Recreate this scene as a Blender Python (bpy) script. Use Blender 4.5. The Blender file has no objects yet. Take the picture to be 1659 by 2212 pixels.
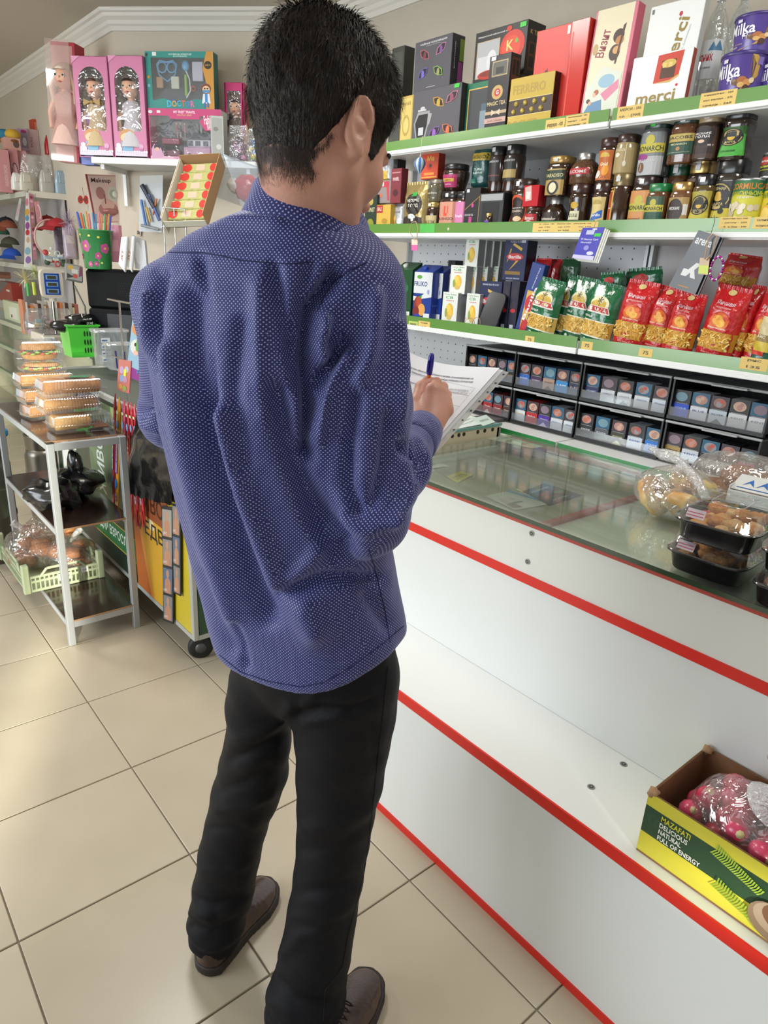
import bpy, bmesh, math, random
import numpy as np
from mathutils import Vector, Matrix
random.seed(7); np.random.seed(7)
PI = math.pi
scn = bpy.context.scene
# ---------------------------------------------------------------- camera (solved from the floor tile grid)
FPX, YAW, PITCH, ROLL = 1480.27, 0.70824, 0.341758, 0.0538967
CAM = np.array([-0.56469, -0.96589, 1.51080])
IW, IH = 1659.0, 2212.0
CF = np.array([math.sin(YAW)*math.cos(PITCH), math.cos(YAW)*math.cos(PITCH), -math.sin(PITCH)])
_r = np.array([math.cos(YAW), -math.sin(YAW), 0.0]); _u = np.cross(_r, CF)
CR = math.cos(ROLL)*_r + math.sin(ROLL)*_u
CU = -math.sin(ROLL)*_r + math.cos(ROLL)*_u
cd = bpy.data.cameras.new('camera'); cam = bpy.data.objects.new('camera', cd); scn.collection.objects.link(cam)
cd.sensor_fit = 'HORIZONTAL'; cd.sensor_width = 36.0; cd.lens = 36.0*FPX/IW; cd.clip_start = 0.05
cam.matrix_world = Matrix(((CR[0], CU[0], -CF[0], CAM[0]), (CR[1], CU[1], -CF[1], CAM[1]), (CR[2], CU[2], -CF[2], CAM[2]), (0, 0, 0, 1)))
scn.camera = cam
# ---------------------------------------------------------------- exposure, sky, sun, window light
scn.view_settings.view_transform = 'Standard'; scn.view_settings.look = 'None'
scn.view_settings.gamma = 1.0; scn.view_settings.exposure = 0.32; scn.view_settings.use_curve_mapping = False
wd = bpy.data.worlds.new('sky'); scn.world = wd; wd.use_nodes = True
wd.node_tree.nodes['Background'].inputs[0].default_value = (0.75, 0.86, 1.0, 1); wd.node_tree.nodes['Background'].inputs[1].default_value = 1.0
SUN_DIR = Vector((0.42, 0.90, -0.20)).normalized()
sd = bpy.data.lights.new('sun', 'SUN'); sd.energy = 9.0; sd.angle = 0.03; sd.color = (1.0, 0.90, 0.74)
so = bpy.data.objects.new('sun', sd); scn.collection.objects.link(so); so.rotation_euler = SUN_DIR.to_track_quat('-Z', 'Y').to_euler()
def area(name, loc, aim, sx, sy, power, col):
 l = bpy.data.lights.new(name, 'AREA'); l.shape = 'RECTANGLE'; l.size = sx; l.size_y = sy; l.energy = power; l.color = col
 o = bpy.data.objects.new(name, l); scn.collection.objects.link(o); o.location = loc
 o.rotation_euler = (Vector(aim)-Vector(loc)).to_track_quat('-Z', 'Y').to_euler()
 return o
area('window_daylight', (-3.14, 1.7, 1.6), (0, 1.5, 1.3), 3.2, 1.7, 105, (0.90, 0.95, 1.0))
area('shopfront_daylight', (-0.6, -3.54, 1.5), (-0.4, 0, 1.4), 3.6, 1.9, 14, (0.93, 0.96, 1.0))
area('ceiling_fill_light', (0.5, 1.6, 2.74), (0.5, 1.6, 0), 0.6, 0.6, 24, (1.0, 0.97, 0.92))  # overhead area lamps added as soft fill, no fixture modelled
area('ceiling_fill_light', (-0.9, 3.8, 2.74), (-0.9, 3.8, 0), 0.6, 0.6, 36, (1.0, 0.97, 0.92))
area('ceiling_fill_light', (0.9, -0.6, 2.74), (1.2, -0.4, 0), 0.6, 0.6, 12, (1.0, 0.97, 0.92))
# ---------------------------------------------------------------- geometry of the view: a photograph point on a real plane
def ray(px): return CF + CR*(px[0]-IW/2)/FPX - CU*(px[1]-IH/2)/FPX
def onp(px, n, d):
 n = np.array(n, float); v = ray(px); return CAM + v*((d-n@CAM)/(n@v))
def onX(px, x): return onp(px, (1, 0, 0), x)
def onY(px, y): return onp(px, (0, 1, 0), y)
def onZ(px, z): return onp(px, (0, 0, 1), z)
FH = np.array([CF[0], CF[1], 0]); FH /= np.linalg.norm(FH)
def fwd(x, y, d): return onp((x, y), FH, FH@CAM+d)
# ---------------------------------------------------------------- materials
def lin(c):
 if isinstance(c, str):
  c = c.lstrip('#'); c = [int(c[i:i+2], 16)/255 for i in (0, 2, 4)]
 return tuple((v/12.92 if v <= .04045 else ((v+.055)/1.055)**2.4) for v in c[:3])+(1.0,)
MATS = {}
def mat(col, rough=.5, metal=0., spec=.5, alpha=1., nz=None, bump=None, coat=0., sss=0., emit=0.):
 """procedural principled material; nz=(second colour, scale, lo, hi, stretch), bump=(scale, strength, stretch)"""
 key = (col, rough, metal, spec, alpha, nz, bump, coat, sss, emit)
 if key in MATS: return MATS[key]
 m = bpy.data.materials.new('m%03d' % len(MATS)); m.use_nodes = True; nt = m.node_tree; b = nt.nodes['Principled BSDF']
 b.inputs['Base Color'].default_value = lin(col); b.inputs['Roughness'].default_value = rough; b.inputs['Metallic'].default_value = metal
 b.inputs['Specular IOR Level'].default_value = spec; b.inputs['Alpha'].default_value = alpha
 b.inputs['Coat Weight'].default_value = coat; b.inputs['Coat Roughness'].default_value = .1
 if sss: b.inputs['Subsurface Weight'].default_value = sss; b.inputs['Subsurface Radius'].default_value = (.012, .005, .003); b.inputs['Subsurface Scale'].default_value = 1.0
 if emit: b.inputs['Emission Color'].default_value = lin(col); b.inputs['Emission Strength'].default_value = emit
 def noise(scale, st, det=3):
  tc = nt.nodes.new('ShaderNodeTexCoord'); mp = nt.nodes.new('ShaderNodeMapping'); n = nt.nodes.new('ShaderNodeTexNoise')
  mp.inputs['Scale'].default_value = st; n.inputs['Scale'].default_value = scale; n.inputs['Detail'].default_value = det
  nt.links.new(tc.outputs['Object'], mp.inputs[0]); nt.links.new(mp.outputs[0], n.inputs['Vector']); return n
 if nz:
  c2, sc, lo, hi, st = nz; n = noise(sc, st); r = nt.nodes.new('ShaderNodeValToRGB')
  r.color_ramp.elements[0].position = lo; r.color_ramp.elements[1].position = hi
  r.color_ramp.elements[0].color = lin(col); r.color_ramp.elements[1].color = lin(c2)
  nt.links.new(n.outputs['Fac'], r.inputs[0]); nt.links.new(r.outputs[0], b.inputs['Base Color'])
 if bump:
  sc, stg, st = bump; n = noise(sc, st); bp = nt.nodes.new('ShaderNodeBump'); bp.inputs['Strength'].default_value = stg; bp.inputs['Distance'].default_value = .01
  nt.links.new(n.outputs['Fac'], bp.inputs['Height']); nt.links.new(bp.outputs[0], b.inputs['Normal'])
 MATS[key] = m; return m
def film(tint='#ffffff', haze=.1, refl=.12, rough=.08, wrinkle=0., scale=30.):
 """thin clear plastic or glass sheet: transparent + glossy + a little haze"""
 key = ('film', tint, haze, refl, rough, wrinkle, scale)
 if key in MATS: return MATS[key]
 m = bpy.data.materials.new('m%03d' % len(MATS)); m.use_nodes = True; nt = m.node_tree; nt.nodes.clear()
 out = nt.nodes.new('ShaderNodeOutputMaterial'); tr = nt.nodes.new('ShaderNodeBsdfTransparent'); tr.inputs[0].default_value = lin(tint)
 di = nt.nodes.new('ShaderNodeBsdfDiffuse'); di.inputs[0].default_value = (.8, .8, .82, 1); gl = nt.nodes.new('ShaderNodeBsdfGlossy'); gl.inputs['Roughness'].default_value = rough
 gl.inputs[0].default_value = (1, 1, 1, 1)
 m1 = nt.nodes.new('ShaderNodeMixShader'); m1.inputs[0].default_value = haze; nt.links.new(tr.outputs[0], m1.inputs[1]); nt.links.new(di.outputs[0], m1.inputs[2])
 lw = nt.nodes.new('ShaderNodeLayerWeight'); lw.inputs['Blend'].default_value = .25
 mr = nt.nodes.new('ShaderNodeMapRange'); mr.inputs['To Min'].default_value = refl; mr.inputs['To Max'].default_value = min(1, refl+.32)
 nt.links.new(lw.outputs['Fresnel'], mr.inputs['Value'])
 m2 = nt.nodes.new('ShaderNodeMixShader'); nt.links.new(mr.outputs[0], m2.inputs[0]); nt.links.new(m1.outputs[0], m2.inputs[1]); nt.links.new(gl.outputs[0], m2.inputs[2])
 nt.links.new(m2.outputs[0], out.inputs[0])
 if wrinkle:
  tc = nt.nodes.new('ShaderNodeTexCoord'); n = nt.nodes.new('ShaderNodeTexNoise'); n.inputs['Scale'].default_value = scale; n.inputs['Distortion'].default_value = 1.2
  bp = nt.nodes.new('ShaderNodeBump'); bp.inputs['Strength'].default_value = wrinkle; bp.inputs['Distance'].default_value = .02
  nt.links.new(tc.outputs['Object'], n.inputs['Vector']); nt.links.new(n.outputs['Fac'], bp.inputs['Height'])
  nt.links.new(bp.outputs[0], gl.inputs['Normal']); nt.links.new(bp.outputs[0], lw.inputs['Normal'])
 MATS[key] = m; return m
# ---------------------------------------------------------------- objects
COL = scn.collection
def thing(name, label, cat, loc=(0, 0, 0), rz=0., group=None, kind=None):
 o = bpy.data.objects.new(name, None); COL.objects.link(o); o.location = loc; o.rotation_euler = (0, 0, rz); o.empty_display_size = .05
 tag(o, label, cat, group, kind); return o
def tag(o, label=None, cat=None, group=None, kind=None):
 if label: o['label'] = label
 if cat: o['category'] = cat
 if group: o['group'] = group
 if kind: o['kind'] = kind
 return o
TXT = {}
def textgeo(s, bold=False):
 k = (s, bold)
 if k not in TXT:
  c = bpy.data.curves.new('t', 'FONT'); c.body = s; c.size = 1; c.resolution_u = 2; c.fill_mode = 'BOTH'
  if bold: c.offset = .018
  o = bpy.data.objects.new('t', c); me = o.to_mesh()
  v = np.array([x.co[:2] for x in me.vertices]) if len(me.vertices) else np.zeros((1, 2)); fs = [tuple(p.vertices) for p in me.polygons]
  o.to_mesh_clear(); bpy.data.objects.remove(o); bpy.data.curves.remove(c)
  lo, hi = v.min(0), v.max(0); v = v-(lo+hi)/2; TXT[k] = (v, fs, hi-lo)
 return TXT[k]
def clip(poly, k, val, keep_less):
 out = []
 for i in range(len(poly)):
  a, b = poly[i-1], poly[i]; ia = (a[k] <= val) == keep_less; ib = (b[k] <= val) == keep_less
  if ia != ib:
   t = (val-a[k])/(b[k]-a[k]) if b[k] != a[k] else 0
   out.append((a[0]+(b[0]-a[0])*t, a[1]+(b[1]-a[1])*t))
  if ib: out.append(b)
 return out
class G:
 def __init__(s): s.v = []; s.f = []; s.m = []; s.mats = []; s.sm = []
 def mi(s, m):
  if m not in s.mats: s.mats.append(m)
  return s.mats.index(m)
 def add(s, vs, fs, m, smooth=False):
  b = len(s.v); s.v += [tuple(map(float, v)) for v in vs]; i = s.mi(m)
  for f in fs: s.f.append([b+k for k in f]); s.m.append(i); s.sm.append(smooth)
  return s
 def box(s, x0, x1, y0, y1, z0, z1, m, bev=0.):
  if bev <= 0:
   v = [(x, y, z) for x in (x0, x1) for y in (y0, y1) for z in (z0, z1)]
   return s.add(v, [(0, 1, 3, 2), (4, 6, 7, 5), (0, 4, 5, 1), (2, 3, 7, 6), (0, 2, 6, 4), (1, 5, 7, 3)], m)
  b = bev; vs = []; idx = {}
  for ix, x in enumerate((x0, x1)):
   for iy, y in enumerate((y0, y1)):
    for iz, z in enumerate((z0, z1)):
     sx, sy, sz = (1-2*ix)*b, (1-2*iy)*b, (1-2*iz)*b
     for a, q in enumerate(((x, y+sy, z+sz), (x+sx, y, z+sz), (x+sx, y+sy, z))): idx[ix, iy, iz, a] = len(vs); vs.append(q)
  I = idx; fs = []
  for e in (0, 1):
   fs.append([I[e, 0, 0, 0], I[e, 0, 1, 0], I[e, 1, 1, 0], I[e, 1, 0, 0]][::1 if e == 0 else -1])
   fs.append([I[0, e, 0, 1], I[1, e, 0, 1], I[1, e, 1, 1], I[0, e, 1, 1]][::1 if e == 0 else -1])
   fs.append([I[0, 0, e, 2], I[0, 1, e, 2], I[1, 1, e, 2], I[1, 0, e, 2]][::1 if e == 0 else -1])
  for p in (0, 1):
   for q in (0, 1):
    fs.append([I[p, q, 0, 0], I[p, q, 0, 1], I[p, q, 1, 1], I[p, q, 1, 0]]); fs.append([I[p, 0, q, 0], I[p, 0, q, 2], I[p, 1, q, 2], I[p, 1, q, 0]])
    fs.append([I[0, p, q, 1], I[0, p, q, 2], I[1, p, q, 2], I[1, p, q, 1]])
  for p in (0, 1):
   for q in (0, 1):
    for r in (0, 1): fs.append([I[p, q, r, 0], I[p, q, r, 1], I[p, q, r, 2]])
  return s.add(vs, fs, m)
 def grid(s, P, m, closeu=False, closev=False, smooth=True):
  nu, nv = len(P), len(P[0]); vs = [p for r in P for p in r]; fs = []
  for i in range(nu-(0 if closeu else 1)):
   for j in range(nv-(0 if closev else 1)):
    fs.append((i*nv+j, ((i+1) % nu)*nv+j, ((i+1) % nu)*nv+(j+1) % nv, i*nv+(j+1) % nv))
  return s.add(vs, fs, m, smooth)
 def lathe(s, prof, m, c=(0, 0, 0), n=20, sx=1., sy=1., square=0., cap=True, smooth=True):
  """profile [(r,z)] round c; square>0 makes rounded-square sections"""
  P = []
  for r, z in prof:
   row = []
   for k in range(n):
    a = 2*PI*(k+.5)/n; ca, sa = math.cos(a), math.sin(a)
    q = 1.
    if square: q = 1/((abs(ca)**(2+square)+abs(sa)**(2+square))**(1/(2+square)))
    row.append((c[0]+r*q*ca*sx, c[1]+r*q*sa*sy, c[2]+z))
   P.append(row)
  s.grid(P, m, closev=True, smooth=smooth)
  if cap:
   for row, rev in ((P[0], True), (P[-1], False)):
    s.add(row, [tuple(range(n))[::-1 if rev else 1]], m)
  return s
 def tube(s, pts, r, m, n=8, closed=False, cap=True):
  pts = [Vector(p) for p in pts]; N = len(pts); P = []; up = Vector((0, 0, 1)); prev = None
  for i, p in enumerate(pts):
   a = pts[i-1] if (i > 0 or closed) else p; b = pts[(i+1) % N] if (i < N-1 or closed) else p
   t = (b-a).normalized() if (b-a).length > 1e-9 else Vector((0, 0, 1))
   if prev is None: prev = t.orthogonal().normalized()
   prev = (prev-t*prev.dot(t)); prev = prev.normalized() if prev.length > 1e-6 else t.orthogonal().normalized()
   w = t.cross(prev); rr = r[i] if isinstance(r, (list, tuple)) else r
   P.append([tuple(p+prev*math.cos(2*PI*k/n)*rr+w*math.sin(2*PI*k/n)*rr) for k in range(n)])
  s.grid(P, m, closeu=closed, closev=True)
  if cap and not closed: s.add(P[0], [tuple(range(n))[::-1]], m); s.add(P[-1], [tuple(range(n))], m)
  return s
 def prism(s, poly, y0, y1, m, f=None):
  """polygon in local x,z extruded over y"""
  n = len(poly); vs = [(p[0], y0, p[1]) for p in poly]+[(p[0], y1, p[1]) for p in poly]
  if f: vs = [f(v) for v in vs]
  return s.add(vs, [tuple(range(n)), tuple(range(2*n-1, n-1, -1))]+[((i+1) % n, i, n+i, n+(i+1) % n) for i in range(n)], m)
 def blob(s, c, r, m, n=10, sc=(1, 1, 1), rough=0., rng=None):
  P = []
  for i in range(n//2+1):
   t = PI*i/(n//2); row = []
   for k in range(n):
    a = 2*PI*k/n; q = 1+(rough*((rng or random).random()-.5) if 0 < i < n//2 else 0)
    row.append((c[0]+r*sc[0]*q*math.sin(t)*math.cos(a), c[1]+r*sc[1]*q*math.sin(t)*math.sin(a), c[2]+r*sc[2]*q*math.cos(t)))
   P.append(row)
  return s.grid(P, m, closev=True)
 def decal(s, items, W, H, f, strip=None, zstrip=None):
  """flat print: items in 0..1 front coordinates; f(x,z,layer)->3d"""
  for L, it in enumerate(items):
   k = it[0]; off = .0004+.00012*min(L, 14)+.00004*max(0, L-14)
   if k == 'r': polys = [[(it[1], it[2]), (it[3], it[2]), (it[3], it[4]), (it[1], it[4])]]; c = it[5]
   elif k == 'e':
    n = 20; polys = [[(it[1]+it[3]*math.cos(2*PI*i/n), it[2]+it[4]*math.sin(2*PI*i/n)) for i in range(n)]]; c = it[5]
   elif k == 'p': polys = [list(it[1])]; c = it[2]
   elif k == 't':
    _, st, uc, vc, w, h, c = it[:7]; rot = it[7] if len(it) > 7 else 0; v, fs, sz = textgeo(st, True)
    kx, kz = w*W/max(sz[0], 1e-6), h*H/max(sz[1], 1e-6)
    if rot: kx, kz = w*H/max(sz[0], 1e-6), h*W/max(sz[1], 1e-6)
    q = v*[kx, kz]; a = math.radians(rot); q = np.stack([q[:, 0]*math.cos(a)-q[:, 1]*math.sin(a), q[:, 0]*math.sin(a)+q[:, 1]*math.cos(a)], 1)
    q = q+[(uc-.5)*W, vc*H]; pl = [[tuple(q[i]) for i in ff] for ff in fs]; polys = None
   if polys is not None: pl = [[((u-.5)*W, vv*H) for u, vv in p] for p in polys]
   m = c if not isinstance(c, str) else mat(c, .45)
   for p in pl:
    if strip is None: s.add([f(x, z, off) for x, z in p], [tuple(range(len(p)))], m); continue
    qs = [p]
    for ax_, st_ in ((0, strip), (1, zstrip)):
     if not st_: continue
     nq = []
     for q in qs:
      x0 = min(c_[ax_] for c_ in q); x1 = max(c_[ax_] for c_ in q)
      if x1-x0 < st_*.8: nq.append(q); continue
      a = math.floor(x0/st_)
      while a*st_ < x1:
       r_ = clip(clip(q, ax_, a*st_, False), ax_, (a+1)*st_, True) if True else q
       if len(r_) > 2: nq.append(r_)
       a += 1
     qs = nq
    for q in qs: s.add([f(x, z, off) for x, z in q], [tuple(range(len(q)))], m)
  return s
 def build(s, name, parent=None, loc=None, rz=0., label=None, kind=None, rot=None):
  me = bpy.data.meshes.new(name); me.from_pydata(s.v, [], s.f)
  for m in s.mats: me.materials.append(m)
  me.polygons.foreach_set('material_index', s.m); me.polygons.foreach_set('use_smooth', s.sm); me.update()
  o = bpy.data.objects.new(name, me); COL.objects.link(o); o.parent = parent
  if loc is not None: o.location = loc
  o.rotation_euler = rot if rot is not None else (0, 0, rz)
  if label: o['label'] = label
  if kind: o['kind'] = kind
  return o
def clone(o, parent=None):
 c = o.copy(); COL.objects.link(c); c.parent = parent
 for ch in o.children: clone(ch, c)
 return c
# ================================================================ THE ROOM
T = .42; CEIL = 2.80
W0 = np.array([1.13, 3.62]); W1 = np.array([1.98, 2.63])
WALL = mat('#cbc1b0', .85, nz=('#c6bcab', 3., .35, .7, (1, 1, 1)), bump=(140., .04, (1, 1, 1)))
WHITE = mat('#dcdcd6', .5)
def wall(name, pts, z0, z1, m, th=.08, out=(1, 1), kind='structure'):
 g = G(); (xa, ya), (xb, yb) = pts; nx, ny = out; L = math.hypot(nx, ny); nx, ny = nx/L*th, ny/L*th
 vs = [(xa, ya, z0), (xb, yb, z0), (xb, yb, z1), (xa, ya, z1), (xa+nx, ya+ny, z0), (xb+nx, yb+ny, z0), (xb+nx, yb+ny, z1), (xa+nx, ya+ny, z1)]
 g.add(vs, [(0, 1, 2, 3), (7, 6, 5, 4), (0, 4, 5, 1), (3, 2, 6, 7), (1, 5, 6, 2), (0, 3, 7, 4)], m)
 return tag(g.build(name), kind=kind)
fl = tag(G().box(-3.2, 2.1, -3.6, 8, -.08, -.004, mat('#857a69', .8)).build('floor'), kind='structure')
tmat = [mat(c, .3, nz=(c2, 5., .3, .75, (1, 1, 1)), spec=.5) for c, c2 in (('#b9ad98', '#b2a691'), ('#bcb09b', '#b4a993'), ('#b6ab95', '#afa38d'))]
protos = [G().box(-T/2+.002, T/2-.002, -T/2+.002, T/2-.002, -.012, 0, m, .0015) for m in tmat]
tm = []
for g in protos: o = g.build('tile'); tm.append(o.data); bpy.data.objects.remove(o)
for i in range(-7, 5):
 for j in range(-8, 19):
  x, y = (i+.5)*T, (j+.5)*T
  if x > 1.95 or (x > .9 and y > 3.4) or x < -3.1: continue
  o = bpy.data.objects.new('tile', tm[(i*7+j*3+i*j) % 3]); COL.objects.link(o); o.parent = fl; o.location = (x, y, 0)
wall('wall_left', ((W0[0], 8), W0), -.08, CEIL, WALL, out=(1, 0))
wall('wall_back', (W0, W1), -.08, CEIL, WALL, out=(.759, .651))
wall('wall_right', (W1, (W1[0], -3.6)), -.08, CEIL, mat('#bdb5a6', .85, nz=('#b5ad9f', 3., .35, .7, (1, 1, 1)), bump=(140., .04, (1, 1, 1))), out=(1, 0))
wall('wall_far', ((-3.2, 8), (W0[0]+.08, 8)), -.08, CEIL, WALL, out=(0, 1))
# window wall on the customer side and shop front behind the camera, its slits shaped to cast the sun patches
def holed(name, axis, c, a0, a1, z1, holes, th=.12):
 g = G(); hs = sorted(holes); x = a0
 def b(p, q, za, zb):
  if q-p < 1e-4 or zb-za < 1e-4: return
  if axis == 'x': g.box(c-th, c, p, q, za, zb, WALL)
  else: g.box(p, q, c-th, c, za, zb, WALL)
 for p, q, za, zb in hs: b(x, p, 0, z1); b(p, q, 0, za); b(p, q, zb, z1); x = q
 b(x, a1, 0, z1); return tag(g.build(name), kind='structure')
WX = [(-2.9, -1.3, .75, 2.3), (-1.0, .3, .75, 2.3), (.6, 2.6, .75, 2.3), (3.4, 5.4, .75, 2.3)]
WY = [(-2.64, -2.38, .95, 2.42), (-.92, -.70, 1.095, 1.21)]  # narrow slits placed so sun patches fall on the table and the ledge
holed('wall_window_side', 'x', -3.2, -3.6, 8, CEIL, WX)
holed('wall_front', 'y', -3.6, -3.2, 2.1, CEIL, WY)
fm = mat('#e4e4e0', .4); k = 0
for ax, hs in (('x', WX), ('y', WY)):
 for p, q, za, zb in hs:
  k += 1; g = G(); c = -3.26 if ax == 'x' else -3.66
  for (u0, u1, v0, v1) in ((p, q, za, za+.05), (p, q, zb-.05, zb), (p, p+.05, za, zb), (q-.05, q, za, zb), ((p+q)/2-.025, (p+q)/2+.025, za, zb))[:5 if q-p > .5 else 0]:
   if ax == 'x': g.box(c-.03, c+.03, u0, u1, v0, v1, fm)
   else: g.box(u0, u1, c-.03, c+.03, v0, v1, fm)
  w = tag(g.build('window_%d' % k), kind='structure'); gg = G(); gm = film('#fbffff', .0, .03, .0)  # on the front wall only a bare pane over each sun slit
  if ax == 'x': gg.box(c-.003, c+.003, p, q, za, zb, gm)
  else: gg.box(p, q, c-.003, c+.003, za, zb, gm)
  gg.build('pane', w)
g = G().box(-3.2, W1[0]+.1, -3.6, 8, CEIL, CEIL+.08, mat('#b9b2a4', .9)); tag(g.build('ceiling'), kind='structure')
# crown moulding: stepped profile along each wall
CM = mat('#d9d6cd', .7)
def crown(name, a, b, n, ma=None, mb=None):
 a, b, n = np.array(a, float), np.array(b, float), np.array(n, float)
 prof = [(0, 0), (.012, 0), (.02, .02), (.03, .028), (.034, .045), (.055, .06), (.06, .075), (.075, .08), (.08, .095), (0, .095)]
 P = [[(p[0]-k_[0]*o, p[1]-k_[1]*o, CEIL-.095+z) for o, z in prof] for p, k_ in ((a, n if ma is None else ma), (b, n if mb is None else mb))]
 g = G(); g.grid(P, CM, closev=True, smooth=False); return tag(g.build(name), kind='structure')
nd = np.array([.759, .651])
m0 = (nd+(1, 0))/(1+nd[0])
crown('trim_1', (W0[0], 8), W0, (1, 0), None, m0); crown('trim_2', W0, W1, nd, m0, m0); crown('trim_3', W1, (W1[0], -3.5), (1, 0), m0)

# ================================================================ SALES COUNTER (white boards with red edging, glass on top)
PANEL = mat('#e3e6e4', .32, spec=.5); PANEL2 = mat('#dfe1da', .35); RED = mat('#d8281c', .35); REDD = mat('#b5483c', .4)
XF, XB, XR = .515, .781, 1.497; CY0, CY1 = -1.9, .70
ct = thing('sales_counter', 'white stepped shop counter with red edge bands and glass top before the clipboard man', 'counter', (XF, 0, 0))
def part(g, name, parent, label=None, kind=None):   # world-authored part under a thing without rotation
 l = parent.location; return g.build(name, parent, loc=(-l[0], -l[1], -l[2]), label=label, kind=kind)
part(G().box(XF, XF+.018, CY0, CY1, .022, .412, PANEL), 'lower_panel', ct)
part(G().box(XF-.004, XF+.02, CY0, CY1, .0, .022, RED), 'edge_band', ct)
part(G().box(XF+.002, XB, CY0, CY1, .413, .44, PANEL), 'ledge', ct)
part(G().box(XF-.003, XF+.002, CY0, CY1, .412, .441, RED), 'edge_band', ct)
part(G().box(XB, XB+.018, CY0, CY1, .4405, .757, PANEL), 'recess_panel', ct)
part(G().box(XB-.004, XB+.03, CY0, CY1, .757, .783, RED), 'edge_band', ct)
part(G().box(XB-.001, XB+.018, CY0, CY1, .7832, .912, PANEL2), 'upper_panel', ct)
for x0_, x1_, y_, z_ in ((XF+.02, XB, CY0, .412), (XB+.02, XR, CY0, .9), (XF+.02, XB, CY1-.018, .412), (XB+.02, XR, CY1-.018, .9)): part(G().box(x0_, x1_, y_, y_+.018, 0, z_, PANEL), 'end_panel', ct)
part(G().box(XR-.018, XR, CY0, CY1, .05, .9, PANEL), 'rear_panel', ct)
YD = onZ((1180, 1120), .93)[1]
part(G().box(XB+.02, XR-.02, YD, CY1-.02, .865, .875, mat('#a19f88', .6, nz=('#8a8c74', 6., .35, .7, (1, .35, 1)))), 'display_floor', ct, label='dull olive display floor under the glass')
part(G().box(XB+.02, XR-.02, CY0, YD-.012, .898, .908, mat('#ccd2c8', .6)), 'display_floor', ct, label='pale grey-green board close under the glass')
part(G().box(XB, XR-.02, YD-.010, YD+.010, .80, .918, REDD), 'divider_board', ct)
part(G().box(XB-.004, XB+.016, CY0, CY1, .912, .921, REDD), 'edge_band', ct)
gl = film('#f4f8f2', .06, .09, .05, .0)
part(G().box(XB-.006, XR, CY0, CY1, .924, .932, gl), 'glass_top', ct)
part(G().box(XB-.008, XB-.0062, CY0, CY1, .922, .933, mat('#33452f', .2, spec=.8)), 'glass_edge', ct, label='dark green polished glass edge')
part(G().box(XR-.02, XR, CY0, CY1, .91, .9235, REDD), 'edge_band', ct)
def screw(px, plane, c):
 p = onX(px, c) if plane == 'x' else onZ(px, c); g = G(); m = mat('#9a9a96', .35, .8); d = mat('#3a3a38', .6)
 if plane == 'x':
  for (r, m_, t) in ((.0075, m, .0012), (.0045, d, .0016), (.002, m, .0018)):
   P = [(c-t-.001, p[1]+r*math.cos(a*PI/8), p[2]+r*math.sin(a*PI/8)) for a in range(16)]; Q = [(c, y, z) for _, y, z in P]
   g.grid([P, Q], m_, closev=True); g.add(P, [tuple(range(16))[::-1]], m_)
 else:
  for (r, m_, t) in ((.009, m, .0012), (.0055, d, .0016), (.0025, m, .0018)): g.lathe([(r, c), (r*.95, c+t)], m_, c=(p[0], p[1], 0), n=16)
 part(g, 'screw', ct)
screw((1149, 1152), 'x', XB-.001); screw((1140, 1213), 'x', XB-.001); screw((1277, 1700), 'z', .44); screw((1347, 1651), 'z', .44)

# flat cards and papers lying under / on the glass
def card(name, label, cat, pxs, z, items, base, th=.0006):
 """sheet whose four photographed corners (tl,tr,br,bl) lie on height z"""
 q = [onZ(p, z) for p in pxs]; g = G(); c = sum(q)/4
 vs = [tuple(p-c) for p in q]+[tuple(p-c+np.array([0, 0, th])) for p in q]
 g.add(vs, [(0, 3, 2, 1)[::-1], (4, 5, 6, 7)[::-1], (0, 1, 5, 4), (1, 2, 6, 5), (2, 3, 7, 6), (3, 0, 4, 7)], mat(base, .5))
 def f(x, zz, off):
  u, v = x+.5, 1-zz; p = (q[0]*(1-u)+q[1]*u)*(1-v)+(q[3]*(1-u)+q[2]*u)*v; return tuple(p-c+np.array([0, 0, th+off]))
 g.decal(items, 1, 1, f); o = g.build(name, loc=tuple(c)); return tag(o, label, cat)
card('leaflet', 'dark leaflet with red print and green swoosh under the counter glass', 'leaflet', ((1128, 1062), (1176, 1044), (1258, 1070), (1186, 1092)), .877,
     [('e', .75, .45, .16, .08, '#4c8a52'), ('t', 'СТОЙМАРКЕТ', .5, .8, .7, .1, '#c9ccc8'), ('t', 'РЕМОНТ МЕБЕЛЬ ОКНА', .5, .55, .8, .12, '#a83a30'), ('t', 'ДВЕРИ ЛИНОЛЕУМ', .5, .35, .7, .1, '#a83a30'), ('t', 'тел. доставка', .5, .15, .5, .07, '#b9bcb8')], '#2e332f')
card('leaflet', 'white and blue crumpled leaflet left of the dark leaflet under the glass', 'leaflet', ((1048, 1072), (1118, 1056), (1184, 1090), (1112, 1102)), .8765,
     [('p', [(.62, 1), (.78, 1), (.98, .45), (1, .1), (.9, .3)], '#6f9fc4'), ('p', [(.8, 1), (.9, 1), (1, .6)], '#7fa86c'), ('r', .05, .1, .3, .35, '#9a8a90'), ('r', .1, .5, .5, .7, '#c9b9b4'), ('t', 'скидки', .35, .35, .4, .1, '#666a70')], '#cdd0cc')
card('card', 'yellow and grey card under the glass beside the shirt sleeve', 'card', ((933, 1012), (960, 1008), (1022, 1026), (988, 1044)), .8765,
     [('r', 0, .0, 1, .42, '#cfc552'), ('t', 'СТИЛЬ', .5, .2, .7, .2, '#6b6a3c'), ('r', .1, .55, .5, .9, '#7f7c64')], '#94917c')
card('paper_slip', 'cream handwritten paper slip at the far corner under the glass', 'paper', ((1054, 948), (1082, 935), (1182, 962), (1152, 969)), .9215,
     [('t', 'Уважаемые покупатели', .5, .6, .8, .18, '#9c9c8a'), ('t', 'долг не даём', .5, .3, .6, .16, '#9c9c8a')], '#d9dccb')
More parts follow.
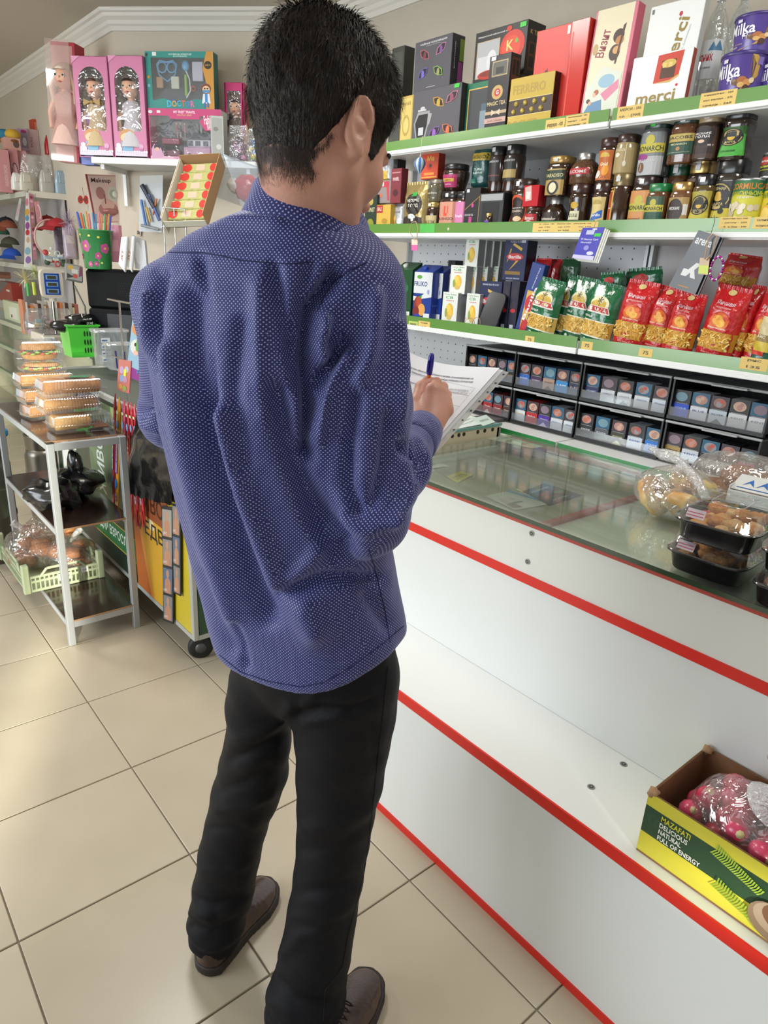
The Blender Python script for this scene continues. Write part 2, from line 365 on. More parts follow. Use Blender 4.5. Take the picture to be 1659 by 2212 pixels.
card('paper_slip', 'white paper slip under the glass touching the man\'s elbow', 'paper', ((900, 1000), (925, 992), (972, 1008), (925, 1020)), .8765, [('t', 'меню', .5, .5, .5, .2, '#9c9c8a')], '#d5d8ca')
# neighbouring cabinet: board with drilled holes and a glass sheet with papers
nb = thing('display_case', 'glass display case beyond the counter with pale board edge drilled with round holes', 'display case', (XB, 2.4, 0))
NY0, NY1 = .722, 3.35; bm_ = mat('#cfc3a8', .45)
part(G().box(XB+.02, XR-.06, NY0, NY0+.02, .60, .9655, bm_), 'drilled_board', nb)
hm = mat('#2a2a24', .7)
for px in (941, 959, 977, 991, 1002, 1032, 1047, 1064):
 g = G(); p = onY((px, 945-(px-959)*.165), NY0); n = 12
 P = [(p[0]+.0075*math.cos(2*PI*i/n), NY0-.0012, p[2]+.0075*math.sin(2*PI*i/n)) for i in range(n)]; g.add(P, [tuple(range(n))], hm)
 Q = [(x, NY0+.001, z) for x, _, z in P]; g.grid([P, Q], hm, closev=True); part(g, 'drilled_hole', nb)
part(G().box(XB-.005, XR-.05, NY0, NY1, .966, .974, film('#e2f2ec', .12, .2, .03)), 'glass_top', nb)
part(G().box(XB-.005, XR-.05, NY0-.004, NY0, .9665, .976, mat('#6fa39c', .3)), 'glass_edge', nb, label='teal polished glass edge')
part(G().box(XB, XB+.006, NY0+.03, NY1, .30, .93, film('#e6efe6', .05, .12, .02)), 'front_glass', nb)
part(G().box(XB-.008, XB+.012, NY0, NY1, .935, .965, mat('#a9aca6', .35, .5)), 'front_rail', nb, label='grey metal rail along the glass front')
part(G().box(XB-.01, XR-.07, NY0+.02, NY1, .27, .30, mat('#b9bda8', .5)), 'shelf_board', nb)
part(G().box(XB+.01, XR-.07, NY0+.02, NY1, .62, .628, film('#d2e4d6', .15, .15, .05)), 'glass_shelf', nb)
part(G().box(XB-.012, XB+.012, NY0, NY1, .70, .725, mat('#b4bda6', .45)).box(XB-.012, XB+.012, NY0, NY1, .48, .50, mat('#9fb09a', .45)), 'rail', nb)
part(G().box(XR-.07, XR-.05, NY0, NY1, 0, .96, mat('#8b8d80', .6)).box(XB+.03, XR-.07, NY0+.03, NY1, 0, .27, mat('#9a9c8c', .6)), 'carcass', nb)
card('paper_sheet', 'white paper sheet lying on the far glass behind the held papers', 'paper', ((945, 930), (1000, 893), (1062, 912), (990, 926)), .9745, [('t', 'прайс лист товаров', .5, .6, .7, .08, '#9aa4a4'), ('t', 'сыр колбаса масло', .5, .4, .7, .08, '#9aa4a4')], '#dfe8e4')
card('paper_sheet', 'pale green paper note by the cigarette rack beyond the held papers', 'paper', ((1018, 905), (1050, 896), (1070, 912), (1044, 920)), .9758, [('t', 'касса', .5, .5, .6, .2, '#8a9a90')], '#cfe0d6')

# ================================================================ WALL SHELVING (perforated back, green price rails)
SX = 1.55; SB = 1.94; JY = .50
SW = mat('#dfe0df', .4); GREEN = mat('#5d8a3c', .3, spec=.6, coat=.5); PERF = mat('#d3d4d6', .5)
def shelving(label, y0, y1, loc, smooth_back):
 t = thing('shelving_unit', label, 'shelf unit', (SX, (y0+y1)/2, 0))
 y0, y1 = y0+.002, y1-.002
 part(G().box(SB, SB+.02, y0, y1, .2, 2.0, mat('#cdc8c8', .5) if smooth_back else PERF), 'back_panel', t)
 if not smooth_back:
  g = G(); hm = mat('#4a4a4c', .8)
  for i in range(int((y1-y0-.04)/.05)):
   for j in range(26):
    z = 1.02+j*.038
    if z > 1.97: continue
    y = y0+.03+i*.05; g.add([(SB-.0006, y-.0025, z-.003), (SB-.0006, y+.0025, z-.003), (SB-.0006, y+.0025, z+.003), (SB-.0006, y-.0025, z+.003)], [(0, 1, 2, 3)], hm)
  part(g, 'perforation', t, kind='stuff')
 for z in (1.972, 1.642, 1.257):
  h = .016; top = {1.972: 1.988, 1.642: 1.658, 1.257: 1.278}[z]; gt = {1.972: 2.023, 1.642: 1.696, 1.257: 1.316}[z]
  part(G().box(SX+.003, SB, y0+.002, y1-.002, top-.02, top+.006 if z > 1.3 else 1.296, SW), 'shelf', t)
  part(G().box(SX-.004, SX+.006, y0+.002, y1-.002, z, top, SW, .002), 'shelf_lip', t)
  part(G().box(SX-.001, SX+.003, y0+.004, y1-.004, top, gt, GREEN), 'price_rail', t)
 part(G().box(1.505, SB, y0+.002, y1-.002, .88, .943, SW), 'base_deck', t)
 part(G().box(1.5005, 1.5045, y0+.004, y1-.004, .908, .942, mat('#1f7a3c', .35, coat=.4)), 'price_rail', t, label='dark green lower price rail')
 part(G().box(1.52, SB, y0+.002, y1-.002, 0, .88, SW), 'plinth', t)
 for y in (y0+.008, y1-.008): part(G().box(SB-.03, SB, y-.006, y+.006, .9, 2.0, mat('#bfc0c0', .4, .3)), 'upright', t)
 return t
uA = shelving('perforated wall shelving unit behind the man\'s papers, farther from the camera', JY, 1.86, 0, False)
uB = shelving('near right wall shelving unit with plain back above the red pasta bags', -.86, JY, 0, True)
def price_tag(unit, px0, px1, pyt, pyb, lines, x=SX-.0015, col='#d9bb6c'):
 a = onX((px0, pyt), x); b = onX((px1, pyb), x); l = unit.location; W = abs(a[1]-b[1]); yc = (a[1]+b[1])/2
 zt = onX(((px0+px1)/2, pyt), x)[2]; zb = onX(((px0+px1)/2, pyb), x)[2]; H = zt-zb
 g = G(); g.box(-W/2, W/2, 0, .0008, 0, H, mat(col, .6))
 n = len(lines)
 g.decal([('t', s, .5, (n-i-.5)/n, .8*min(1, len(s)/9+.3), .42/n, '#4a3c22') for i, s in enumerate(lines)], W, H, lambda X, Z, o: (X, -o, Z))
 g.build('price_tag', unit, loc=(x-l[0], yc-l[1], zb), rz=-PI/2)
price_tag(uA, 1180, 1218, 257, 282, ['ферреро - 420']); price_tag(uA, 1224, 1270, 247, 273, ['Вдохновение - 290', 'визит  - 230', 'комплимент - 150'])
price_tag(uB, 1336, 1387, 228, 257, ['МЕРСИ - 350', 'ср.  - [700]']); price_tag(uB, 1516, 1586, 197, 231, ['миндально - 260', 'мус малень - 375', 'средн - 220'])
price_tag(uA, 1152, 1290, 480, 501, ['5г чёрн 180   банка 250   нежный 160', 'ср 190       ср 230       ср 175', 'м 160        м 200        м 120'])
price_tag(uB, 1556, 1618, 468, 494, ['Шампин кус 240', '- резан - 220', '- б. ж.бан - 240']); price_tag(uB, 1630, 1700, 468, 494, ['оливк - 150', 'консерв 180'])
price_tag(uA, 883, 902, 694, 708, ['макар'], col='#b8c46a'); price_tag(uA, 904, 928, 694, 710, ['сода', '20'])
price_tag(uA, 1135, 1153, 726, 741, ['75']); price_tag(uB, 1257, 1279, 738, 755, ['75']); price_tag(uB, 1381, 1408, 753, 771, ['75']); price_tag(uB, 1601, 1656, 773, 800, ['рис', '135'])
price_tag(uA, 908, 938, 484, 502, [' '], col='#4fae4e')

nb2 = thing('display_case', 'far glass display case with pale green rails at the left picture edge', 'display case', (XB, 4.7, 0)); NY2, NY3 = 3.40, 6.6
part(G().box(XB-.005, 1.10, NY2, NY3, .94, .948, film('#e2f2ec', .12, .2, .03)), 'glass_top', nb2); part(G().box(XB-.012, XB+.01, NY2, NY3, .905, .94, mat('#b3b9a4', .45)), 'front_rail', nb2)
for z_ in (.70, .47): part(G().box(XB-.012, XB+.01, NY2, NY3, z_, z_+.028, mat('#a6b59a', .45)), 'rail', nb2); part(G().box(XB, 1.08, NY2, NY3, z_+.005, z_+.012, film('#d2e4d6', .2, .12, .05)), 'glass_shelf', nb2)
part(G().box(XB, XB+.005, NY2, NY3, .1, .9, film('#e6efe6', .05, .10, .02)), 'front_glass', nb2); part(G().box(1.08, 1.10, NY2, NY3, 0, .93, mat('#8f9286', .6)), 'back_board', nb2); part(G().box(XB, 1.08, NY2, NY3, 0, .1, mat('#9aa08c', .6)), 'plinth', nb2)
# ================================================================ sculpting by signed distance (smooth unions -> one continuous surface)
def a3(v): return np.array(v, float)
def s_caps(P, a, b, r1, r2):
 a, b = a3(a), a3(b); ab = b-a; t = np.clip(((P-a)@ab)/(ab@ab), 0, 1); return np.linalg.norm(P-a-t[..., None]*ab, axis=-1)-(r1+(r2-r1)*t)
def s_ell(P, c, r, R=None):
 q = P-a3(c)
 if R is not None: q = q@R
 r = a3(r); k0 = np.linalg.norm(q/r, axis=-1); k1 = np.linalg.norm(q/(r*r), axis=-1); return k0*(k0-1)/np.maximum(k1, 1e-6)
def smin(a, b, k): h = np.maximum(k-np.abs(a-b), 0)/k; return np.minimum(a, b)-h*h*k*.25
def smax(a, b, k): return -smin(-a, -b, k)
def s_chain(P, pts, rs, k=.01):
 d = None
 for i in range(len(pts)-1):
  e = s_caps(P, pts[i], pts[i+1], rs[i], rs[i+1]); d = e if d is None else smin(d, e, k)
 return d
def nets(fn, lo, hi, h):
 """surface nets: returns vertices and quads of fn(P)=0"""
 lo, hi = a3(lo), a3(hi); n = np.ceil((hi-lo)/h).astype(int)+1
 ax = [lo[i]+np.arange(n[i])*h for i in range(3)]; Pg = np.stack(np.meshgrid(*ax, indexing='ij'), -1); D = fn(Pg).astype(np.float64); del Pg
 c = [D[i:n[0]-1+i, j:n[1]-1+j, k:n[2]-1+k] for i in (0, 1) for j in (0, 1) for k in (0, 1)]
 neg = sum((x < 0).astype(int) for x in c); act = (neg > 0) & (neg < 8); idx = -np.ones(act.shape, int); idx[act] = np.arange(act.sum())
 cc = [x[act] for x in c]; pos = np.zeros((act.sum(), 3)); cnt = np.zeros(act.sum()); co = [(i, j, k) for i in (0, 1) for j in (0, 1) for k in (0, 1)]
 for A in range(8):
  for B in range(A+1, 8):
   if sum(abs(co[A][q]-co[B][q]) for q in range(3)) != 1: continue
   m = (cc[A] < 0) != (cc[B] < 0); t = np.where(m, cc[A]/np.where(m, cc[A]-cc[B], 1), 0)[:, None]
   pos += np.where(m[:, None], a3(co[A])+(a3(co[B])-a3(co[A]))*t, 0); cnt += m
 V = lo+(np.argwhere(act)+pos/cnt[:, None])*h; F = []
 for a in range(3):
  s0 = [slice(1, n[i]-1) for i in range(3)]; s0[a] = slice(0, n[a]-1); s1 = list(s0); s1[a] = slice(1, n[a])
  d0, d1 = D[tuple(s0)], D[tuple(s1)]; m = (d0 < 0) != (d1 < 0); w = np.argwhere(m)+np.array([0 if i == a else 1 for i in range(3)])
  b, c2 = (a+1) % 3, (a+2) % 3; q = []
  for ob, oc in ((0, 0), (-1, 0), (-1, -1), (0, -1)):
   x = w.copy(); x[:, b] += ob; x[:, c2] += oc; q.append(idx[x[:, 0], x[:, 1], x[:, 2]])
  Q = np.stack(q, 1); fl_ = (d0[m] >= 0); Q[fl_] = Q[fl_][:, ::-1]; F.append(Q)
 return V, np.concatenate(F)[:, ::-1] if False else np.concatenate(F)
def vnormals(V, F):
 n = np.cross(V[F[:, 2]]-V[F[:, 0]], V[F[:, 3]]-V[F[:, 1]]); N = np.zeros_like(V)
 for i in range(4): np.add.at(N, F[:, i], n)
 return N/np.maximum(np.linalg.norm(N, axis=1), 1e-12)[:, None]
def vsmooth(V, F, it=2, lam=.5):
 for _ in range(it):
  S = np.zeros_like(V); C_ = np.zeros(len(V))
  for i in range(4):
   a, b = F[:, i], F[:, (i+1) % 4]; np.add.at(S, a, V[b]); np.add.at(C_, a, 1); np.add.at(S, b, V[a]); np.add.at(C_, b, 1)
  V = V+lam*(S/np.maximum(C_, 1)[:, None]-V)
 return V
def npmesh(name, V, F, mats, parent=None, mi=None, uv=None, origin=(0, 0, 0), smooth=True, kind=None, label=None):
 me = bpy.data.meshes.new(name); V = np.asarray(V)-a3(origin); me.vertices.add(len(V)); me.vertices.foreach_set('co', V.astype(np.float32).ravel())
 k = F.shape[1]; me.loops.add(F.size); me.loops.foreach_set('vertex_index', F.astype(np.int32).ravel()); me.polygons.add(len(F))
 me.polygons.foreach_set('loop_start', np.arange(0, F.size, k, dtype=np.int32)); me.polygons.foreach_set('loop_total', np.full(len(F), k, np.int32))
 for m in mats: me.materials.append(m)
 if mi is not None: me.polygons.foreach_set('material_index', np.asarray(mi, np.int32))
 me.polygons.foreach_set('use_smooth', [smooth]*len(F))
 if uv is not None: l = me.uv_layers.new(name='UVMap'); l.data.foreach_set('uv', uv.astype(np.float32).ravel())
 me.update(calc_edges=True); me.validate()
 o = bpy.data.objects.new(name, me); COL.objects.link(o); o.parent = parent
 if kind: o['kind'] = kind
 if label: o['label'] = label
 return o
def project(V):
 d = V-CAM; z = d@CF; return np.stack([IW/2+FPX*(d@CR)/z, IH/2-FPX*(d@CU)/z], 1)
def polydist(P, poly):
 best = np.full(len(P), 1e9); poly = a3(poly)
 for a, b in zip(poly[:-1], poly[1:]):
  ab = b-a; t = np.clip(((P-a)@ab)/(ab@ab), 0, 1); best = np.minimum(best, np.linalg.norm(P-a-t[:, None]*ab, axis=1))
 return best
def vnoise(P, sc, seed=0):
 """cheap smooth pseudo noise from sines"""
 r = np.random.RandomState(seed); o = 0
 for i in range(5): w = r.randn(3)*sc; o = o+np.sin(P@w+r.rand()*6.28)
 return o/5
# ================================================================ THE MAN WITH THE PAPERS
HD = YAW+math.radians(22); FV = a3((math.sin(HD), math.cos(HD), 0)); LV = a3((-math.cos(HD), math.sin(HD), 0))
MO = a3((.02, -.03, 0)); man = thing('person', 'man seen from behind in blue dotted shirt and black trousers writing on papers', 'person', tuple(MO))
SKIN = mat('#cc9a86', .5, sss=.12, nz=('#c08876', 14., .3, .7, (1, 1, 1)), bump=(260., .08, (1, 1, 1)))
# ---- torso stations: photo row, left edge, right edge, distance
ST = [(445, 575, 690, .985), (478, 505, 745, .99), (515, 430, 775, 1.0), (560, 375, 795, 1.0), (605, 345, 800, 1.01), (660, 335, 800, 1.02), (760, 322, 790, 1.03), (900, 343, 800, 1.03), (1050, 372, 818, 1.04), (1200, 408, 848, 1.045), (1350, 449, 872, 1.05), (1440, 478, 880, 1.05), (1560, 505, 888, 1.05)]
tz, tc, ta = [], [], []
for y, xl, xr, d in ST:
 c = fwd((xl+xr)/2, y, d); dep = (c-CAM)@CF; tc.append(c); tz.append(c[2]); ta.append((xr-xl)/2*dep/FPX/.956)
tz = a3(tz)[::-1]; tcx = a3([c[0] for c in tc])[::-1]; tcy = a3([c[1] for c in tc])[::-1]; ta = a3(ta)[::-1]
tb = np.interp(tz, [.75, .95, 1.1, 1.3, 1.45, 1.52, 1.58], [.128, .125, .118, .125, .118, .09, .07])
RSH, REL, RWR = fwd(782, 632, .98), fwd(790, 1112, .945), fwd(906, 938, 1.205)
LSH, LEL, LWR = fwd(378, 655, 1.05), fwd(374, 900, 1.19), fwd(600, 880, 1.36)
def torso(P, grow=0.):
 z = P[..., 2]; cx = np.interp(z, tz, tcx); cy = np.interp(z, tz, tcy); a = np.interp(z, tz, ta)+grow; b = np.interp(z, tz, tb)+grow
 dx, dy = P[..., 0]-cx, P[..., 1]-cy; u = dx*LV[0]+dy*LV[1]; w = dx*FV[0]+dy*FV[1]
 b = np.where(w > 0, b*1.05, b); n = (np.abs(u/a)**2.35+np.abs(w/b)**2.35)**(1/2.35); d = (n-1)*np.minimum(a, b)
 return d, u/a, w/b
hb, hl, hr = fwd(650, 1498, .93)[2], fwd(465, 1418, 1.03)[2], fwd(878, 1364, 1.03)[2]
NB = fwd(640, 470, 1.0)
def shirt_sdf(P):
 d, u, w = torso(P); d = smax(d, P[..., 2]-NB[2]-.004, .03)
 d = smin(d, s_caps(P, LSH, RSH, .052, .052), .05)
 d = smin(d, s_caps(P, NB+a3((0, 0, -.035)), NB*.4+RSH*.6+a3((0, 0, -.004)), .05, .05), .05); d = smin(d, s_caps(P, NB+a3((0, 0, -.035)), NB*.4+LSH*.6+a3((0, 0, -.004)), .05, .05), .05)
 m = (RSH+REL)/2; arm = s_chain(P, [RSH, m, REL], [.060, .066, .060], .02)
 fm_ = REL*.45+RWR*.55; arm = smin(arm, s_chain(P, [REL, fm_, RWR], [.056, .052, .034], .02), .03)
 arm = smax(arm, -((P-RWR)@((REL-RWR)/np.linalg.norm(REL-RWR))), .004)
 la = smin(s_chain(P, [LSH, LEL], [.056, .053]), s_chain(P, [LEL, LWR], [.052, .040]), .03)
 la = smax(la, -((P-LWR)@((LEL-LWR)/np.linalg.norm(LEL-LWR))), .004)
 d = smin(smin(d, arm, .014), la, .02)
 cu = np.clip(u, -1, 1); side = np.abs(cu)**2.2; zh = hb*(1-side)+np.where(cu > 0, hl, hr)*side
 zh = np.where(w > 0, np.maximum(zh, hr-.02), zh)
 return smax(d, zh-P[..., 2], .006)
def armseg(P):
 """which tube the cloth belongs to: 0 torso, 1 right upper, 2 right fore, 3 left upper, 4 left fore"""
 D = [torso(P)[0]-.004, s_caps(P, RSH*.85+REL*.15, REL, .064, .060), s_caps(P, REL, RWR, .056, .036), s_caps(P, LSH*.85+LEL*.15, LEL, .062, .055), s_caps(P, LEL, LWR, .052, .040)]
 return np.argmin(np.stack(D), 0)
V, F = nets(shirt_sdf, (-.42, -.52, .74), (.48, .52, 1.64), .0062)
V = vsmooth(V, F, 2); N = vnormals(V, F); px = project(V)
face = np.clip(-(N*((V-CAM)/np.linalg.norm(V-CAM, axis=1)[:, None])).sum(1), 0, 1); face = np.clip(face*2.2, 0, 1)
FOLDS = [([(405, 640), (410, 780), (445, 920), (470, 1020), (505, 1130), (545, 1260), (575, 1330)], 24, -.011), ([(430, 560), (440, 720), (452, 880)], 13, -.006),
 ([(592, 850), (612, 930), (645, 1020), (690, 1120), (735, 1185)], 26, -.011), ([(600, 1285), (640, 1270), (700, 1250), (815, 1250)], 15, -.009),
 ([(480, 900), (525, 1060), (572, 1180), (606, 1268)], 24, .009), ([(360, 760), (395, 960), (440, 1150), (500, 1330)], 22, .006), ([(722, 598), (668, 668), (658, 775), (668, 870), (664, 985)], 15, -.018),
 ([(745, 740), (712, 790), (688, 832)], 12, -.010), ([(700, 690), (684, 745), (700, 770)], 14, .008), ([(752, 770), (715, 850), (676, 950)], 15, .008), ([(768, 850), (752, 960), (748, 1050), (775, 1100)], 15, -.008),
 ([(810, 640), (800, 760), (775, 830)], 16, .007), ([(590, 580), (605, 660), (625, 750), (640, 840)], 13, -.006), ([(668, 575), (645, 660), (626, 755)], 13, -.006), ([(560, 620), (560, 780), (575, 900)], 18, .004),
 ([(348, 590), (330, 680), (336, 790)], 12, -.007), ([(318, 640), (312, 760)], 9, .005), ([(300, 892), (322, 888), (346, 898)], 8, -.006), ([(308, 918), (345, 930)], 9, .003),
 ([(872, 962), (900, 1010), (898, 1075)], 9, -.011), ([(905, 958), (922, 1000), (915, 1040)], 7, -.007), ([(885, 1000), (872, 1080), (845, 1130)], 11, .007), ([(845, 900), (832, 1010), (805, 1090)], 14, -.006),
 ([(860, 700), (868, 800), (862, 900)], 12, .005), ([(660, 1320), (680, 1360)], 32, .008), ([(530, 1440), (522, 1400), (505, 1350)], 9, -.005), ([(430, 1240), (500, 1400)], 18, -.004), ([(800, 1290), (840, 1350)], 20, -.006),
 ([(690, 1190), (640, 1240)], 16, .005), ([(470, 470), (600, 480)], 12, .002), ([(740, 1120), (790, 1150), (850, 1120)], 12, .004), ([(520, 700), (505, 850), (530, 1000)], 15, -.004)]
disp = np.zeros(len(V))
for pl, w_, A in FOLDS: disp += 2.5*A*np.exp(-(polydist(px, pl)/w_)**2)
disp += .0022*vnoise(V*np.array([1, 1, .45]), 26, 3)+.001*vnoise(V, 70, 5)
V = V+N*(disp*np.where(face > 0, face, .0))[:, None]+N*(.002*vnoise(V, 30, 9)*(1-face))[:, None]
V = vsmooth(V, F, 1, .4)
fc = V[F].mean(1); seg = armseg(fc)
fn_ = np.cross(V[F[:, 2]]-V[F[:, 0]], V[F[:, 3]]-V[F[:, 1]]); fn_ /= np.linalg.norm(fn_, axis=1)[:, None]+1e-12
AXES = [(LV, FV, a3((0, 0, 1)), a3((0, 0, 0)))]
for a_, b_ in ((RSH, REL), (REL, RWR), (LSH, LEL), (LEL, LWR)):
 ax_ = (b_-a_)/np.linalg.norm(b_-a_); e1_ = np.cross(ax_, FV if abs(ax_@FV) < .8 else a3((0, 0, 1))); e1_ /= np.linalg.norm(e1_); AXES.append((e1_, np.cross(e1_, ax_), ax_, a_))
uv = np.zeros((len(F), 4, 2))
for k_, (A1, A2, A3_, o_) in enumerate(AXES):
 m_ = seg == k_; q_ = V[F[m_]]-o_; n_ = fn_[m_]; c1, c2, c3 = np.abs(n_@A1), np.abs(n_@A2), np.abs(n_@A3_)*.75
 pu, pw, pz = q_@A1, q_@A2, q_@A3_; side = (c1 > c2) & (c1 >= c3); top_ = (c3 > c1) & (c3 > c2)
 uv[m_] = np.stack([np.where(side[:, None], pw, pu), np.where(top_[:, None], pw, pz)], -1)
def shirt_mat(rot=45):
 m = bpy.data.materials.new('shirt'); m.use_nodes = True; nt = m.node_tree; b = nt.nodes['Principled BSDF']; L = nt.links.new
 tc = nt.nodes.new('ShaderNodeTexCoord'); mp = nt.nodes.new('ShaderNodeMapping'); mp.inputs['Rotation'].default_value = (0, 0, math.radians(rot)); L(tc.outputs['UV'], mp.inputs[0])
 vo = nt.nodes.new('ShaderNodeTexVoronoi'); vo.voronoi_dimensions = '2D'; vo.inputs['Scale'].default_value = 255.; vo.inputs['Randomness'].default_value = 0.
 L(mp.outputs[0], vo.inputs['Vector']); r = nt.nodes.new('ShaderNodeValToRGB'); r.color_ramp.elements[0].position = .17; r.color_ramp.elements[1].position = .27
 r.color_ramp.elements[0].color = lin('#b6bce6'); r.color_ramp.elements[1].color = lin('#2a2e70'); L(vo.outputs['Distance'], r.inputs[0])
 n = nt.nodes.new('ShaderNodeTexNoise'); n.inputs['Scale'].default_value = 900.; L(tc.outputs['UV'], n.inputs['Vector'])
 mx = nt.nodes.new('ShaderNodeMix'); mx.data_type = 'RGBA'; mx.blend_type = 'MULTIPLY'; mx.inputs[0].default_value = .25; L(r.outputs[0], mx.inputs[6]); L(n.outputs['Color'], mx.inputs[7])
 L(mx.outputs[2], b.inputs['Base Color']); b.inputs['Roughness'].default_value = .62; b.inputs['Sheen Weight'].default_value = .35; b.inputs['Sheen Tint'].default_value = (.55, .6, 1, 1); b.inputs['Specular IOR Level'].default_value = .35
 n2 = nt.nodes.new('ShaderNodeTexNoise'); n2.inputs['Scale'].default_value = 28.; n2.inputs['Detail'].default_value = 4; L(tc.outputs['Object'], n2.inputs['Vector'])
 bp = nt.nodes.new('ShaderNodeBump'); bp.inputs['Strength'].default_value = .25; bp.inputs['Distance'].default_value = .006; L(n2.outputs['Fac'], bp.inputs['Height']); L(bp.outputs[0], b.inputs['Normal'])
 return m
SHM = shirt_mat(); DARKSEAM = mat('#1c2150', .8)
shirt = npmesh('shirt', V, F, [SHM], man, uv=uv, origin=MO, label='blue shirt with tiny white dots')
from mathutils.bvhtree import BVHTree
def ontoshirt(pts, bvh):
 out = []
 for p in pts:
  d = Vector(ray(p)).normalized(); h = bvh.ray_cast(Vector(CAM), d)
  if h[0] is not None: out.append(h[0]-d*.0006)
 return out
def dense(pl, n=14):
 o = []
 for a, b in zip(pl[:-1], pl[1:]):
  for i in range(n): o.append((a[0]+(b[0]-a[0])*i/n, a[1]+(b[1]-a[1])*i/n))
 return o+[pl[-1]]
bvh = BVHTree.FromPolygons([tuple(v) for v in V], [tuple(f) for f in F])
for nm, pl in (('yoke_seam', [(322, 556), (360, 545), (437, 546), (480, 553), (520, 562), (570, 567), (622, 570), (680, 566)]), ('side_seam', [(796, 1186), (808, 1220), (820, 1270), (832, 1320), (843, 1388)]),
   ('armhole_seam', [(792, 566), (755, 584), (722, 608), (700, 640), (686, 672)])):
 pts = ontoshirt(dense(pl), bvh)
 if len(pts) > 3: part(G().tube(pts, .0009, DARKSEAM, 5), nm, man)
pts = ontoshirt(dense([(474, 1415), (520, 1452), (580, 1472), (650, 1484), (700, 1474), (760, 1440), (820, 1396), (872, 1352)], 10), bvh)
if len(pts) > 3: part(G().tube(pts, .0008, DARKSEAM, 5), 'hem_stitching', man)
# ---- head, neck, hand, forearm: one skin body
HH = YAW+math.radians(37); hp = math.radians(28); hroll = math.radians(4)
hy = a3((math.sin(HH)*math.cos(hp), math.cos(HH)*math.cos(hp), -math.sin(hp))); hx0 = a3((math.cos(HH), -math.sin(HH), 0)); hz0 = np.cross(hx0, hy)
hx = hx0*math.cos(hroll)+hz0*math.sin(hroll); hz = -hx0*math.sin(hroll)+hz0*math.cos(hroll)
HR = np.stack([hx, hy, hz], 1); HC = fwd(700, 286, .985); HS = .96
def head_local(P): return ((P-HC)@HR)/HS
def head_sdf(q, hair=False):
 d = s_ell(q, (0, -.012, .025), (.076, .097, .088))
 d = smin(d, s_ell(q, (0, .040, -.030), (.060, .050, .084)), .03)
 for s in (-1, 1):
  d = smin(d, s_caps(q, (s*.055, .0, -.065), (s*.018, .072, -.106), .018, .017), .02)
  d = smin(d, s_caps(q, (s*.060, .0, -.03), (s*.055, .0, -.068), .018, .016), .02)
 if hair: return d
 d = smin(d, s_ell(q, (0, .084, -.108), (.020, .016, .016)), .015); d = smin(d, s_caps(q, (-.036, .081, .014), (.036, .081, .014), .012, .012), .012)
 d = smin(d, s_caps(q, (0, .094, .006), (0, .106, -.034), .008, .0100), .012); d = smin(d, s_caps(q, (-.010, .104, -.040), (.010, .104, -.040), .009, .009), .008)
 for s in (-1, 1):
  d = smax(d, -s_ell(q, (s*.033, .094, -.006), (.016, .012, .012)), .012); d = smin(d, s_ell(q, (s*.031, .079, -.007), (.0135, .012, .011)), .004)
  d = smin(d, s_ell(q, (s*.046, .062, -.034), (.016, .014, .016)), .025)
 d = smin(d, s_caps(q, (-.02, .092, -.067), (.02, .092, -.067), .0065, .0065), .008); d = smin(d, s_caps(q, (-.017, .092, -.078), (.017, .092, -.078), .007, .007), .006)
 d = smax(d, -s_caps(q, (-.022, .103, -.0725), (.022, .103, -.0725), .0025, .0025), .003)
 for s in (-1, 1):   # ears: shell, hollow, rim, lobe
  c, si = math.cos(.42), math.sin(.42)
  ex = a3((s*c, -si, 0)); ey = a3((s*si, c, 0)); ez = a3((0, -.18, .98)); ez /= np.linalg.norm(ez); B = np.stack([ex, ey, ez], 1)
  ce = a3((s*.079, -.020, -.016)); e = s_ell(q, ce, (.007, .0165, .033), B)
  e = smax(e, -s_ell(q, ce+ex*.007+ey*.003+ez*.002, (.009, .0105, .022), B), .002)
  rim = None
  for i in range(9):
   t0, t1 = math.radians(-70+i*26), math.radians(-70+(i+1)*26)
   A_ = ce+ex*.004+ey*(-.0150*math.cos(t0)*1.0)+ez*(.031*math.sin(t0)); B_ = ce+ex*.004+ey*(-.0150*math.cos(t1))+ez*(.031*math.sin(t1))
   r_ = s_caps(q, A_, B_, .0034, .0034); rim = r_ if rim is None else np.minimum(rim, r_)
  e = smin(e, rim, .004); e = smin(e, s_ell(q, ce+ez*-.031+ey*.004, (.006, .009, .009), B), .006); e = smin(e, s_caps(q, (s*.066, .002, -.012), tuple(ce-ex*.004), .010, .010), .006)
  d = smin(d, e, .006)
 return d
WR = fwd(914, 938, 1.215); KN = [fwd(934, 843, 1.262), fwd(949, 849, 1.27), fwd(959, 865, 1.268), fwd(963, 886, 1.258)]
PIP = [fwd(943, 826, 1.295), fwd(957, 836, 1.305), fwd(965, 853, 1.305), fwd(969, 874, 1.295)]; TIP = [fwd(928, 824, 1.325), fwd(940, 838, 1.335), fwd(948, 856, 1.335), fwd(952, 877, 1.325)]
TH = [fwd(903, 905, 1.225), fwd(900, 868, 1.262), fwd(909, 836, 1.292), fwd(921, 824, 1.318)]
def hand_sdf(P, WR=WR, KN=KN, PIP=PIP, TIP=TIP, TH=TH):
 d = None
 for i in range(4):
  e = s_caps(P, WR, KN[i], .021, .0125); d = e if d is None else smin(d, e, .018)
 for i in range(4):
  r = (.0088, .009, .0086, .0075)[i]; d = smin(d, s_chain(P, [KN[i], PIP[i], TIP[i]], [r+.002, r+.0003, r-.0012], .004), .004); d = smin(d, s_ell(P, KN[i], (.0118,)*3), .008)
 return smin(d, s_chain(P, TH, [.016, .0125, .0105, .009], .006), .008)
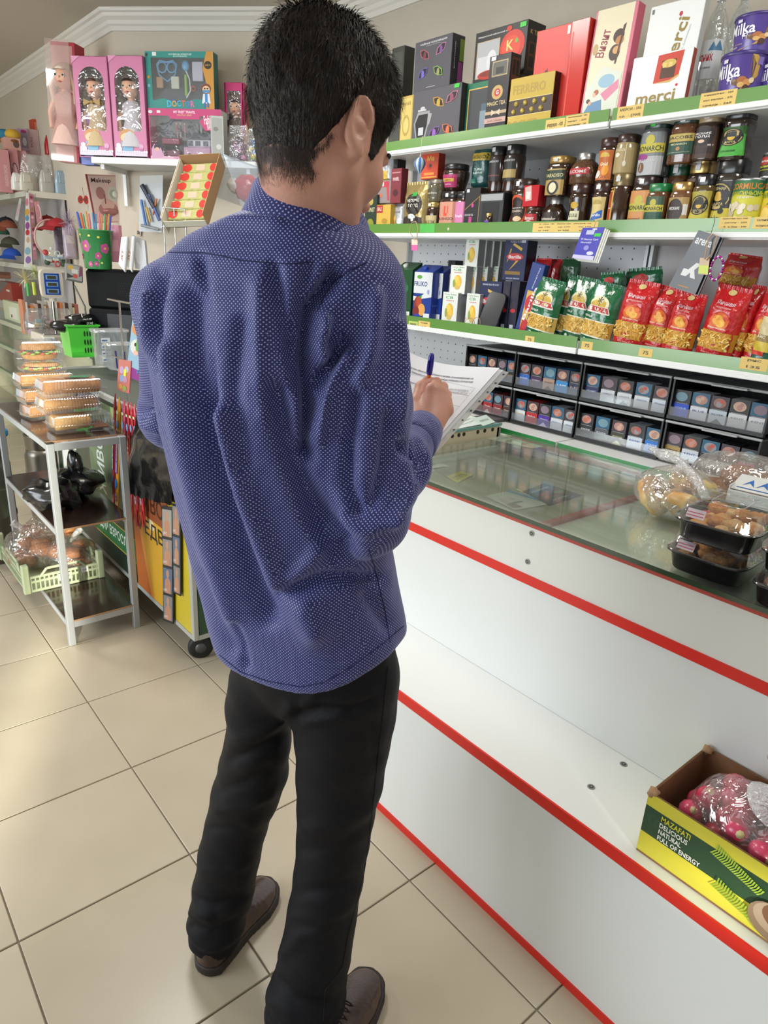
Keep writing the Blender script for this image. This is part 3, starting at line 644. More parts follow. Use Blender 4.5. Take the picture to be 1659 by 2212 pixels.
def body_sdf(P):
 q = head_local(P); d = head_sdf(q)*HS
 n0, n1 = HC+HR@a3((0, -.026, -.055))*HS, NB+a3((0, 0, -.03))+FV*.02+LV*-.012
 d = smin(d, s_caps(P, n1, n0, .058, .052), .028)
 d = smin(d, s_caps(P, n1+a3((0, 0, -.02)), NB*.4+RSH*.6-a3((0, 0, .03)), .05, .03), .05); d = smin(d, s_caps(P, n1+a3((0, 0, -.02)), NB*.4+LSH*.6-a3((0, 0, .03)), .05, .03), .05)
 return d
def head_region(P): return smax(body_sdf(P), NB[2]-.08-P[..., 2], .01)
V1, F1 = nets(head_region, HC-.17-a3((.02, .02, .16)), HC+.17, .0036)
fa = REL*.3+RWR*.7
def forearm(P):
 d = smin(hand_sdf(P), s_caps(P, fa, WR, .030, .0235), .012); return d
V2, F2 = nets(forearm, np.minimum(fa, WR)-.05, np.maximum(a3(TIP).max(0), WR)+.05, .0026)
LH = dict(WR=LWR+FV*.01, KN=[LWR+FV*.075+LV*o+a3((0, 0, .004)) for o in (-.03, -.01, .01, .028)]); LH['PIP'] = [k+FV*.03+a3((0, 0, -.022)) for k in LH['KN']]; LH['TIP'] = [k+FV*.006+a3((0, 0, -.03)) for k in LH['PIP']]
LH['TH'] = [LWR+FV*.02-LV*.028, LWR+FV*.045-LV*.045, LWR+FV*.07-LV*.042+a3((0, 0, .012)), LWR+FV*.09-LV*.03+a3((0, 0, .016))]
def lforearm(P): return smin(hand_sdf(P, **LH), s_caps(P, LEL*.3+LWR*.7, LWR, .030, .0235), .012)
V3, F3 = nets(lforearm, np.minimum(LEL*.3+LWR*.7, LWR)-.08, LWR+.17, .004)
def trunk(P):
 d = torso(P, -.05)[0]; d = smax(d, .98-P[..., 2], .02); d = smax(d, P[..., 2]-NB[2]+.03, .02)
 d = smin(d, s_chain(P, [RSH, REL, fa], [.034, .032, .028], .02), .03); return smin(d, s_chain(P, [LSH, LEL, LEL*.3+LWR*.7], [.034, .032, .028], .02), .03)
V4, F4 = nets(trunk, (-.42, -.5, .8), (.5, .5, 1.6), .014)
VV, FF = [], []; b0 = 0
for v_, f_ in ((V1, F1), (V2, F2), (V3, F3), (V4, F4)): VV.append(v_); FF.append(f_+b0); b0 += len(v_)
npmesh('body', np.concatenate(VV), np.concatenate(FF), [SKIN], man, origin=MO, label='fair skin of neck, ear, cheek and writing hand')
# brows and lashes
qp = lambda v: tuple(HC+HR@a3(v)*HS)
g = G(); BRW = mat('#1d1713', .8)
for s in (-1, 1):
 g.tube([qp((s*.015, .094, .017)), qp((s*.03, .094, .023)), qp((s*.047, .083, .020)), qp((s*.055, .072, .014))], [.002, .0038, .0034, .0012], BRW, 6)
 g.tube([qp((s*.019, .091, -.009)), qp((s*.031, .0945, -.013)), qp((s*.044, .085, -.011))], [.0008, .0016, .001], BRW, 5)
part(g, 'eyebrow', man, kind='stuff')
# ---- hair: short, dark, thick on the crown, cropped at the nape
def sst(a, b, x): t = np.clip((x-a)/(b-a), 0, 1); return t*t*(3-2*t)
def hair_edge(q):
 """signed height above the hairline (positive = hair), head coordinates"""
 x, y, z = q[..., 0], q[..., 1], q[..., 2]; ax = np.abs(x)
 back = z+.080-.45*np.clip(ax-.03, 0, 1)+.25*np.clip(y+.06, -.1, 0.)
 side = z-np.interp(y, [-.10, -.055, -.042, -.030, .002, .010, .018, .036, .048, .060, .072, .12], [-.088, -.080, -.040, .012, .024, .010, -.028, -.024, .014, .030, .048, .060])
 t = sst(-.06, -.035, y); return np.where(ax < .045, np.where(y > 0, z-.052, back), back*(1-t)+side*t)
def thick(q):
 e = hair_edge(q); top = sst(.0, .09, q[..., 2]); return np.where(e > 0, .0012+.0095*sst(0, .06, e)+.009*top, -.006+e*.3*0)
def hair_sdf(P):
 q = head_local(P); n0, n1 = HC+HR@a3((0, -.026, -.055))*HS, NB+a3((0, 0, -.03))+FV*.02+LV*-.012
 return smin(head_sdf(q, True)*HS, s_caps(P, n1, n0, .058, .052), .028)-np.clip(thick(q), -.006, 1)-.0022*vnoise(q*np.array([1, .6, .5]), 120, 2)*(q[..., 2] > -.03)-.0014*vnoise(q, 260, 4)
VH, FH_ = nets(hair_sdf, HC-.17, HC+.19, .0034); VH = vsmooth(VH, FH_, 1)
qh = head_local(VH); keep = (hair_edge(qh[FH_].mean(1)) > -.001) & (qh[FH_].mean(1)[:, 2] > -.105)
used = np.unique(FH_[keep]); rm = -np.ones(len(VH), int); rm[used] = np.arange(len(used)); VHk = VH[used]; FHk = rm[FH_[keep]]; NHk = vnormals(VHk, FHk)
HAIR = mat('#191412', .55, spec=.3, nz=('#33281f', 160., .4, .75, (1, .35, .35)), bump=(420., .7, (1, .25, .25)))
npmesh('hair', VHk, FHk, [HAIR], man, origin=MO, label='short dark brown hair')
rs = np.random.RandomState(5); crown = a3((-.012, -.055, .115)); NS = 15000
ids = rs.randint(0, len(FHk), NS); w4 = rs.dirichlet((1, 1, 1, 1), NS); P0 = (VHk[FHk[ids]]*w4[..., None]).sum(1); Nn = (NHk[FHk[ids]]*w4[..., None]).sum(1); Nn /= np.linalg.norm(Nn, axis=1)[:, None]
q0 = head_local(P0); dirl = q0-crown; dirl[:, 2] -= .05; dirl = dirl@HR.T; dirl -= Nn*(dirl*Nn).sum(1)[:, None]; dirl /= np.linalg.norm(dirl, axis=1)[:, None]+1e-9
dirl += rs.randn(NS, 3)*.2; e0 = hair_edge(q0); ln = (.004+.017*sst(0, .08, e0))*(.6+.8*rs.rand(NS)); top = sst(.05, .11, q0[:, 2]); lift = .10+.16*top+.5*(rs.rand(NS) < .04)*top
dirl = dirl+Nn*lift[:, None]; dirl /= np.linalg.norm(dirl, axis=1)[:, None]; wv = np.cross(dirl, Nn); wv /= np.linalg.norm(wv, axis=1)[:, None]+1e-9
wd_ = (.00032+.0003*rs.rand(NS))[:, None]; B0 = P0-Nn*.001; M0 = P0+dirl*(ln*.55)[:, None]; E0 = P0+dirl*ln[:, None]-Nn*(ln*.22)[:, None]
SV = np.stack([B0-wv*wd_, B0+wv*wd_, M0+wv*wd_*.8, M0-wv*wd_*.8, E0+wv*wd_*.2, E0-wv*wd_*.2], 1).reshape(-1, 3); k6 = np.arange(NS)[:, None]*6
SFc = np.concatenate([k6+[[0, 1, 2, 3]], k6+[[3, 2, 4, 5]]])
npmesh('hair_strands', SV, SFc, [mat('#1e1713', .55, spec=.3), mat('#3a2d24', .5, spec=.3)], man, origin=MO, mi=(np.arange(len(SFc)) % 6 == 0).astype(int), kind='stuff', smooth=False)
# cropped stubble below the nape hairline
sel = (hair_edge(head_local(V1)) > -.026) & (hair_edge(head_local(V1)) < .003) & (head_local(V1)[:, 1] < -.03) & (np.abs(head_local(V1)[:, 0]) < .06) & (head_local(V1)[:, 2] < -.04)
cand = V1[sel]; N1 = vnormals(V1, F1)[sel]
if len(cand):
 pw = sst(-.026, .004, hair_edge(head_local(cand)))**1.3+.02; NN = 9000; k = rs.choice(len(cand), NN, p=pw/pw.sum()); P0 = cand[k]+rs.randn(NN, 3)*.0018; Nn = N1[k]; dn = a3((0, 0, -1.))+rs.randn(NN, 3)*.3; dn -= Nn*(dn*Nn).sum(1)[:, None]*.85; dn /= np.linalg.norm(dn, axis=1)[:, None]
 wv = np.cross(dn, Nn); wv /= np.linalg.norm(wv, axis=1)[:, None]+1e-9; B0 = P0; L_ = (.003+.005*rs.rand(NN))[:, None]
 SV = np.stack([B0-wv*.00014, B0+wv*.00014, B0+dn*L_+wv*.00008, B0+dn*L_-wv*.00008], 1).reshape(-1, 3)
 npmesh('nape_hair', SV, np.arange(NN*4).reshape(-1, 4), [mat('#2c221d', .6)], man, origin=MO, kind='stuff', smooth=False)
# ---- collar and cuff
NC = fwd(650, 440, 1.0); NC[2] = 0; zb_, zf_ = fwd(600, 371, .955)[2], fwd(745, 500, 1.05)[2]
P = []; 
for i in range(49):
 t = math.radians(-152+304*i/48)   # 0 = back
 dirv = -FV*math.cos(t)+LV*math.sin(t); fr = (1-math.cos(t))/2; zt = zb_*(1-fr)+(zf_-.01)*fr
 row = []
 for r, dz in ((.068, -.030), (.0685, -.004), (.0705, 0), (.074, -.003), (.079, -.018), (.090, -.036), (.100, -.052), (.099, -.055), (.088, -.044), (.077, -.030)):
  row.append(tuple(a3((NC[0], NC[1], 0))+FV*(.012+.03*fr)+dirv*(r+.006*fr)*a3((1, 1, 1))+a3((0, 0, zt+dz-.012*fr*(dz < -.02)))))
 P.append(row)
g = G(); g.grid(P, SHM, closev=True); co = part(g, 'collar', man); me = co.data; ul = me.uv_layers.new(name='UVMap')
for lp in me.loops:
 i, j = divmod(lp.vertex_index, 10); ul.data[lp.index].uv = (math.radians(-152+304*i/48)*.075, (0, .026, .03, .034, .05, .068, .082, .084, .094, .106)[j])
ax = (RWR-REL)/np.linalg.norm(RWR-REL); e1 = np.cross(ax, a3((0, 0, 1))); e1 /= np.linalg.norm(e1); e2 = np.cross(ax, e1)
g = G(); P = []
for r, o in ((.036, -.050), (.041, -.049), (.0415, -.03), (.0405, -.006), (.038, .016), (.036, .017), (.034, .0)):
 P.append([tuple(RWR+ax*(o+.004)+(e1*math.cos(t)+e2*math.sin(t))*r) for t in [2*PI*k/36 for k in range(36)]])
g.grid(P, SHM, closev=True); cf = part(g, 'cuff', man, label='buttoned cuff with white dots'); me = cf.data; ul = me.uv_layers.new(name='UVMap')
for lp in me.loops: i, j = divmod(lp.vertex_index, 36); ul.data[lp.index].uv = (j*.0072, i*.02)
# ---- trousers
LA, RA = a3((-.075, .115, .09)), a3((.005, -.165, .09))
LS = [(1470, 492, 640, 1.09), (1530, 486, 634, 1.11), (1600, 488, 628, 1.13), (1660, 474, 622, 1.15), (1720, 458, 602, 1.165), (1780, 444, 578, 1.17), (1850, 430, 562, 1.17), (1920, 416, 548, 1.165), (1990, 406, 528, 1.155), (2062, 409, 500, 1.145)]
RS_ = [(1470, 650, 866, 1.04), (1530, 634, 856, 1.05), (1600, 636, 845, 1.055), (1680, 640, 830, 1.06), (1750, 641, 812, 1.06), (1820, 640, 796, 1.055), (1900, 633, 783, 1.04), (1970, 622, 769, 1.03), (2060, 604, 758, 1.01), (2150, 580, 746, .99), (2225, 570, 725, .975)]
def legst(S):
 pts, rs_ = [], []
 for y, xl, xr, d in S:
  c = fwd((xl+xr)/2, y, d); pts.append(c); rs_.append((xr-xl)/2*((c-CAM)@CF)/FPX*.985)
 return pts, rs_
LPt, LRd = legst(LS); RPt, RRd = legst(RS_)
pc = fwd(675, 1400, 1.06)
def trous(P):
 dx = P-pc; u = dx@LV; w = dx@FV; d = (np.sqrt((u/.150)**2+(w/.104)**2+(np.clip(-(P[..., 2]-pc[2]), 0, 9)/.15)**2)-1)*.104
 L = s_chain(P, LPt, LRd, .01); R = s_chain(P, RPt, RRd, .01); L = smax(L, .026-P[..., 2], .01); R = smax(R, .026-P[..., 2], .01)
 d = smin(smin(d, L, .022), R, .022); d = smax(d, P[..., 2]-1.0, .02)
 return smax(d, .030+.012*np.sin(P[..., 0]*40)-P[..., 2], .008)
V, F = nets(trous, (-.36, -.42, .0), (.40, .42, 1.06), .0075); V = vsmooth(V, F, 2); N = vnormals(V, F); px = project(V)
face = np.clip(-(N*((V-CAM)/np.linalg.norm(V-CAM, axis=1)[:, None])).sum(1)*2.2, 0, 1)
TF = [([(640, 1545), (700, 1530), (760, 1535), (800, 1520)], 9, -.010), ([(660, 1560), (720, 1552), (740, 1540)], 7, .007), ([(680, 1500), (660, 1520)], 10, .006), ([(500, 1600), (550, 1590), (600, 1560), (625, 1530)], 13, .008), ([(500, 1640), (560, 1620), (612, 1590)], 10, -.009),
 ([(470, 1710), (520, 1695), (580, 1660)], 12, -.007), ([(460, 1750), (530, 1745), (590, 1720)], 9, .005), ([(450, 1790), (520, 1790)], 8, -.005), ([(660, 1790), (740, 1780), (800, 1750)], 16, .006), ([(650, 1840), (730, 1830), (790, 1790)], 12, -.005),
 ([(640, 1930), (720, 1920), (780, 1900)], 12, -.006), ([(630, 1975), (700, 1985), (760, 1960)], 12, .005), ([(610, 2060), (650, 2020), (700, 2010)], 14, .007), ([(600, 2120), (640, 2160), (700, 2170)], 13, -.009), ([(590, 2160), (625, 2190)], 11, .006),
 ([(415, 1940), (460, 1960), (520, 1940)], 12, -.008), ([(412, 2000), (460, 2015), (510, 1990)], 9, -.009), ([(410, 1970), (450, 1985)], 9, .008), ([(430, 1880), (480, 1890), (540, 1860)], 11, .004), ([(800, 1560), (810, 1640)], 8, -.004)]
disp = .003*vnoise(V*np.array([1, 1, 1.3]), 24, 11)+.0014*vnoise(V, 60, 12)
for pl, w_, A in TF: disp += A*face*np.exp(-(polydist(px, pl)/w_)**2)
low = np.clip((.22-V[:, 2])/.2, 0, 1); disp += low*.004*np.sin(V[:, 2]*150+4*vnoise(V, 18, 8))
V = vsmooth(V+N*disp[:, None], F, 1, .4)
TROU = mat('#07080e', .62, spec=.22, nz=('#0d0f17', 700., .4, .6, (1, 1, .25)), bump=(900., .25, (1, 1, .3)))
npmesh('trousers', V, F, [TROU], man, origin=MO, label='black twill trousers')
bvt = BVHTree.FromPolygons([tuple(v) for v in V], [tuple(f) for f in F])
pts = ontoshirt(dense([(838, 1440), (826, 1560), (812, 1680), (800, 1790), (788, 1880), (768, 1960), (752, 2020), (740, 2090), (702, 2140), (698, 2205)]), bvt)
if len(pts) > 3: part(G().tube(pts, .0009, mat('#0c0d12', .8), 5), 'leg_seam', man)
# ---- shoes
SHOE = mat('#3b211b', .28, spec=.5, coat=.35, nz=('#2a1713', 30., .35, .7, (1, 1, 1)), bump=(180., .12, (1, 1, 1))); SOLE = mat('#241d1a', .6)
def shoe(heel, toe, nm):
 heel, toe = a3(heel), a3(toe); ln_ = np.linalg.norm(toe-heel); fx = (toe-heel)/ln_; fy = a3((-fx[1], fx[0], 0)); _ = 0
 def loc(P): q = P-heel; return np.stack([q@fx, q@fy, P[..., 2]], -1)
 def wid(x): return np.interp(x/ln_, [0, .08, .25, .45, .7, .85, .95, 1.0], [.018, .034, .037, .038, .050, .046, .032, .012])
 def sole(P): q = loc(P); d = np.abs(q[..., 1])-wid(q[..., 0])-.004; d = smax(d, np.maximum(-q[..., 0], q[..., 0]-ln_), .02); lift = .006*np.clip((q[..., 0]/ln_-.75)*4, 0, 1)**2; return smax(d, np.maximum(.001+lift-q[..., 2], q[..., 2]-.026-lift), .004)
 def upper(P):
  q = loc(P); x = q[..., 0]/ln_; w = wid(q[..., 0]); top = np.interp(x, [0, .1, .35, .55, .8, .95, 1.0], [.066, .080, .092, .078, .056, .040, .030]); zz = q[..., 2]/top
  d = (np.sqrt((np.abs(q[..., 1])/w)**2.2+np.clip(zz, 0, 9)**3)-1)*.03; d = smax(d, np.maximum(.003-q[..., 0], q[..., 0]-ln_+.004), .02)
  rg = np.abs(np.abs(q[..., 1])-w*.72)-.002; stitch = np.where((x > .55) & (x < .93) & (q[..., 2] > .03), .0022*np.exp(-(rg/.0022)**2), 0)
  return smax(d, .020-q[..., 2], .003)-stitch
 lo, hi = np.minimum(heel, toe)-.07, np.maximum(heel, toe)+.07; lo[2] = -.01; hi[2] = .13
 v, f = nets(upper, lo, hi, .0042); up = npmesh(nm, vsmooth(v, f, 1), f, [SHOE], man, origin=MO, label='dark brown leather shoe'); v, f = nets(sole, lo, hi, .0042); s = npmesh('sole', v, f, [SOLE], up)
 s.data.transform(Matrix.Translation(-Vector(MO)))
 g = G(); lc = mat('#1b120f', .6)
 for i in range(4):
  x = .42+.055*i; zt = np.interp(x, [.35, .55, .8], [.098, .078, .056])+.002; c = heel+fx*x*ln_
  g.tube([tuple(c+fy*.016+a3((0, 0, zt-.008))), tuple(c+fy*.006+a3((0, 0, zt+.001))), tuple(c-fy*.006+a3((0, 0, zt+.001))), tuple(c-fy*.016+a3((0, 0, zt-.008)))], .0017, lc, 5)
 l = g.build('laces', up); l.location = tuple(-MO)
lh_, lt_, rt_ = onZ((436, 2108), 0), onZ((586, 1912), 0), onZ((806, 2110), 0); rv_ = (lt_-lh_)/np.linalg.norm(lt_-lh_)
shoe(lh_, lt_, 'shoe'); shoe(rt_-rv_*.30, rt_, 'shoe')
# ================================================================ papers and pen in his hands
PQ = [fwd(846, 738, 1.46), fwd(1078, 803, 1.40), fwd(930, 968, 1.235), fwd(740, 900, 1.28)]
def psurf(u, v, off=0.):
 a = PQ[0]*(1-u)+PQ[1]*u; b = PQ[3]*(1-u)+PQ[2]*u; p = a*(1-v)+b*v; n = np.cross(PQ[1]-PQ[0], PQ[3]-PQ[0]); n /= np.linalg.norm(n)
 if n@(CAM-p) < 0: n = -n
 sag = -.016*math.sin(PI*min(1, max(0, u)))*(1-v*.7)+.010*(u-.5)*(1-v); return tuple(p+n*(sag+off)+a3((0, 0, -.004*math.sin(PI*u*1.5))))
def sheet(name, label, du, dv, z, m, extra=None):
 g = G(); g.grid([[psurf(-du*.0+u*(1+du), v*(1+dv)-dv*.3, z) for v in np.linspace(0, 1, 13)] for u in np.linspace(0, 1, 15)], m); g.grid([[psurf(-du*.0+u*(1+du), v*(1+dv)-dv*.3, z-.0004) for v in np.linspace(0, 1, 13)][::-1] for u in np.linspace(0, 1, 15)], m)
 if extra: extra(g)
 o = g.build(name); me = o.data; c = sum((v.co for v in me.vertices), Vector())/len(me.vertices); me.transform(Matrix.Translation(-c)); o.location = c; return tag(o, label, 'paper')
PW = mat('#e6e8ee', .75); INK = '#5a5c66'
def printed(g):
 f = lambda X, Z, o: psurf(X+.5, 1-Z, .0006+o)
 L = [('t', 'Перечень объектов общественного питания, функционирующих на', .55, .83, .62, .028, INK), ('t', 'территории Урванского муниципального района Кабардино-Балкарской', .53, .785, .70, .028, INK), ('t', 'Республики', .53, .742, .12, .026, INK),
  ('t', 'Наименование места общественного', .26, .66, .3, .022, INK), ('t', 'питания', .24, .62, .08, .022, INK), ('t', 'Ф.И.О. руководителя объекта', .56, .66, .2, .022, INK), ('t', 'Дата обследования и', .82, .665, .18, .022, '#8a8c94'), ('t', 'обследователь объекта', .82, .63, .2, .022, '#8a8c94'),
  ('t', 'кафе столовая и адрес места', .24, .56, .26, .022, INK), ('t', 'рабочий телефон', .24, .52, .16, .022, INK), ('t', 'магазин', .24, .48, .1, .022, INK), ('r', .10, .955, .2, .959, INK)]
 for y in (.70, .60, .46, .33, .20): L.append(('r', .14, y, .95, y+.0035, '#9a9ca6'))
 for x in (.14, .42, .68, .95): L.append(('r', x, .20, x+.002, .7035, '#9a9ca6'))
 g.decal(L, 1, 1, f)
sheet('paper_sheet', 'printed sheet with a ruled table on top, under the pen', 0, 0, .0, PW, printed)
sheet('paper_sheet', 'white sheet under the printed one with its right corner showing', .035, .0, -.003, mat('#d9dce0', .8))
def sleeve(g):
 m = mat('#3a4240', .7)
 for i in range(7):
  v = .04+.12*i; pts = [psurf(1.062+.010*math.cos(t), v+.008*math.sin(t), -.0044) for t in [2*PI*k/10 for k in range(10)]]; g.add(pts, [tuple(range(10))], m)
sheet('plastic_sleeve', 'clear plastic sleeve with punched holes along its right edge under the papers', .085, .01, -.0055, film('#f2f6f4', .45, .2, .1), sleeve)['category'] = 'sleeve'
pb, pt = fwd(919, 872, 1.325), fwd(933, 764, 1.305); dp = pt-pb; tp = thing('pen', 'orange ballpoint pen with blue cap held in the man\'s right hand', 'pen', tuple(pb)); og, bl = mat('#e8761c', .3), mat('#241f9a', .25, coat=.4)
tp.rotation_mode = 'QUATERNION'; tp.rotation_quaternion = Vector(dp).to_track_quat('Z', 'Y'); Lp = float(np.linalg.norm(dp))
G().lathe([(.0006, -.05), (.0035, -.035), (.0041, -.02), (.0041, Lp*.7)], og, n=8, smooth=False).build('barrel', tp); G().lathe([(.0052, Lp*.60), (.0058, Lp*.63), (.0060, Lp*.8), (.0054, Lp*.95), (.0036, Lp)], bl, n=14).build('cap', tp)
G().box(-.0015, .0015, -.0085, -.0062, Lp*.66, Lp*.88, bl).box(-.0015, .0015, -.0085, -.004, Lp*.84, Lp*.87, bl).build('clip', tp, rz=-.9)
# ================================================================ GOODS: shared builders
def plane(pl):
 if isinstance(pl, tuple):
  k, v = pl
  if k == 'Y': return a3((0, 1, 0)), v, 0.
  if k == 'D': return a3((.759, .651, 0)), 3.2155+v, -math.radians(49.38)
  pl = v
 return a3((1, 0, 0)), pl, -PI/2
def spotg(x0, x1, yt, yb, pl, zb=None):
 """photograph box on a vertical plane -> width, height, centre point on the plane, base height, facing"""
 n, d, rz = plane(pl); xc = (x0+x1)/2; P_ = lambda x, y: onp((x, y), n, d)
 a, b, bt, tp = P_(x0, (yt+yb)/2), P_(x1, (yt+yb)/2), P_(xc, yb), P_(xc, yt); z = bt[2] if zb is None else zb
 c = P_(xc, yb); return float(np.linalg.norm((a-b)[:2])), tp[2]-z, c, z, n, rz
def spot(x0, x1, yt, yb, X, zb=None):
 W, H, c, z, n, rz = spotg(x0, x1, yt, yb, X, zb); return W, H, c[1], z
FR = lambda D: (lambda x, z, o: (x, -D/2-o, z))
def carton(name, label, cat, bb, X, zb, D, col, items, side=None, tilt=0., group=None, turn=0., top=None, rough=.4, sideitems=None):
 """printed box standing with its front on plane X"""
 W, H, c_, z, n_, rz_ = spotg(*bb, X, zb); m = mat(col, rough); g = G().box(-W/2, W/2, -D/2, D/2, 0, H, m, .0015)
 t = thing(name, label, cat, (c_[0]+n_[0]*D/2, c_[1]+n_[1]*D/2, z), rz_+math.radians(turn), group)
 g.build('box', t); p = G().decal(items, W, H, FR(D))
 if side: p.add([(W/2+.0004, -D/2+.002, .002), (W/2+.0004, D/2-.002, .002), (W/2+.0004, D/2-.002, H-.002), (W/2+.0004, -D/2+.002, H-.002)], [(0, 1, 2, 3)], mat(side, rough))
 if sideitems: p.decal(sideitems, D, H, lambda x, zz, o: (W/2+.0006+o, x, zz))
 if p.f: p.build('printed_front', t)
 if tilt:
  t.rotation_mode = 'XYZ'; t.rotation_euler = (math.radians(tilt), 0, t.rotation_euler[2])
 return t
def cyl(W, n=24):
 R = W/2
 return lambda x, z, o: ((R+o)*math.sin(x/R), -(R+o)*math.cos(x/R), z)
COFFEE = ('#2e1a10', '#3a2316')
def glassy(col, c2=None): return mat(col, .12, spec=.6, coat=.7, nz=(c2, 220., .35, .7, (1, 1, 1)) if c2 else None)
SHAPES = {'straight': [(0, .86), (.02, .97), (.05, 1), (.72, 1), (.78, .97), (.82, .9), (.84, .86)], 'waist': [(0, .86), (.03, .98), (.12, 1), (.35, .86), (.5, .82), (.68, .95), (.76, .96), (.80, .88), (.82, .84)],
  'flare': [(0, .62), (.04, .72), (.2, .8), (.5, .97), (.68, 1), (.74, .98), (.78, .86), (.80, .82)], 'round': [(0, .7), (.06, .86), (.2, 1), (.42, 1), (.6, .92), (.72, .7), (.78, .56), (.8, .55)],
  'dome': [(0, .9), (.04, 1), (.42, 1), (.58, .94), (.70, .74), (.76, .56), (.79, .55)], 'tall': [(0, .88), (.02, .98), (.06, 1), (.74, 1), (.78, .92), (.80, .88)]}
def jar(label, bb, X, zb, shape, cap, label_items, square=0., body=COFFEE, capfrac=None, name='coffee_jar', cat='jar', lab=(.12, .62), labcol=None, metalcap=0., group=None, tagc=None, capr=.92, labw=.75):
 W, H, c_, z, n_, rz_ = spotg(*bb, X, zb); R = W/2; t = thing(name, label, cat, (c_[0]+n_[0]*R, c_[1]+n_[1]*R, z), rz_, group); pr = SHAPES[shape]; ct_ = pr[-1][0]
 g = G().lathe([(R*r, H*h) for h, r in pr], glassy(*body), n=24, square=square); g.build('glass', t)
 cm = mat(cap, .3, metal=metalcap, spec=.5, coat=.2); cr = R*capr
 G().lathe([(cr*.97, H*(ct_-.015)), (cr, H*(ct_+.01)), (cr, H*.985), (cr*.93, H)], cm, n=24, square=square).build('cap', t)
 if label_items:
  p = G(); z0, z1 = H*lab[0], H*lab[1]; rad = lambda zz: R*np.interp((z0+zz)/H, [h for h, r in pr], [r for h, r in pr])
  Wl = W*labw*1.15
  def f(x, zz, o):
   r = rad(zz)+.0006+o; q = 1.; a = x/(R)
   if square: ca, sa = abs(math.sin(a)), abs(math.cos(a)); q = 1/((ca**(2+square)+sa**(2+square))**(1/(2+square)))
   return (r*q*math.sin(a), -r*q*math.cos(a), z0+zz)
  its = list(label_items)
  if labcol: its = [('r', 0, 0, 1, 1, labcol)]+its
  p.decal(its, Wl, z1-z0, f, strip=R*.22, zstrip=(z1-z0)/5); p.build('label', t)
 if tagc:
  q = G(); q.add([(-.008, -cr*1.02-.0012, H*.86), (.008, -cr*1.02-.0012, H*.86), (.008, -cr*1.02-.0012, H*.95), (-.008, -cr*1.02-.0012, H*.95)], [(0, 1, 2, 3)], mat(tagc, .6)); q.build('price_sticker', t)
 return t
def pouch(label, bb, X, zb, D, col, items, rough=.25, crimp=.06, name='pasta_bag', cat='bag', group=None, lean=0., shift=0., metal=0., seed=0, bulge=1., bump=.35, corn=None, turn=0.):
 """soft filled bag with crimped top seam and wrinkles; print follows the swollen front"""
 W, H, c_, z, n_, rz_ = spotg(*bb, X, zb); rg = np.random.RandomState(seed+1); ph = rg.rand(6)*6.28
 def dep(x, zz):
  u = min(1, abs(2*x/W)); v = zz/H; e = max(0., 1-u**3.2)**.55; b = min(1, v/.05)**.6*.92+.08
  t_ = 1-max(0, (v-.68)/.32)**1.6 if v < 1 else 0
  return D/2*max(.02, e*b*max(t_, .0)*bulge)+.0012*(math.sin(x*120+ph[0]+zz*40)+math.sin(zz*110+ph[1]+x*30)+math.sin((x+zz)*170+ph[2]))*e
 def sh(zz): return shift*(zz/H)
 nx, nz_ = 12, 16; P = []
 for side in (-1, 1):
  Pg = [[(x*(1-.05*max(0, (zz/H-.75)/.25))+sh(zz), side*dep(x, zz), zz) for zz in [H*k/nz_ for k in range(nz_+1)]] for x in [W*(i/nx-.5) for i in range(nx+1)]]
  P.append(Pg if side < 0 else Pg[::-1])
 m = mat(col, rough, metal=metal, coat=.6, bump=(55., bump, (1, 1, 1))); g = G()
 for Pg in P: g.grid(Pg, m)
 # crimped seam on top
 cr = [(x+sh(H), .0016*math.sin(i*2.1), 0) for i, x in enumerate([W*.93*(k/24-.5) for k in range(25)])]
 g.grid([[(c[0], c[1], H*.985), (c[0]+shift*.05, c[1]*2-.001, H*(1+crimp))] for c in cr], m)
 g.grid([[(c[0]+shift*.05, c[1]*2-.0005, H*(1+crimp)), (c[0], c[1]+.0008, H*.985)] for c in cr], m)
 t = thing(name, label, cat, (c_[0]+n_[0]*D/2, c_[1]+n_[1]*D/2, z), rz_+math.radians(turn), group); g.build('wrapper', t)
 if items:
  p = G(); p.decal(items, W, H, lambda x, zz, o: (x*(1-.05*max(0, (zz/H-.75)/.25))+sh(zz), -dep(x, zz)-o-.0012, zz), strip=W/10, zstrip=H/14); p.build('printed_front', t)
 if corn:   # pasta pieces pressing against the clear window
  z0, z1, c = corn; q = G(); mm = [mat(c, .45), mat('#c99a3c', .45), mat('#e6c878', .45)]
  for k in range(70):
   x = (rg.rand()-.5)*W*.86; zz = H*(z0+(z1-z0)*rg.rand()); a = rg.rand()*3.14; l = .007; y = -dep(x, zz)-.0006
   dx, dz = math.cos(a)*l, math.sin(a)*l; q.tube([(x-dx+sh(zz), y+.001, zz-dz), (x+sh(zz), y-.0022, zz), (x+dx+sh(zz), y+.001, zz+dz)], .0026, mm[k % 3], 5)
  q.build('pasta_pieces', t, kind='stuff')
 if lean: t.rotation_euler = (math.radians(lean), 0, t.rotation_euler[2])
 return t
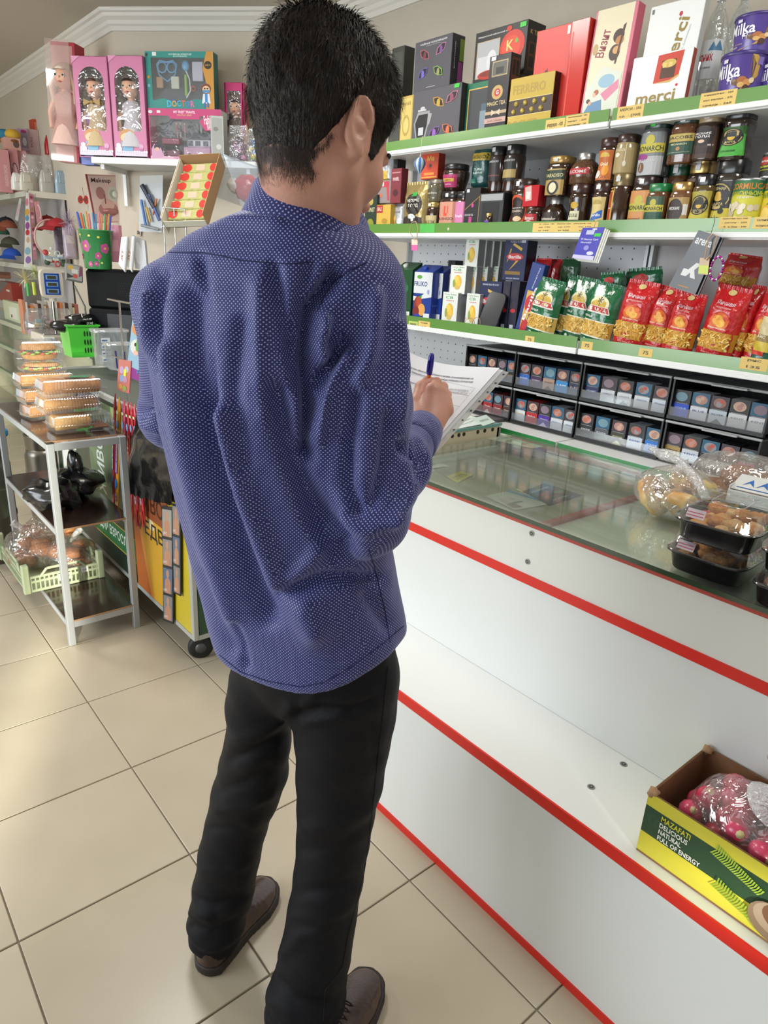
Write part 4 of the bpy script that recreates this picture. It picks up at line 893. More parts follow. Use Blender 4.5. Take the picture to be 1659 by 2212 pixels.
def flatcard(name, label, cat, corners, X, th, col, items, group=None, layers=1, fan=0., string=None, cl=None):
 """hanging card: four photographed corners (tl,tr,br,bl) on the vertical plane X"""
 n_, d_, rz_ = plane(X); P_ = lambda p, k=0.: onp(p, n_, d_+k); q = [P_(p) for p in corners]; c = sum(q)/4; t = thing(name, label, cat, tuple(c), 0, group)
 for L in range(layers):
  g = G(); o = n_*L*(th+.0012)+a3((n_[1]*L*fan, -n_[0]*L*fan, -abs(L)*fan*.5)); vs = [tuple(p-c+o) for p in q]+[tuple(p-c+o+n_*th) for p in q]
  g.add(vs, [(0, 1, 2, 3), (7, 6, 5, 4), (0, 4, 5, 1), (1, 5, 6, 2), (2, 6, 7, 3), (3, 7, 4, 0)], mat(col if L == 0 or not cl else cl, .35, coat=.3)); g.build('card', t)
 def f(x, zz, o): u, v = x+.5, 1-zz; p = (q[0]*(1-u)+q[1]*u)*(1-v)+(q[3]*(1-u)+q[2]*u)*v; return tuple(p-c-n_*o)
 if items: G().decal(items, 1, 1, f).build('printed_front', t)
 if string:
  pts = [tuple(P_(p, -.002)-c) for p in string[0]]; G().tube(pts, string[1], mat(string[2], .7), 6).build('cord', t)
 return t
# ---------------------------------------------------------------- TOP SHELF: gift boxes, chocolates, tubs
Z1, Z2, Z3 = 1.9945, 1.6645, 1.2965
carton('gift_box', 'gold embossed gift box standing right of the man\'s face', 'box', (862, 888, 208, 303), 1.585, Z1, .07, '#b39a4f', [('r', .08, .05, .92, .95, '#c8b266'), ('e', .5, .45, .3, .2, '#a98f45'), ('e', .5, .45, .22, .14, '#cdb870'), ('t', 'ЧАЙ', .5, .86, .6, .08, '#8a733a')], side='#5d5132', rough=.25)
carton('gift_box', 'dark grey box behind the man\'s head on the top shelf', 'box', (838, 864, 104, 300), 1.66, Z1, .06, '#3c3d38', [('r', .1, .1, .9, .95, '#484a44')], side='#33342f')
LEAF = lambda u, v, s, c, cc, mir=1: [('p', [(u-.13*s*mir, v+.10*s), (u-.02*s*mir, v+.105*s), (u+.1*s*mir, v+.03*s), (u+.13*s*mir, v-.1*s), (u, v-.085*s), (u-.10*s*mir, v-.02*s)], c),
   ('p', [(u-.11*s*mir, v+.085*s), (u-.02*s*mir, v+.09*s), (u+.08*s*mir, v+.02*s), (u+.11*s*mir, v-.085*s), (u, v-.07*s), (u-.085*s*mir, v-.015*s)], '#17161a'), ('r', u-.035, v-.07*s, u+.035, v+.02*s, cc), ('e', u, v+.03*s, .03, .03, cc)]
carton('tea_gift_box', 'upper grey tea collection box with four leaf shaped windows', 'box', (891, 969, 84, 194), 1.60, onX((925, 196), 1.60)[2], .07, '#4b4a50',
  [('t', 'ЧАЙНАЯ КОЛЛЕКЦИЯ', .5, .93, .72, .05, '#d0cfd2'), ('t', 'exclusive tea collection', .5, .885, .4, .02, '#a3a2a6')]+LEAF(.28, .72, 1.0, '#a85460', '#6d2f38', 1)+LEAF(.72, .76, 1.0, '#b06a94', '#6f4a8a', -1)+LEAF(.26, .36, 1.0, '#5d5aa0', '#6a60b8', -1)+LEAF(.68, .34, 1.0, '#7ba04c', '#8c8f58', 1)+[('t', 'gourmetti', .5, .07, .24, .025, '#c9c8cc')],
  side='#38373c', sideitems=[('r', .62, .52, .95, .93, '#7f9a3c'), ('r', .55, .08, .9, .5, '#a0508f'), ('t', 'gourmetti', .25, .6, .5, .1, '#c9c8cc', 90)])
carton('tea_gift_box', 'lower grey tea collection box with teapot window and green sticker', 'box', (887, 988, 190, 292), 1.57, Z1, .075, '#4d4c52',
  [('p', [(.10, .12), (.04, .42), (.12, .62), (.38, .62), (.36, .38), (.30, .12)], '#8e8e90'), ('p', [(.12, .16), (.07, .42), (.14, .57), (.34, .57), (.33, .38), (.27, .16)], '#1a191c'), ('r', .12, .63, .3, .66, '#b5b5b8'), ('e', .22, .68, .05, .03, '#b5b5b8'), ('r', .15, .2, .26, .34, '#b9bcc0'), ('p', [(.36, .58), (.43, .56), (.38, .36), (.36, .4)], '#9a9a9c')]+LEAF(.55, .74, .9, '#c08f3a', '#b3962f', 1)+LEAF(.82, .78, .9, '#b06a80', '#8a4258', -1)+LEAF(.50, .22, .9, '#7a4f96', '#8c58b0', -1)+LEAF(.78, .24, .9, '#c0613a', '#c8683c', 1)+[('r', .86, .92, .96, .99, '#38b63a'), ('t', 'gourmetti', .22, .06, .18, .025, '#c9c8cc')], side='#2c2b30')
carton('tea_set_box', 'black tea gift box with red teapot picture and mug window', 'box', (1019, 1128, 60, 168), 1.66, onX((1070, 172), 1.66)[2], .10, '#1b1b1d',
  [('r', .05, .08, .50, .80, '#b58f4c'), ('r', .06, .09, .49, .79, '#a8a9ab'), ('r', .08, .12, .3, .5, '#c3c4c6'), ('e', .36, .38, .10, .22, '#cfd0d2'), ('t', 'Натуральный цейлонский чай', .36, .89, .6, .04, '#e2e0dc'), ('e', .74, .58, .23, .30, '#c93422'), ('e', .72, .56, .17, .22, '#d9452c'), ('e', .66, .92, .05, .05, '#c93422'), ('p', [(.52, .45), (.40, .34), (.46, .26), (.56, .34)], '#c93422'), ('e', .32, .13, .22, .09, '#b02a1c'), ('e', .32, .15, .18, .05, '#7c2a14'), ('t', 'K', .70, .6, .13, .2, '#e3cf74'), ('e', .82, .66, .03, .05, '#7fa83c'), ('t', 'TEA', .72, .42, .1, .04, '#e3cf74'), ('r', .86, .88, .97, .97, '#3dc83e')], side='#232224', sideitems=[('t', 'K TEA', .45, .8, .6, .08, '#c9a95c'), ('r', .1, .1, .9, .62, '#5e3520'), ('r', .2, .15, .45, .35, '#1e1814'), ('r', .55, .15, .8, .35, '#1e1814'), ('r', .2, .4, .45, .58, '#1e1814'), ('r', .55, .4, .8, .58, '#1e1814')])
carton('tea_gift_box', 'bright green tea box with gold framed window behind the black tea box', 'box', (998, 1062, 178, 284), 1.60, Z1, .07, '#1d6b4c', [('r', .12, .08, .95, .9, '#c9a95c'), ('r', .15, .1, .93, .88, '#3a3d40'), ('r', .55, .2, .8, .5, '#7f8f98'), ('r', .58, .5, .76, .62, '#4a5f6c')])
carton('tea_box', 'tall narrow black box lettered MAGIC TEA', 'box', (1045, 1090, 121, 274), 1.555, Z1, .055, '#1d1c1e',
  [('r', .16, .74, .88, .93, '#a9946c'), ('r', .20, .755, .84, .915, '#55564f'), ('r', .35, .77, .7, .85, '#24231f'), ('e', .5, .54, .26, .09, '#b99a5c'), ('e', .5, .54, .14, .05, '#b5323a'), ('t', 'G', .5, .54, .12, .05, '#f0e8e0'), ('t', 'MAGIC TEA', .5, .405, .86, .05, '#cdb98c'), ('r', 0, .27, 1, .31, '#b09a7c'), ('p', [(.3, .33), (.3, .25), (.5, .29), (.7, .25), (.7, .33), (.5, .29)], '#cdb9a0'), ('r', 0, .16, 1, .225, '#c09a90'), ('t', 'Gold Collection', .5, .19, .7, .03, '#7a5148'), ('t', 'Натуральный чай', .5, .09, .6, .022, '#c9c5bd'), ('r', .1, .94, .32, .99, '#d8d8d4')], side='#2a2320', sideitems=[('r', .1, .45, .9, .95, '#5e3520'), ('r', .2, .5, .45, .68, '#1e1814'), ('r', .55, .5, .8, .68, '#1e1814'), ('r', .2, .74, .45, .92, '#1e1814'), ('r', .55, .74, .8, .92, '#1e1814')])
t = carton('chocolate_box', 'gold praline box with round sweets showing in its window', 'box', (1094, 1186, 164, 263), 1.553, Z1, .05, '#c3a74e',
  [('r', 0, .30, 1, .60, '#3a241c'), ('t', 'FERRERO', .45, .78, .74, .17, '#a88c38'), ('t', 'ROCHER', .38, .13, .70, .17, '#a88c38'), ('r', .0, .595, 1, .605, '#e5d28c'), ('r', 0, .295, 1, .305, '#e5d28c')], side='#2c1a16', rough=.22)
W_, H_, _, _ = spot(1094, 1186, 164, 263, 1.553, Z1)
for i in range(4):
 for j in range(2): G().blob(((-.36+.21*i+.05*j)*W_, -.0245, (.38+.14*j)*H_), .0095, mat('#c9b25c', .3, .6, bump=(300., .5, (1, 1, 1))), 10).build('wrapped_sweet', t)
GIFTR = [('p', [(.30, .52), (.42, .62), (.46, .46), (.36, .40)], '#2a1512'), ('e', .38, .55, .05, .05, '#3a1d16'), ('e', .30, .46, .05, .04, '#d9b27c'), ('e', .34, .36, .08, .06, '#2a1512'), ('p', [(.62, .30), (.66, .52), (.72, .52), (.68, .28)], '#a81f1c')]
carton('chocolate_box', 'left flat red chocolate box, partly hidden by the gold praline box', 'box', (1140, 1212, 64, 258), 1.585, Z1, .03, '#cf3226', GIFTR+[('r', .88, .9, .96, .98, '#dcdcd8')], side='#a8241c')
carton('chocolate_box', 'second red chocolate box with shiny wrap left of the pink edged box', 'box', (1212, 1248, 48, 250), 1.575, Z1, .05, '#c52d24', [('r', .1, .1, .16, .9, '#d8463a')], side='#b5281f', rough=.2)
carton('chocolate_box', 'cream Визит chocolate box with pink edges and a painted couple', 'box', (1251, 1336, 18, 242), 1.575, Z1, .04, '#cf6a80',
  [('r', .05, 0, .93, 1, '#ddd3b4'), ('t', 'Визит', .30, .70, .24, .22, '#8a2f3c', 80), ('e', .13, .66, .07, .05, '#b79a6a'), ('e', .66, .74, .13, .06, '#3a2218'), ('e', .62, .60, .13, .07, '#3a2218'), ('e', .70, .70, .1, .04, '#b5763c'), ('e', .66, .62, .09, .035, '#c99a60'), ('p', [(.74, .82), (.80, .84), (.70, .5), (.66, .5)], '#4a2c1e'), ('p', [(.06, .04), (.06, .3), (.4, .5), (.9, .42), (.9, .03)], '#cfd3c4'), ('p', [(.45, .25), (.85, .36), (.88, .28), (.6, .18)], '#cf7f98'), ('e', .55, .36, .2, .06, '#8db0c6'), ('p', [(.10, .10), (.2, .18), (.5, .2), (.55, .08), (.3, .05)], '#5a86ac'), ('e', .17, .2, .05, .02, '#3a2a24'), ('e', .22, .18, .04, .02, '#d2a184'), ('e', .34, .27, .06, .025, '#a8552c'), ('e', .3, .25, .04, .02, '#dcae90'), ('p', [(.08, .03), (.2, .07), (.3, .02)], '#6f8f3c')], side='#c85f78', tilt=-4)
MER = lambda: ('#c03a24', '#a88a34', '#5d3a1c')
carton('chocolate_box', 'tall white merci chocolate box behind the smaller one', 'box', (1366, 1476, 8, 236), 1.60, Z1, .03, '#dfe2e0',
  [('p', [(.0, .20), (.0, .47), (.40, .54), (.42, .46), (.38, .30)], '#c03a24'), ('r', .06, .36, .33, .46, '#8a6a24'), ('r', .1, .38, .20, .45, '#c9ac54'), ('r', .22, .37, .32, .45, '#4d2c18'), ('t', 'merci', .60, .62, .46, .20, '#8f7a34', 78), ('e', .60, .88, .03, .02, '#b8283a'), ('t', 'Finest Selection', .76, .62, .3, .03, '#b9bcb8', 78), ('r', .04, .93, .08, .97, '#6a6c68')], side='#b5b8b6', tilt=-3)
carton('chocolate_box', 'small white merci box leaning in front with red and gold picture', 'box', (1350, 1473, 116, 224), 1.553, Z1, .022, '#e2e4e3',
  [('p', [(.42, .50), (.44, .96), (.86, .98), (.83, .56), (.7, .48)], '#c03a24'), ('p', [(.42, .50), (.7, .48), (.83, .56), (.84, .6), (.7, .52)], '#c9a95c'), ('r', .52, .56, .76, .86, '#4d2c18'), ('e', .64, .80, .12, .07, '#c9ac54'), ('r', .54, .74, .60, .82, '#d9c070'), ('r', .64, .74, .70, .82, '#d9c070'), ('t', 'merci', .50, .27, .66, .19, '#8f7a34'), ('e', .83, .42, .022, .022, '#c5243c'), ('t', 'Finest Selection', .52, .10, .44, .045, '#8c8e8a')], side='#9a3a2c', tilt=-3)
# plastic bottles and glass jars standing behind
def bottle(label, bb, X, txt):
 W, H, Y, z = spot(*bb, X, Z1); R = W/2; t = thing('plastic_bottle', label, 'bottle', (X+R, Y, Z1), -PI/2); fm2 = film('#eef4f6', .12, .14, .05, .35, 40.)
 prf = [(R*.8, 0), (R, .012)]+[(R*(.97+.03*math.sin(k*1.4)), H*(.04+.045*k)) for k in range(14)]+[(R, H*.68), (R*.92, H*.74), (R*.7, H*.82), (R*.42, H*.89), (R*.3, H*.92), (R*.3, H*.95)]
 G().lathe(prf, fm2, n=20).build('bottle_body', t); G().lathe([(R*.36, H*.94), (R*.36, H*.995), (R*.33, H)], mat('#dfe3e6', .4), n=16).build('cap', t)
 if txt: G().decal([('r', 0, 0, 1, 1, mat('#d6dade', .4)), ('t', txt, .42, .55, .62, .28, '#b02a34'), ('p', [(.55, .72), (.68, .95), (.76, .8), (.86, .98), (1, .72)], '#4a7fa8'), ('t', 'газированная', .5, .28, .4, .06, '#7a7c80')], W*1.3, H*.3, lambda x, zz, o: ((R*1.01+o)*math.sin(x/R), -(R*1.01+o)*math.cos(x/R), zz+H*.33), strip=R*.25).build('label', t)
bottle('clear plastic water bottle lettered Родник behind the merci boxes', (1486, 1534, -12, 200), 1.72, 'Родник'); bottle('clear plastic bottle with ribbed body behind the purple tubs', (1540, 1594, -20, 150), 1.76, None)
for bb, X, lb in (((1478, 1504, 136, 200), 1.70, 'empty glass tumbler half hidden behind the merci boxes'), ((1338, 1358, 60, 130), 1.76, 'small glass jar glimpsed between the Визит and merci boxes')):
 W, H, Y, z = spot(*bb, X, Z1 if X < 1.75 else None); t = tag(G().lathe([(W*.4, 0), (W*.5, .01), (W*.5, H*.9), (W*.44, H)], film('#e8eef0', .15, .16, .05), n=18).build('glass_tumbler', loc=(X+W/2, Y, Z1)), lb, 'glass')
def tub(label, bb, X, zb):
 W, H, Y, z = spot(*bb, X, zb); R = W/2; t = thing('biscuit_tub', label, 'tub', (X+R, Y, z), -PI/2+.12)
 PUR = mat('#5a4796', .3, coat=.4); G().lathe([(R*.86, 0), (R*.87, .004), (R*.99, H*.94), (R*1.01, H*.95), (R*1.02, H*.985), (R*1.0, H)], PUR, n=36).build('tub', t)
 G().lathe([(R*1.03, H*.93), (R*1.035, H*.955), (R*1.03, H*.995), (R*.97, H)], mat('#3f3272', .3), n=36).build('lid', t)
 its = [('p', [(.0, .0), (.0, .10), (.3, .12), (.62, .22), (.84, .55), (.84, .9), (.78, .98), (.70, 1), (.78, .8), (.76, .5), (.55, .2), (.2, .04)], '#b5924a'), ('t', 'Milka', .34, .68, .46, .30, '#e8e6ee'), ('e', .42, .50, .05, .045, '#e2e0e8'), ('r', .385, .40, .395, .5, '#e2e0e8'), ('r', .445, .40, .455, .5, '#e2e0e8'), ('e', .44, .50, .02, .025, '#3f3272'), ('e', .52, .42, .06, .07, '#6a4a30'), ('e', .61, .46, .07, .08, '#a8683a'), ('e', .69, .40, .06, .08, '#c48a4c'), ('e', .60, .36, .05, .06, '#d2a868'), ('e', .68, .28, .05, .08, '#4a2a1c'), ('e', .75, .45, .04, .06, '#d8c49a'), ('e', .50, .45, .03, .03, '#8a6a48'),
  ('t', 'Печенье с кусочками', .25, .27, .3, .05, '#b9a070'), ('t', 'МАКСИ', .25, .20, .12, .05, '#d8d4e6'), ('r', .80, .78, .88, .94, '#7d6db4'), ('e', .92, .3, .02, .05, '#a79ad0'), ('e', .96, .18, .02, .05, '#a79ad0'), ('r', .28, .86, .36, .94, '#d5d3dc')]
 G().decal(its, W*1.45, H*.9, lambda x, zz, o: ((R*(.875+.12*zz/(H*.9))+.0008+o)*math.sin(x/R), -(R*(.875+.12*zz/(H*.9))+.0008+o)*math.cos(x/R), zz+H*.02), strip=R*.15).build('label', t)
tub('purple Milka biscuit tub at the shelf edge, lower of the stacked pair', (1527, 1622, 113, 197), 1.555, Z1); tub('purple Milka biscuit tub stacked on top of another', (1555, 1652, 30, 122), 1.575, onX((1600, 116), 1.575)[2]); tub('purple Milka biscuit tub cut off by the right picture edge', (1617, 1715, 124, 186), 1.60, Z1)
# ---------------------------------------------------------------- MIDDLE SHELF: coffee jars, pouches, tins
X2 = 1.565
carton('tea_box', 'small black box on top of the stack beside the man\'s chin', 'box', (841, 858, 338, 364), 1.62, onX((850, 364), 1.62)[2], .05, '#1f201d', [('r', .3, .3, .7, .7, '#3a3c34')])
pouch('silver and yellow pouch lying on the packets by the man\'s chin', (812, 841, 345, 390), 1.60, onX((826, 390), 1.60)[2], .04, '#b9bcc0', [('r', .1, .02, .8, .45, '#c9a838')], name='snack_pouch', seed=3, metal=.3)
carton('tea_box', 'narrow maroon tea box standing on the pink grey packet', 'box', (842, 864, 364, 439), 1.58, onX((853, 439), 1.58)[2], .04, '#7a3038', [('t', 'MABEL', .5, .7, .6, .1, '#d9c0c4'), ('e', .5, .3, .25, .1, '#4a1c20'), ('r', .1, .86, .9, .9, '#b87a80')])
carton('biscuit_box', 'pink and grey packet with red stripes by the man\'s chin', 'box', (813, 842, 390, 439), 1.58, onX((828, 439), 1.58)[2], .05, '#8c8384', [('r', .0, .7, .9, .95, '#b53a4c'), ('r', .1, .74, .2, .92, '#e0dada'), ('r', .4, .74, .5, .92, '#e0dada'), ('e', .3, .35, .1, .1, '#c96a4c'), ('p', [(.7, .7), (.9, .7), (.95, .1), (.8, .1)], '#b04a50')])
carton('tea_box', 'dark green tea box with a gold crown and WINSTER lettering', 'box', (787, 812, 421, 486), X2, Z2, .05, '#26362b', [('e', .5, .82, .2, .1, '#b09a4c'), ('t', 'WINST', .5, .6, .7, .12, '#c9c3a0'), ('e', .5, .2, .3, .16, '#8a8a2c')])
tag(G().lathe([(.012, 0), (.015, .004), (.015, .05), (.01, .064), (.008, .068), (.008, .076)], mat('#b9c4a4', .3, coat=.4), n=14).build('syrup_bottle', loc=(X2+.02, spot(774, 787, 442, 486, X2, Z2)[2], Z2)), 'pale green syrup bottle nearest the man\'s chin', 'bottle')
carton('tea_box', 'yellow tea box with a red BAS patch above the eyeglasses', 'box', (812, 842, 442, 486), X2, Z2, .04, '#c9a648', [('r', 0, .7, .45, .98, '#a8322c'), ('t', 'BAS', .22, .84, .3, .14, '#e2c8b8'), ('e', .6, .4, .2, .1, '#a8842c'), ('e', .5, .2, .3, .1, '#d9bc68')])
pouch('silver foil pouch behind the eyeglasses', (840, 866, 439, 486), 1.59, Z2, .03, '#b4b6bb', [('e', .4, .4, .2, .2, '#c9a648'), ('t', 'цикорий', .5, .7, .6, .08, '#7a7c82')], name='coffee_pouch', seed=5, metal=.4)
# folded eyeglasses on the shelf edge
gq = [onX((p[0], p[1]), 1.552) for p in ((790, 479), (833, 477))]; t = thing('eyeglasses', 'black framed eyeglasses left folded on the middle shelf edge', 'glasses', (1.556, (gq[0][1]+gq[1][1])/2, Z2)); BKM = mat('#141416', .25)
for q_ in gq:
 y_ = q_[1]-t.location[1]; G().tube([(0, y_+.024*math.cos(a), .013+.0115*math.sin(a)) for a in [2*PI*k/18 for k in range(18)]], .0016, BKM, 6, closed=True).build('rim', t)
 G().add([(0, y_+.023*math.cos(a), .013+.011*math.sin(a)) for a in [2*PI*k/18 for k in range(18)]], [tuple(range(18))], film('#f4f6f8', .02, .15)).build('lens', t)
G().tube([(0, .006, .018), (-.002, 0, .021), (0, -.006, .018)], .0015, BKM, 6).build('bridge', t); G().tube([(0, .058, .018), (.03, .04, .012), (.035, -.02, .006)], .0014, BKM, 6).build('temple_arm', t); G().tube([(0, -.056, .018), (.028, -.03, .012), (.033, .02, .004)], .0014, BKM, 6).build('temple_arm', t)
pouch('gold foil Нескафе Голд pouch with round black emblem', (864, 911, 398, 486), X2, Z2, .05, '#a8935c', [('e', .55, .58, .34, .24, '#1f1712'), ('t', 'НЕСКАФЕ', .55, .66, .5, .07, '#e2ded4'), ('t', 'ГОЛД', .55, .55, .42, .08, '#e2ded4'), ('p', [(.1, .02), (.1, .3), (.4, .36), (.9, .3), (.95, .02)], '#2c1d12'), ('e', .5, .3, .18, .08, '#cfd8d8'), ('r', .45, .75, .68, .83, '#2fa33a')], name='coffee_pouch', seed=7, metal=.5, rough=.3)
jar('lower glass jar of coffee with gold lid and MAXIM label', (910, 939, 436, 486), X2, Z2, 'straight', '#a08850', [('t', 'MAXIM', .5, .5, .8, .3, '#6a5a34')], labcol='#b9a878', metalcap=.6, lab=(.1, .55), tagc='#d8d8d6')
jar('clear gold labelled jar stacked on the MAXIM jar', (915, 944, 387, 436), X2+.003, onX((930, 436), X2)[2], 'straight', '#9a9488', [('t', 'Carte Noire', .5, .5, .8, .2, '#d8d2c0')], body=('#55503c', '#6c6448'), lab=(.2, .6), metalcap=.5, labcol='#4d4a34')
carton('tea_box', 'orange red tea box with yellow MA lettering leaning behind the blue bauble', 'box', (908, 944, 330, 387), 1.60, onX((926, 387), 1.60)[2], .04, '#c2452a', [('r', .05, .05, .95, .1, '#d9a040'), ('t', 'Ма', .55, .78, .4, .2, '#d9b04c'), ('e', .5, .48, .18, .13, '#a8301f'), ('e', .55, .5, .09, .07, '#2a2a2c'), ('r', .2, .15, .8, .25, '#d98a3c')], side='#9a2f22')
jar('flared jar with pink and yellow label and black lid', (942, 983, 353, 412), X2+.004, onX((962, 412), X2)[2], 'flare', '#1c1b1c', [('r', 0, 0, 1, 1, '#a82f62'), ('r', .15, .45, .85, .7, '#d2a84c'), ('t', 'LEBO', .5, .57, .4, .14, '#7a4a20'), ('t', 'extra', .5, .25, .4, .1, '#e0b8c8')], lab=(.14, .6))
jar('square jar with salmon BUSHIDO style label and black lid', (942, 978, 413, 485), X2, Z2, 'straight', '#17161a', [('t', 'BUSHIGO', .5, .4, .8, .1, '#3c1f18'), ('p', [(.4, .5), (.4, .85), (.5, .85), (.5, .6), (.65, .6), (.65, .85), (.6, .85), (.6, .5)], '#d8452c')], square=2.5, labcol='#c48a74', lab=(.04, .74), labw=.82, tagc='#d8d8d8')
jar('square pink labelled jar with black lid left of the black and pink carton', (978, 1000, 413, 485), X2, Z2, 'straight', '#17161a', [('t', 'fresh', .5, .5, .6, .1, '#e6d8e0')], square=2.5, labcol='#c878a4', lab=(.04, .74), labw=.85)
t = thing('penguin_toy', 'tiny black and white plush penguin at the foot of the pink jars', 'toy', (1.556, spot(964, 980, 470, 484, 1.556)[2], Z2), -PI/2); G().blob((0, 0, .009), .009, mat('#1c1c1e', .8), 12, (1, .9, 1)).build('body', t); G().blob((0, -.003, .008), .0072, mat('#d2cdc4', .8), 10).build('belly', t); G().blob((0, -.001, .018), .0055, mat('#1c1c1e', .8), 10).build('head', t); G().lathe([(.002, 0), (.0003, .004)], mat('#c9a040', .5), n=6).build('beak', t, loc=(0, -.006, .018), rot=(PI/2, 0, 0))
carton('coffee_box', 'black carton split diagonally with a pink egg tag', 'box', (1000, 1032, 406, 483), X2, Z2, .05, '#1b1a1c', [('p', [(1, .0), (1, .82), (.05, .52), (.05, .49), (.95, .78), (.95, 0)], '#8a6a3c'), ('t', 'EGOISTE', .35, .38, .55, .05, '#b9b4b8'), ('r', .35, .16, .55, .34, '#b83a80'), ('e', .55, .6, .08, .05, '#b83a80'), ('r', .1, .9, .28, .97, '#d8d8d6')], side='#2a1e18')
pouch('dark teal Мокко coffee pouch with a yellow band on top of the window box', (1010, 1045, 312, 404), 1.62, onX((1028, 404), 1.62)[2], .05, '#1c4a48', [('r', 0, .62, 1, .80, '#c4a640'), ('t', 'МОККО', .55, .70, .7, .08, '#2a2a20'), ('t', 'ТÜRK', .55, .42, .5, .07, '#b0c4bc'), ('t', 'KAHVE', .55, .33, .5, .05, '#b0c4bc'), ('r', .1, .1, .5, .2, '#2f6a5c')], name='coffee_pouch', seed=8)
for i, (bb, lb, lc) in enumerate((((1043, 1073, 314, 417), 'tall black capped coffee jar with dark label, left of the tall pair', '#241c1e'), ((1073, 1108, 310, 417), 'tall black capped coffee jar with gold band, right of the tall pair', '#1c1a1c'))):
 jar(lb, bb, 1.60+.0*i, onX(((bb[0]+bb[1])/2, 417), 1.60)[2], 'tall', '#141416', [('r', 0, .0, 1, 1, lc), ('t', 'DAVIDOFF', .5, .8, .8, .08, '#b9b9bd')]+([('r', 0, .12, 1, .45, '#a58f58')] if i else [('r', 0, .2, 1, .26, '#6a3a3c')]), lab=(.25, .76), tagc='#c9c9cc')
t = carton('coffee_box', 'black presentation box with a small jar in its window', 'box', (1030, 1083, 417, 482), X2, Z2, .055, '#2c2f33', [('r', .08, .80, .95, .97, '#9a9c9e'), ('r', .16, .08, .84, .76, '#0f1011')], side='#1b1c1f')
W_, H_, _, _ = spot(1030, 1083, 417, 482, X2, Z2); G().lathe([(.012, 0), (.0135, .003), (.0135, .042), (.011, .046)], glassy('#3a2214', '#4a2e1c'), n=16, c=(0, -.030, .008)).build('small_jar', t); G().lathe([(.0125, .046), (.0125, .056)], mat('#c4a868', .3, .6), n=16, c=(0, -.030, .008)).build('jar_lid', t); G().box(-.0105, .0105, -.0445, -.0440, .03, .038, mat('#5e3a9a', .4)).build('purple_band', t)
jar('curvy coffee jar with orange oval label and brown cap', (1086, 1132, 386, 482), X2, Z2, 'waist', '#2f1d18', [('e', .5, .5, .52, .5, '#c9542c'), ('e', .5, .5, .42, .42, '#2c1a12'), ('t', 'НЕСКАФЕ', .5, .62, .7, .09, '#e0dcd6'), ('t', 'CLASSIC', .5, .5, .6, .07, '#d8c8b8'), ('e', .6, .26, .2, .08, '#d9b48c')], lab=(.08, .7), labw=.8, tagc='#d8d8d8')
for bb, X, lb in (((1104, 1122, 352, 384), 1.68, 'left clear glass bowl behind the orange label jar'), ((1122, 1140, 352, 384), 1.68, 'right clear glass bowl behind the orange label jar')):
 W, H, Y, z = spot(*bb, X); z = Z2; H = .2; tag(G().lathe([(W*.4, 0), (W*.5, H*.15), (W*.5, H*.7), (W*.3, H)], film('#e4e8ea', .15, .15, .05), n=16).build('glass_bowl', loc=(X+.03, Y, Z2)), lb, 'bowl')
carton('coffee_box', 'glossy red carton on top of the small red labelled jar', 'box', (1127, 1160, 400, 446), X2+.003, onX((1145, 446), X2)[2], .05, '#b8222a', [('p', [(.1, .9), (.5, .98), (.6, .3), (.2, .25)], '#c9a8a0'), ('r', .2, .35, .5, .7, '#d8d0cc')], side='#a01c24', rough=.2)
jar('small jar with red label under the glossy red carton', (1124, 1156, 446, 481), X2, Z2, 'straight', '#4a2c20', [('e', .5, .3, .3, .3, '#dcd4d0'), ('t', 'Moment', .5, .75, .7, .25, '#e8d8d0')], labcol='#b0242c', lab=(.05, .7))
jar('round amber coffee jar with silver lid and gold Ambassador label', (1157, 1203, 424, 480), X2, Z2, 'round', '#b8b8b6', [('r', 0, 0, 1, .38, '#c9b078'), ('t', 'Ambassador', .5, .62, .8, .18, '#d8d0bc'), ('t', 'PLATINUM', .5, .2, .7, .16, '#7a6434')], lab=(.05, .55), metalcap=.8, capr=.5, body=('#241610', '#3a2414'), labcol='#2a1c14')
jar('angular gold lidded jar with green and gold label stacked on the round jar', (1170, 1212, 337, 424), X2+.004, onX((1190, 424), X2)[2], 'straight', '#9a7c44', [('r', 0, .58, 1, .95, '#1f3324'), ('t', 'PARADISO', .5, .75, .9, .14, '#c9bd8a'), ('e', .5, .28, .3, .28, '#1a1713'), ('e', .5, .28, .2, .2, '#d8cfae')], square=2., metalcap=.5, labcol='#a88c4c', lab=(.04, .68), tagc='#c9c9c6')
jar('dome shouldered jar with silver lid and red FLCOME band', (1214, 1268, 328, 397), X2+.003, onX((1240, 397), X2)[2], 'dome', '#c0c0be', [('t', 'FLCOMÉ', .5, .5, .8, .6, '#d8d0cc')], lab=(.30, .50), labcol='#b03038', metalcap=.85, capr=.56, body=('#4a301e', '#6a4a30'))
jar('curvy jar with cream label and brown cap below the dome jar', (1210, 1256, 397, 479), X2, Z2, 'waist', '#3b211c', [('e', .5, .82, .25, .12, '#c9a640'), ('r', .2, .3, .85, .62, '#c8c6a8'), ('e', .5, .12, .35, .12, '#2c1712'), ('t', 'aroma', .5, .46, .5, .12, '#4a3a28')], lab=(.06, .66), labw=.7, tagc='#d8d8e0')
jar('curvy jar with orange label and brown cap stacked beside the TODAY jar', (1274, 1318, 298, 394), X2+.004, onX((1296, 394), X2)[2], 'waist', '#3b211c', [('r', 0, 0, 1, 1, '#b8652c'), ('e', .5, .8, .3, .14, '#d2b054'), ('e', .2, .2, .2, .14, '#e0d8cc'), ('e', .65, .35, .2, .2, '#d8902c'), ('t', 'Gold', .5, .55, .5, .12, '#f0e0c0')], lab=(.06, .72), labw=.72)
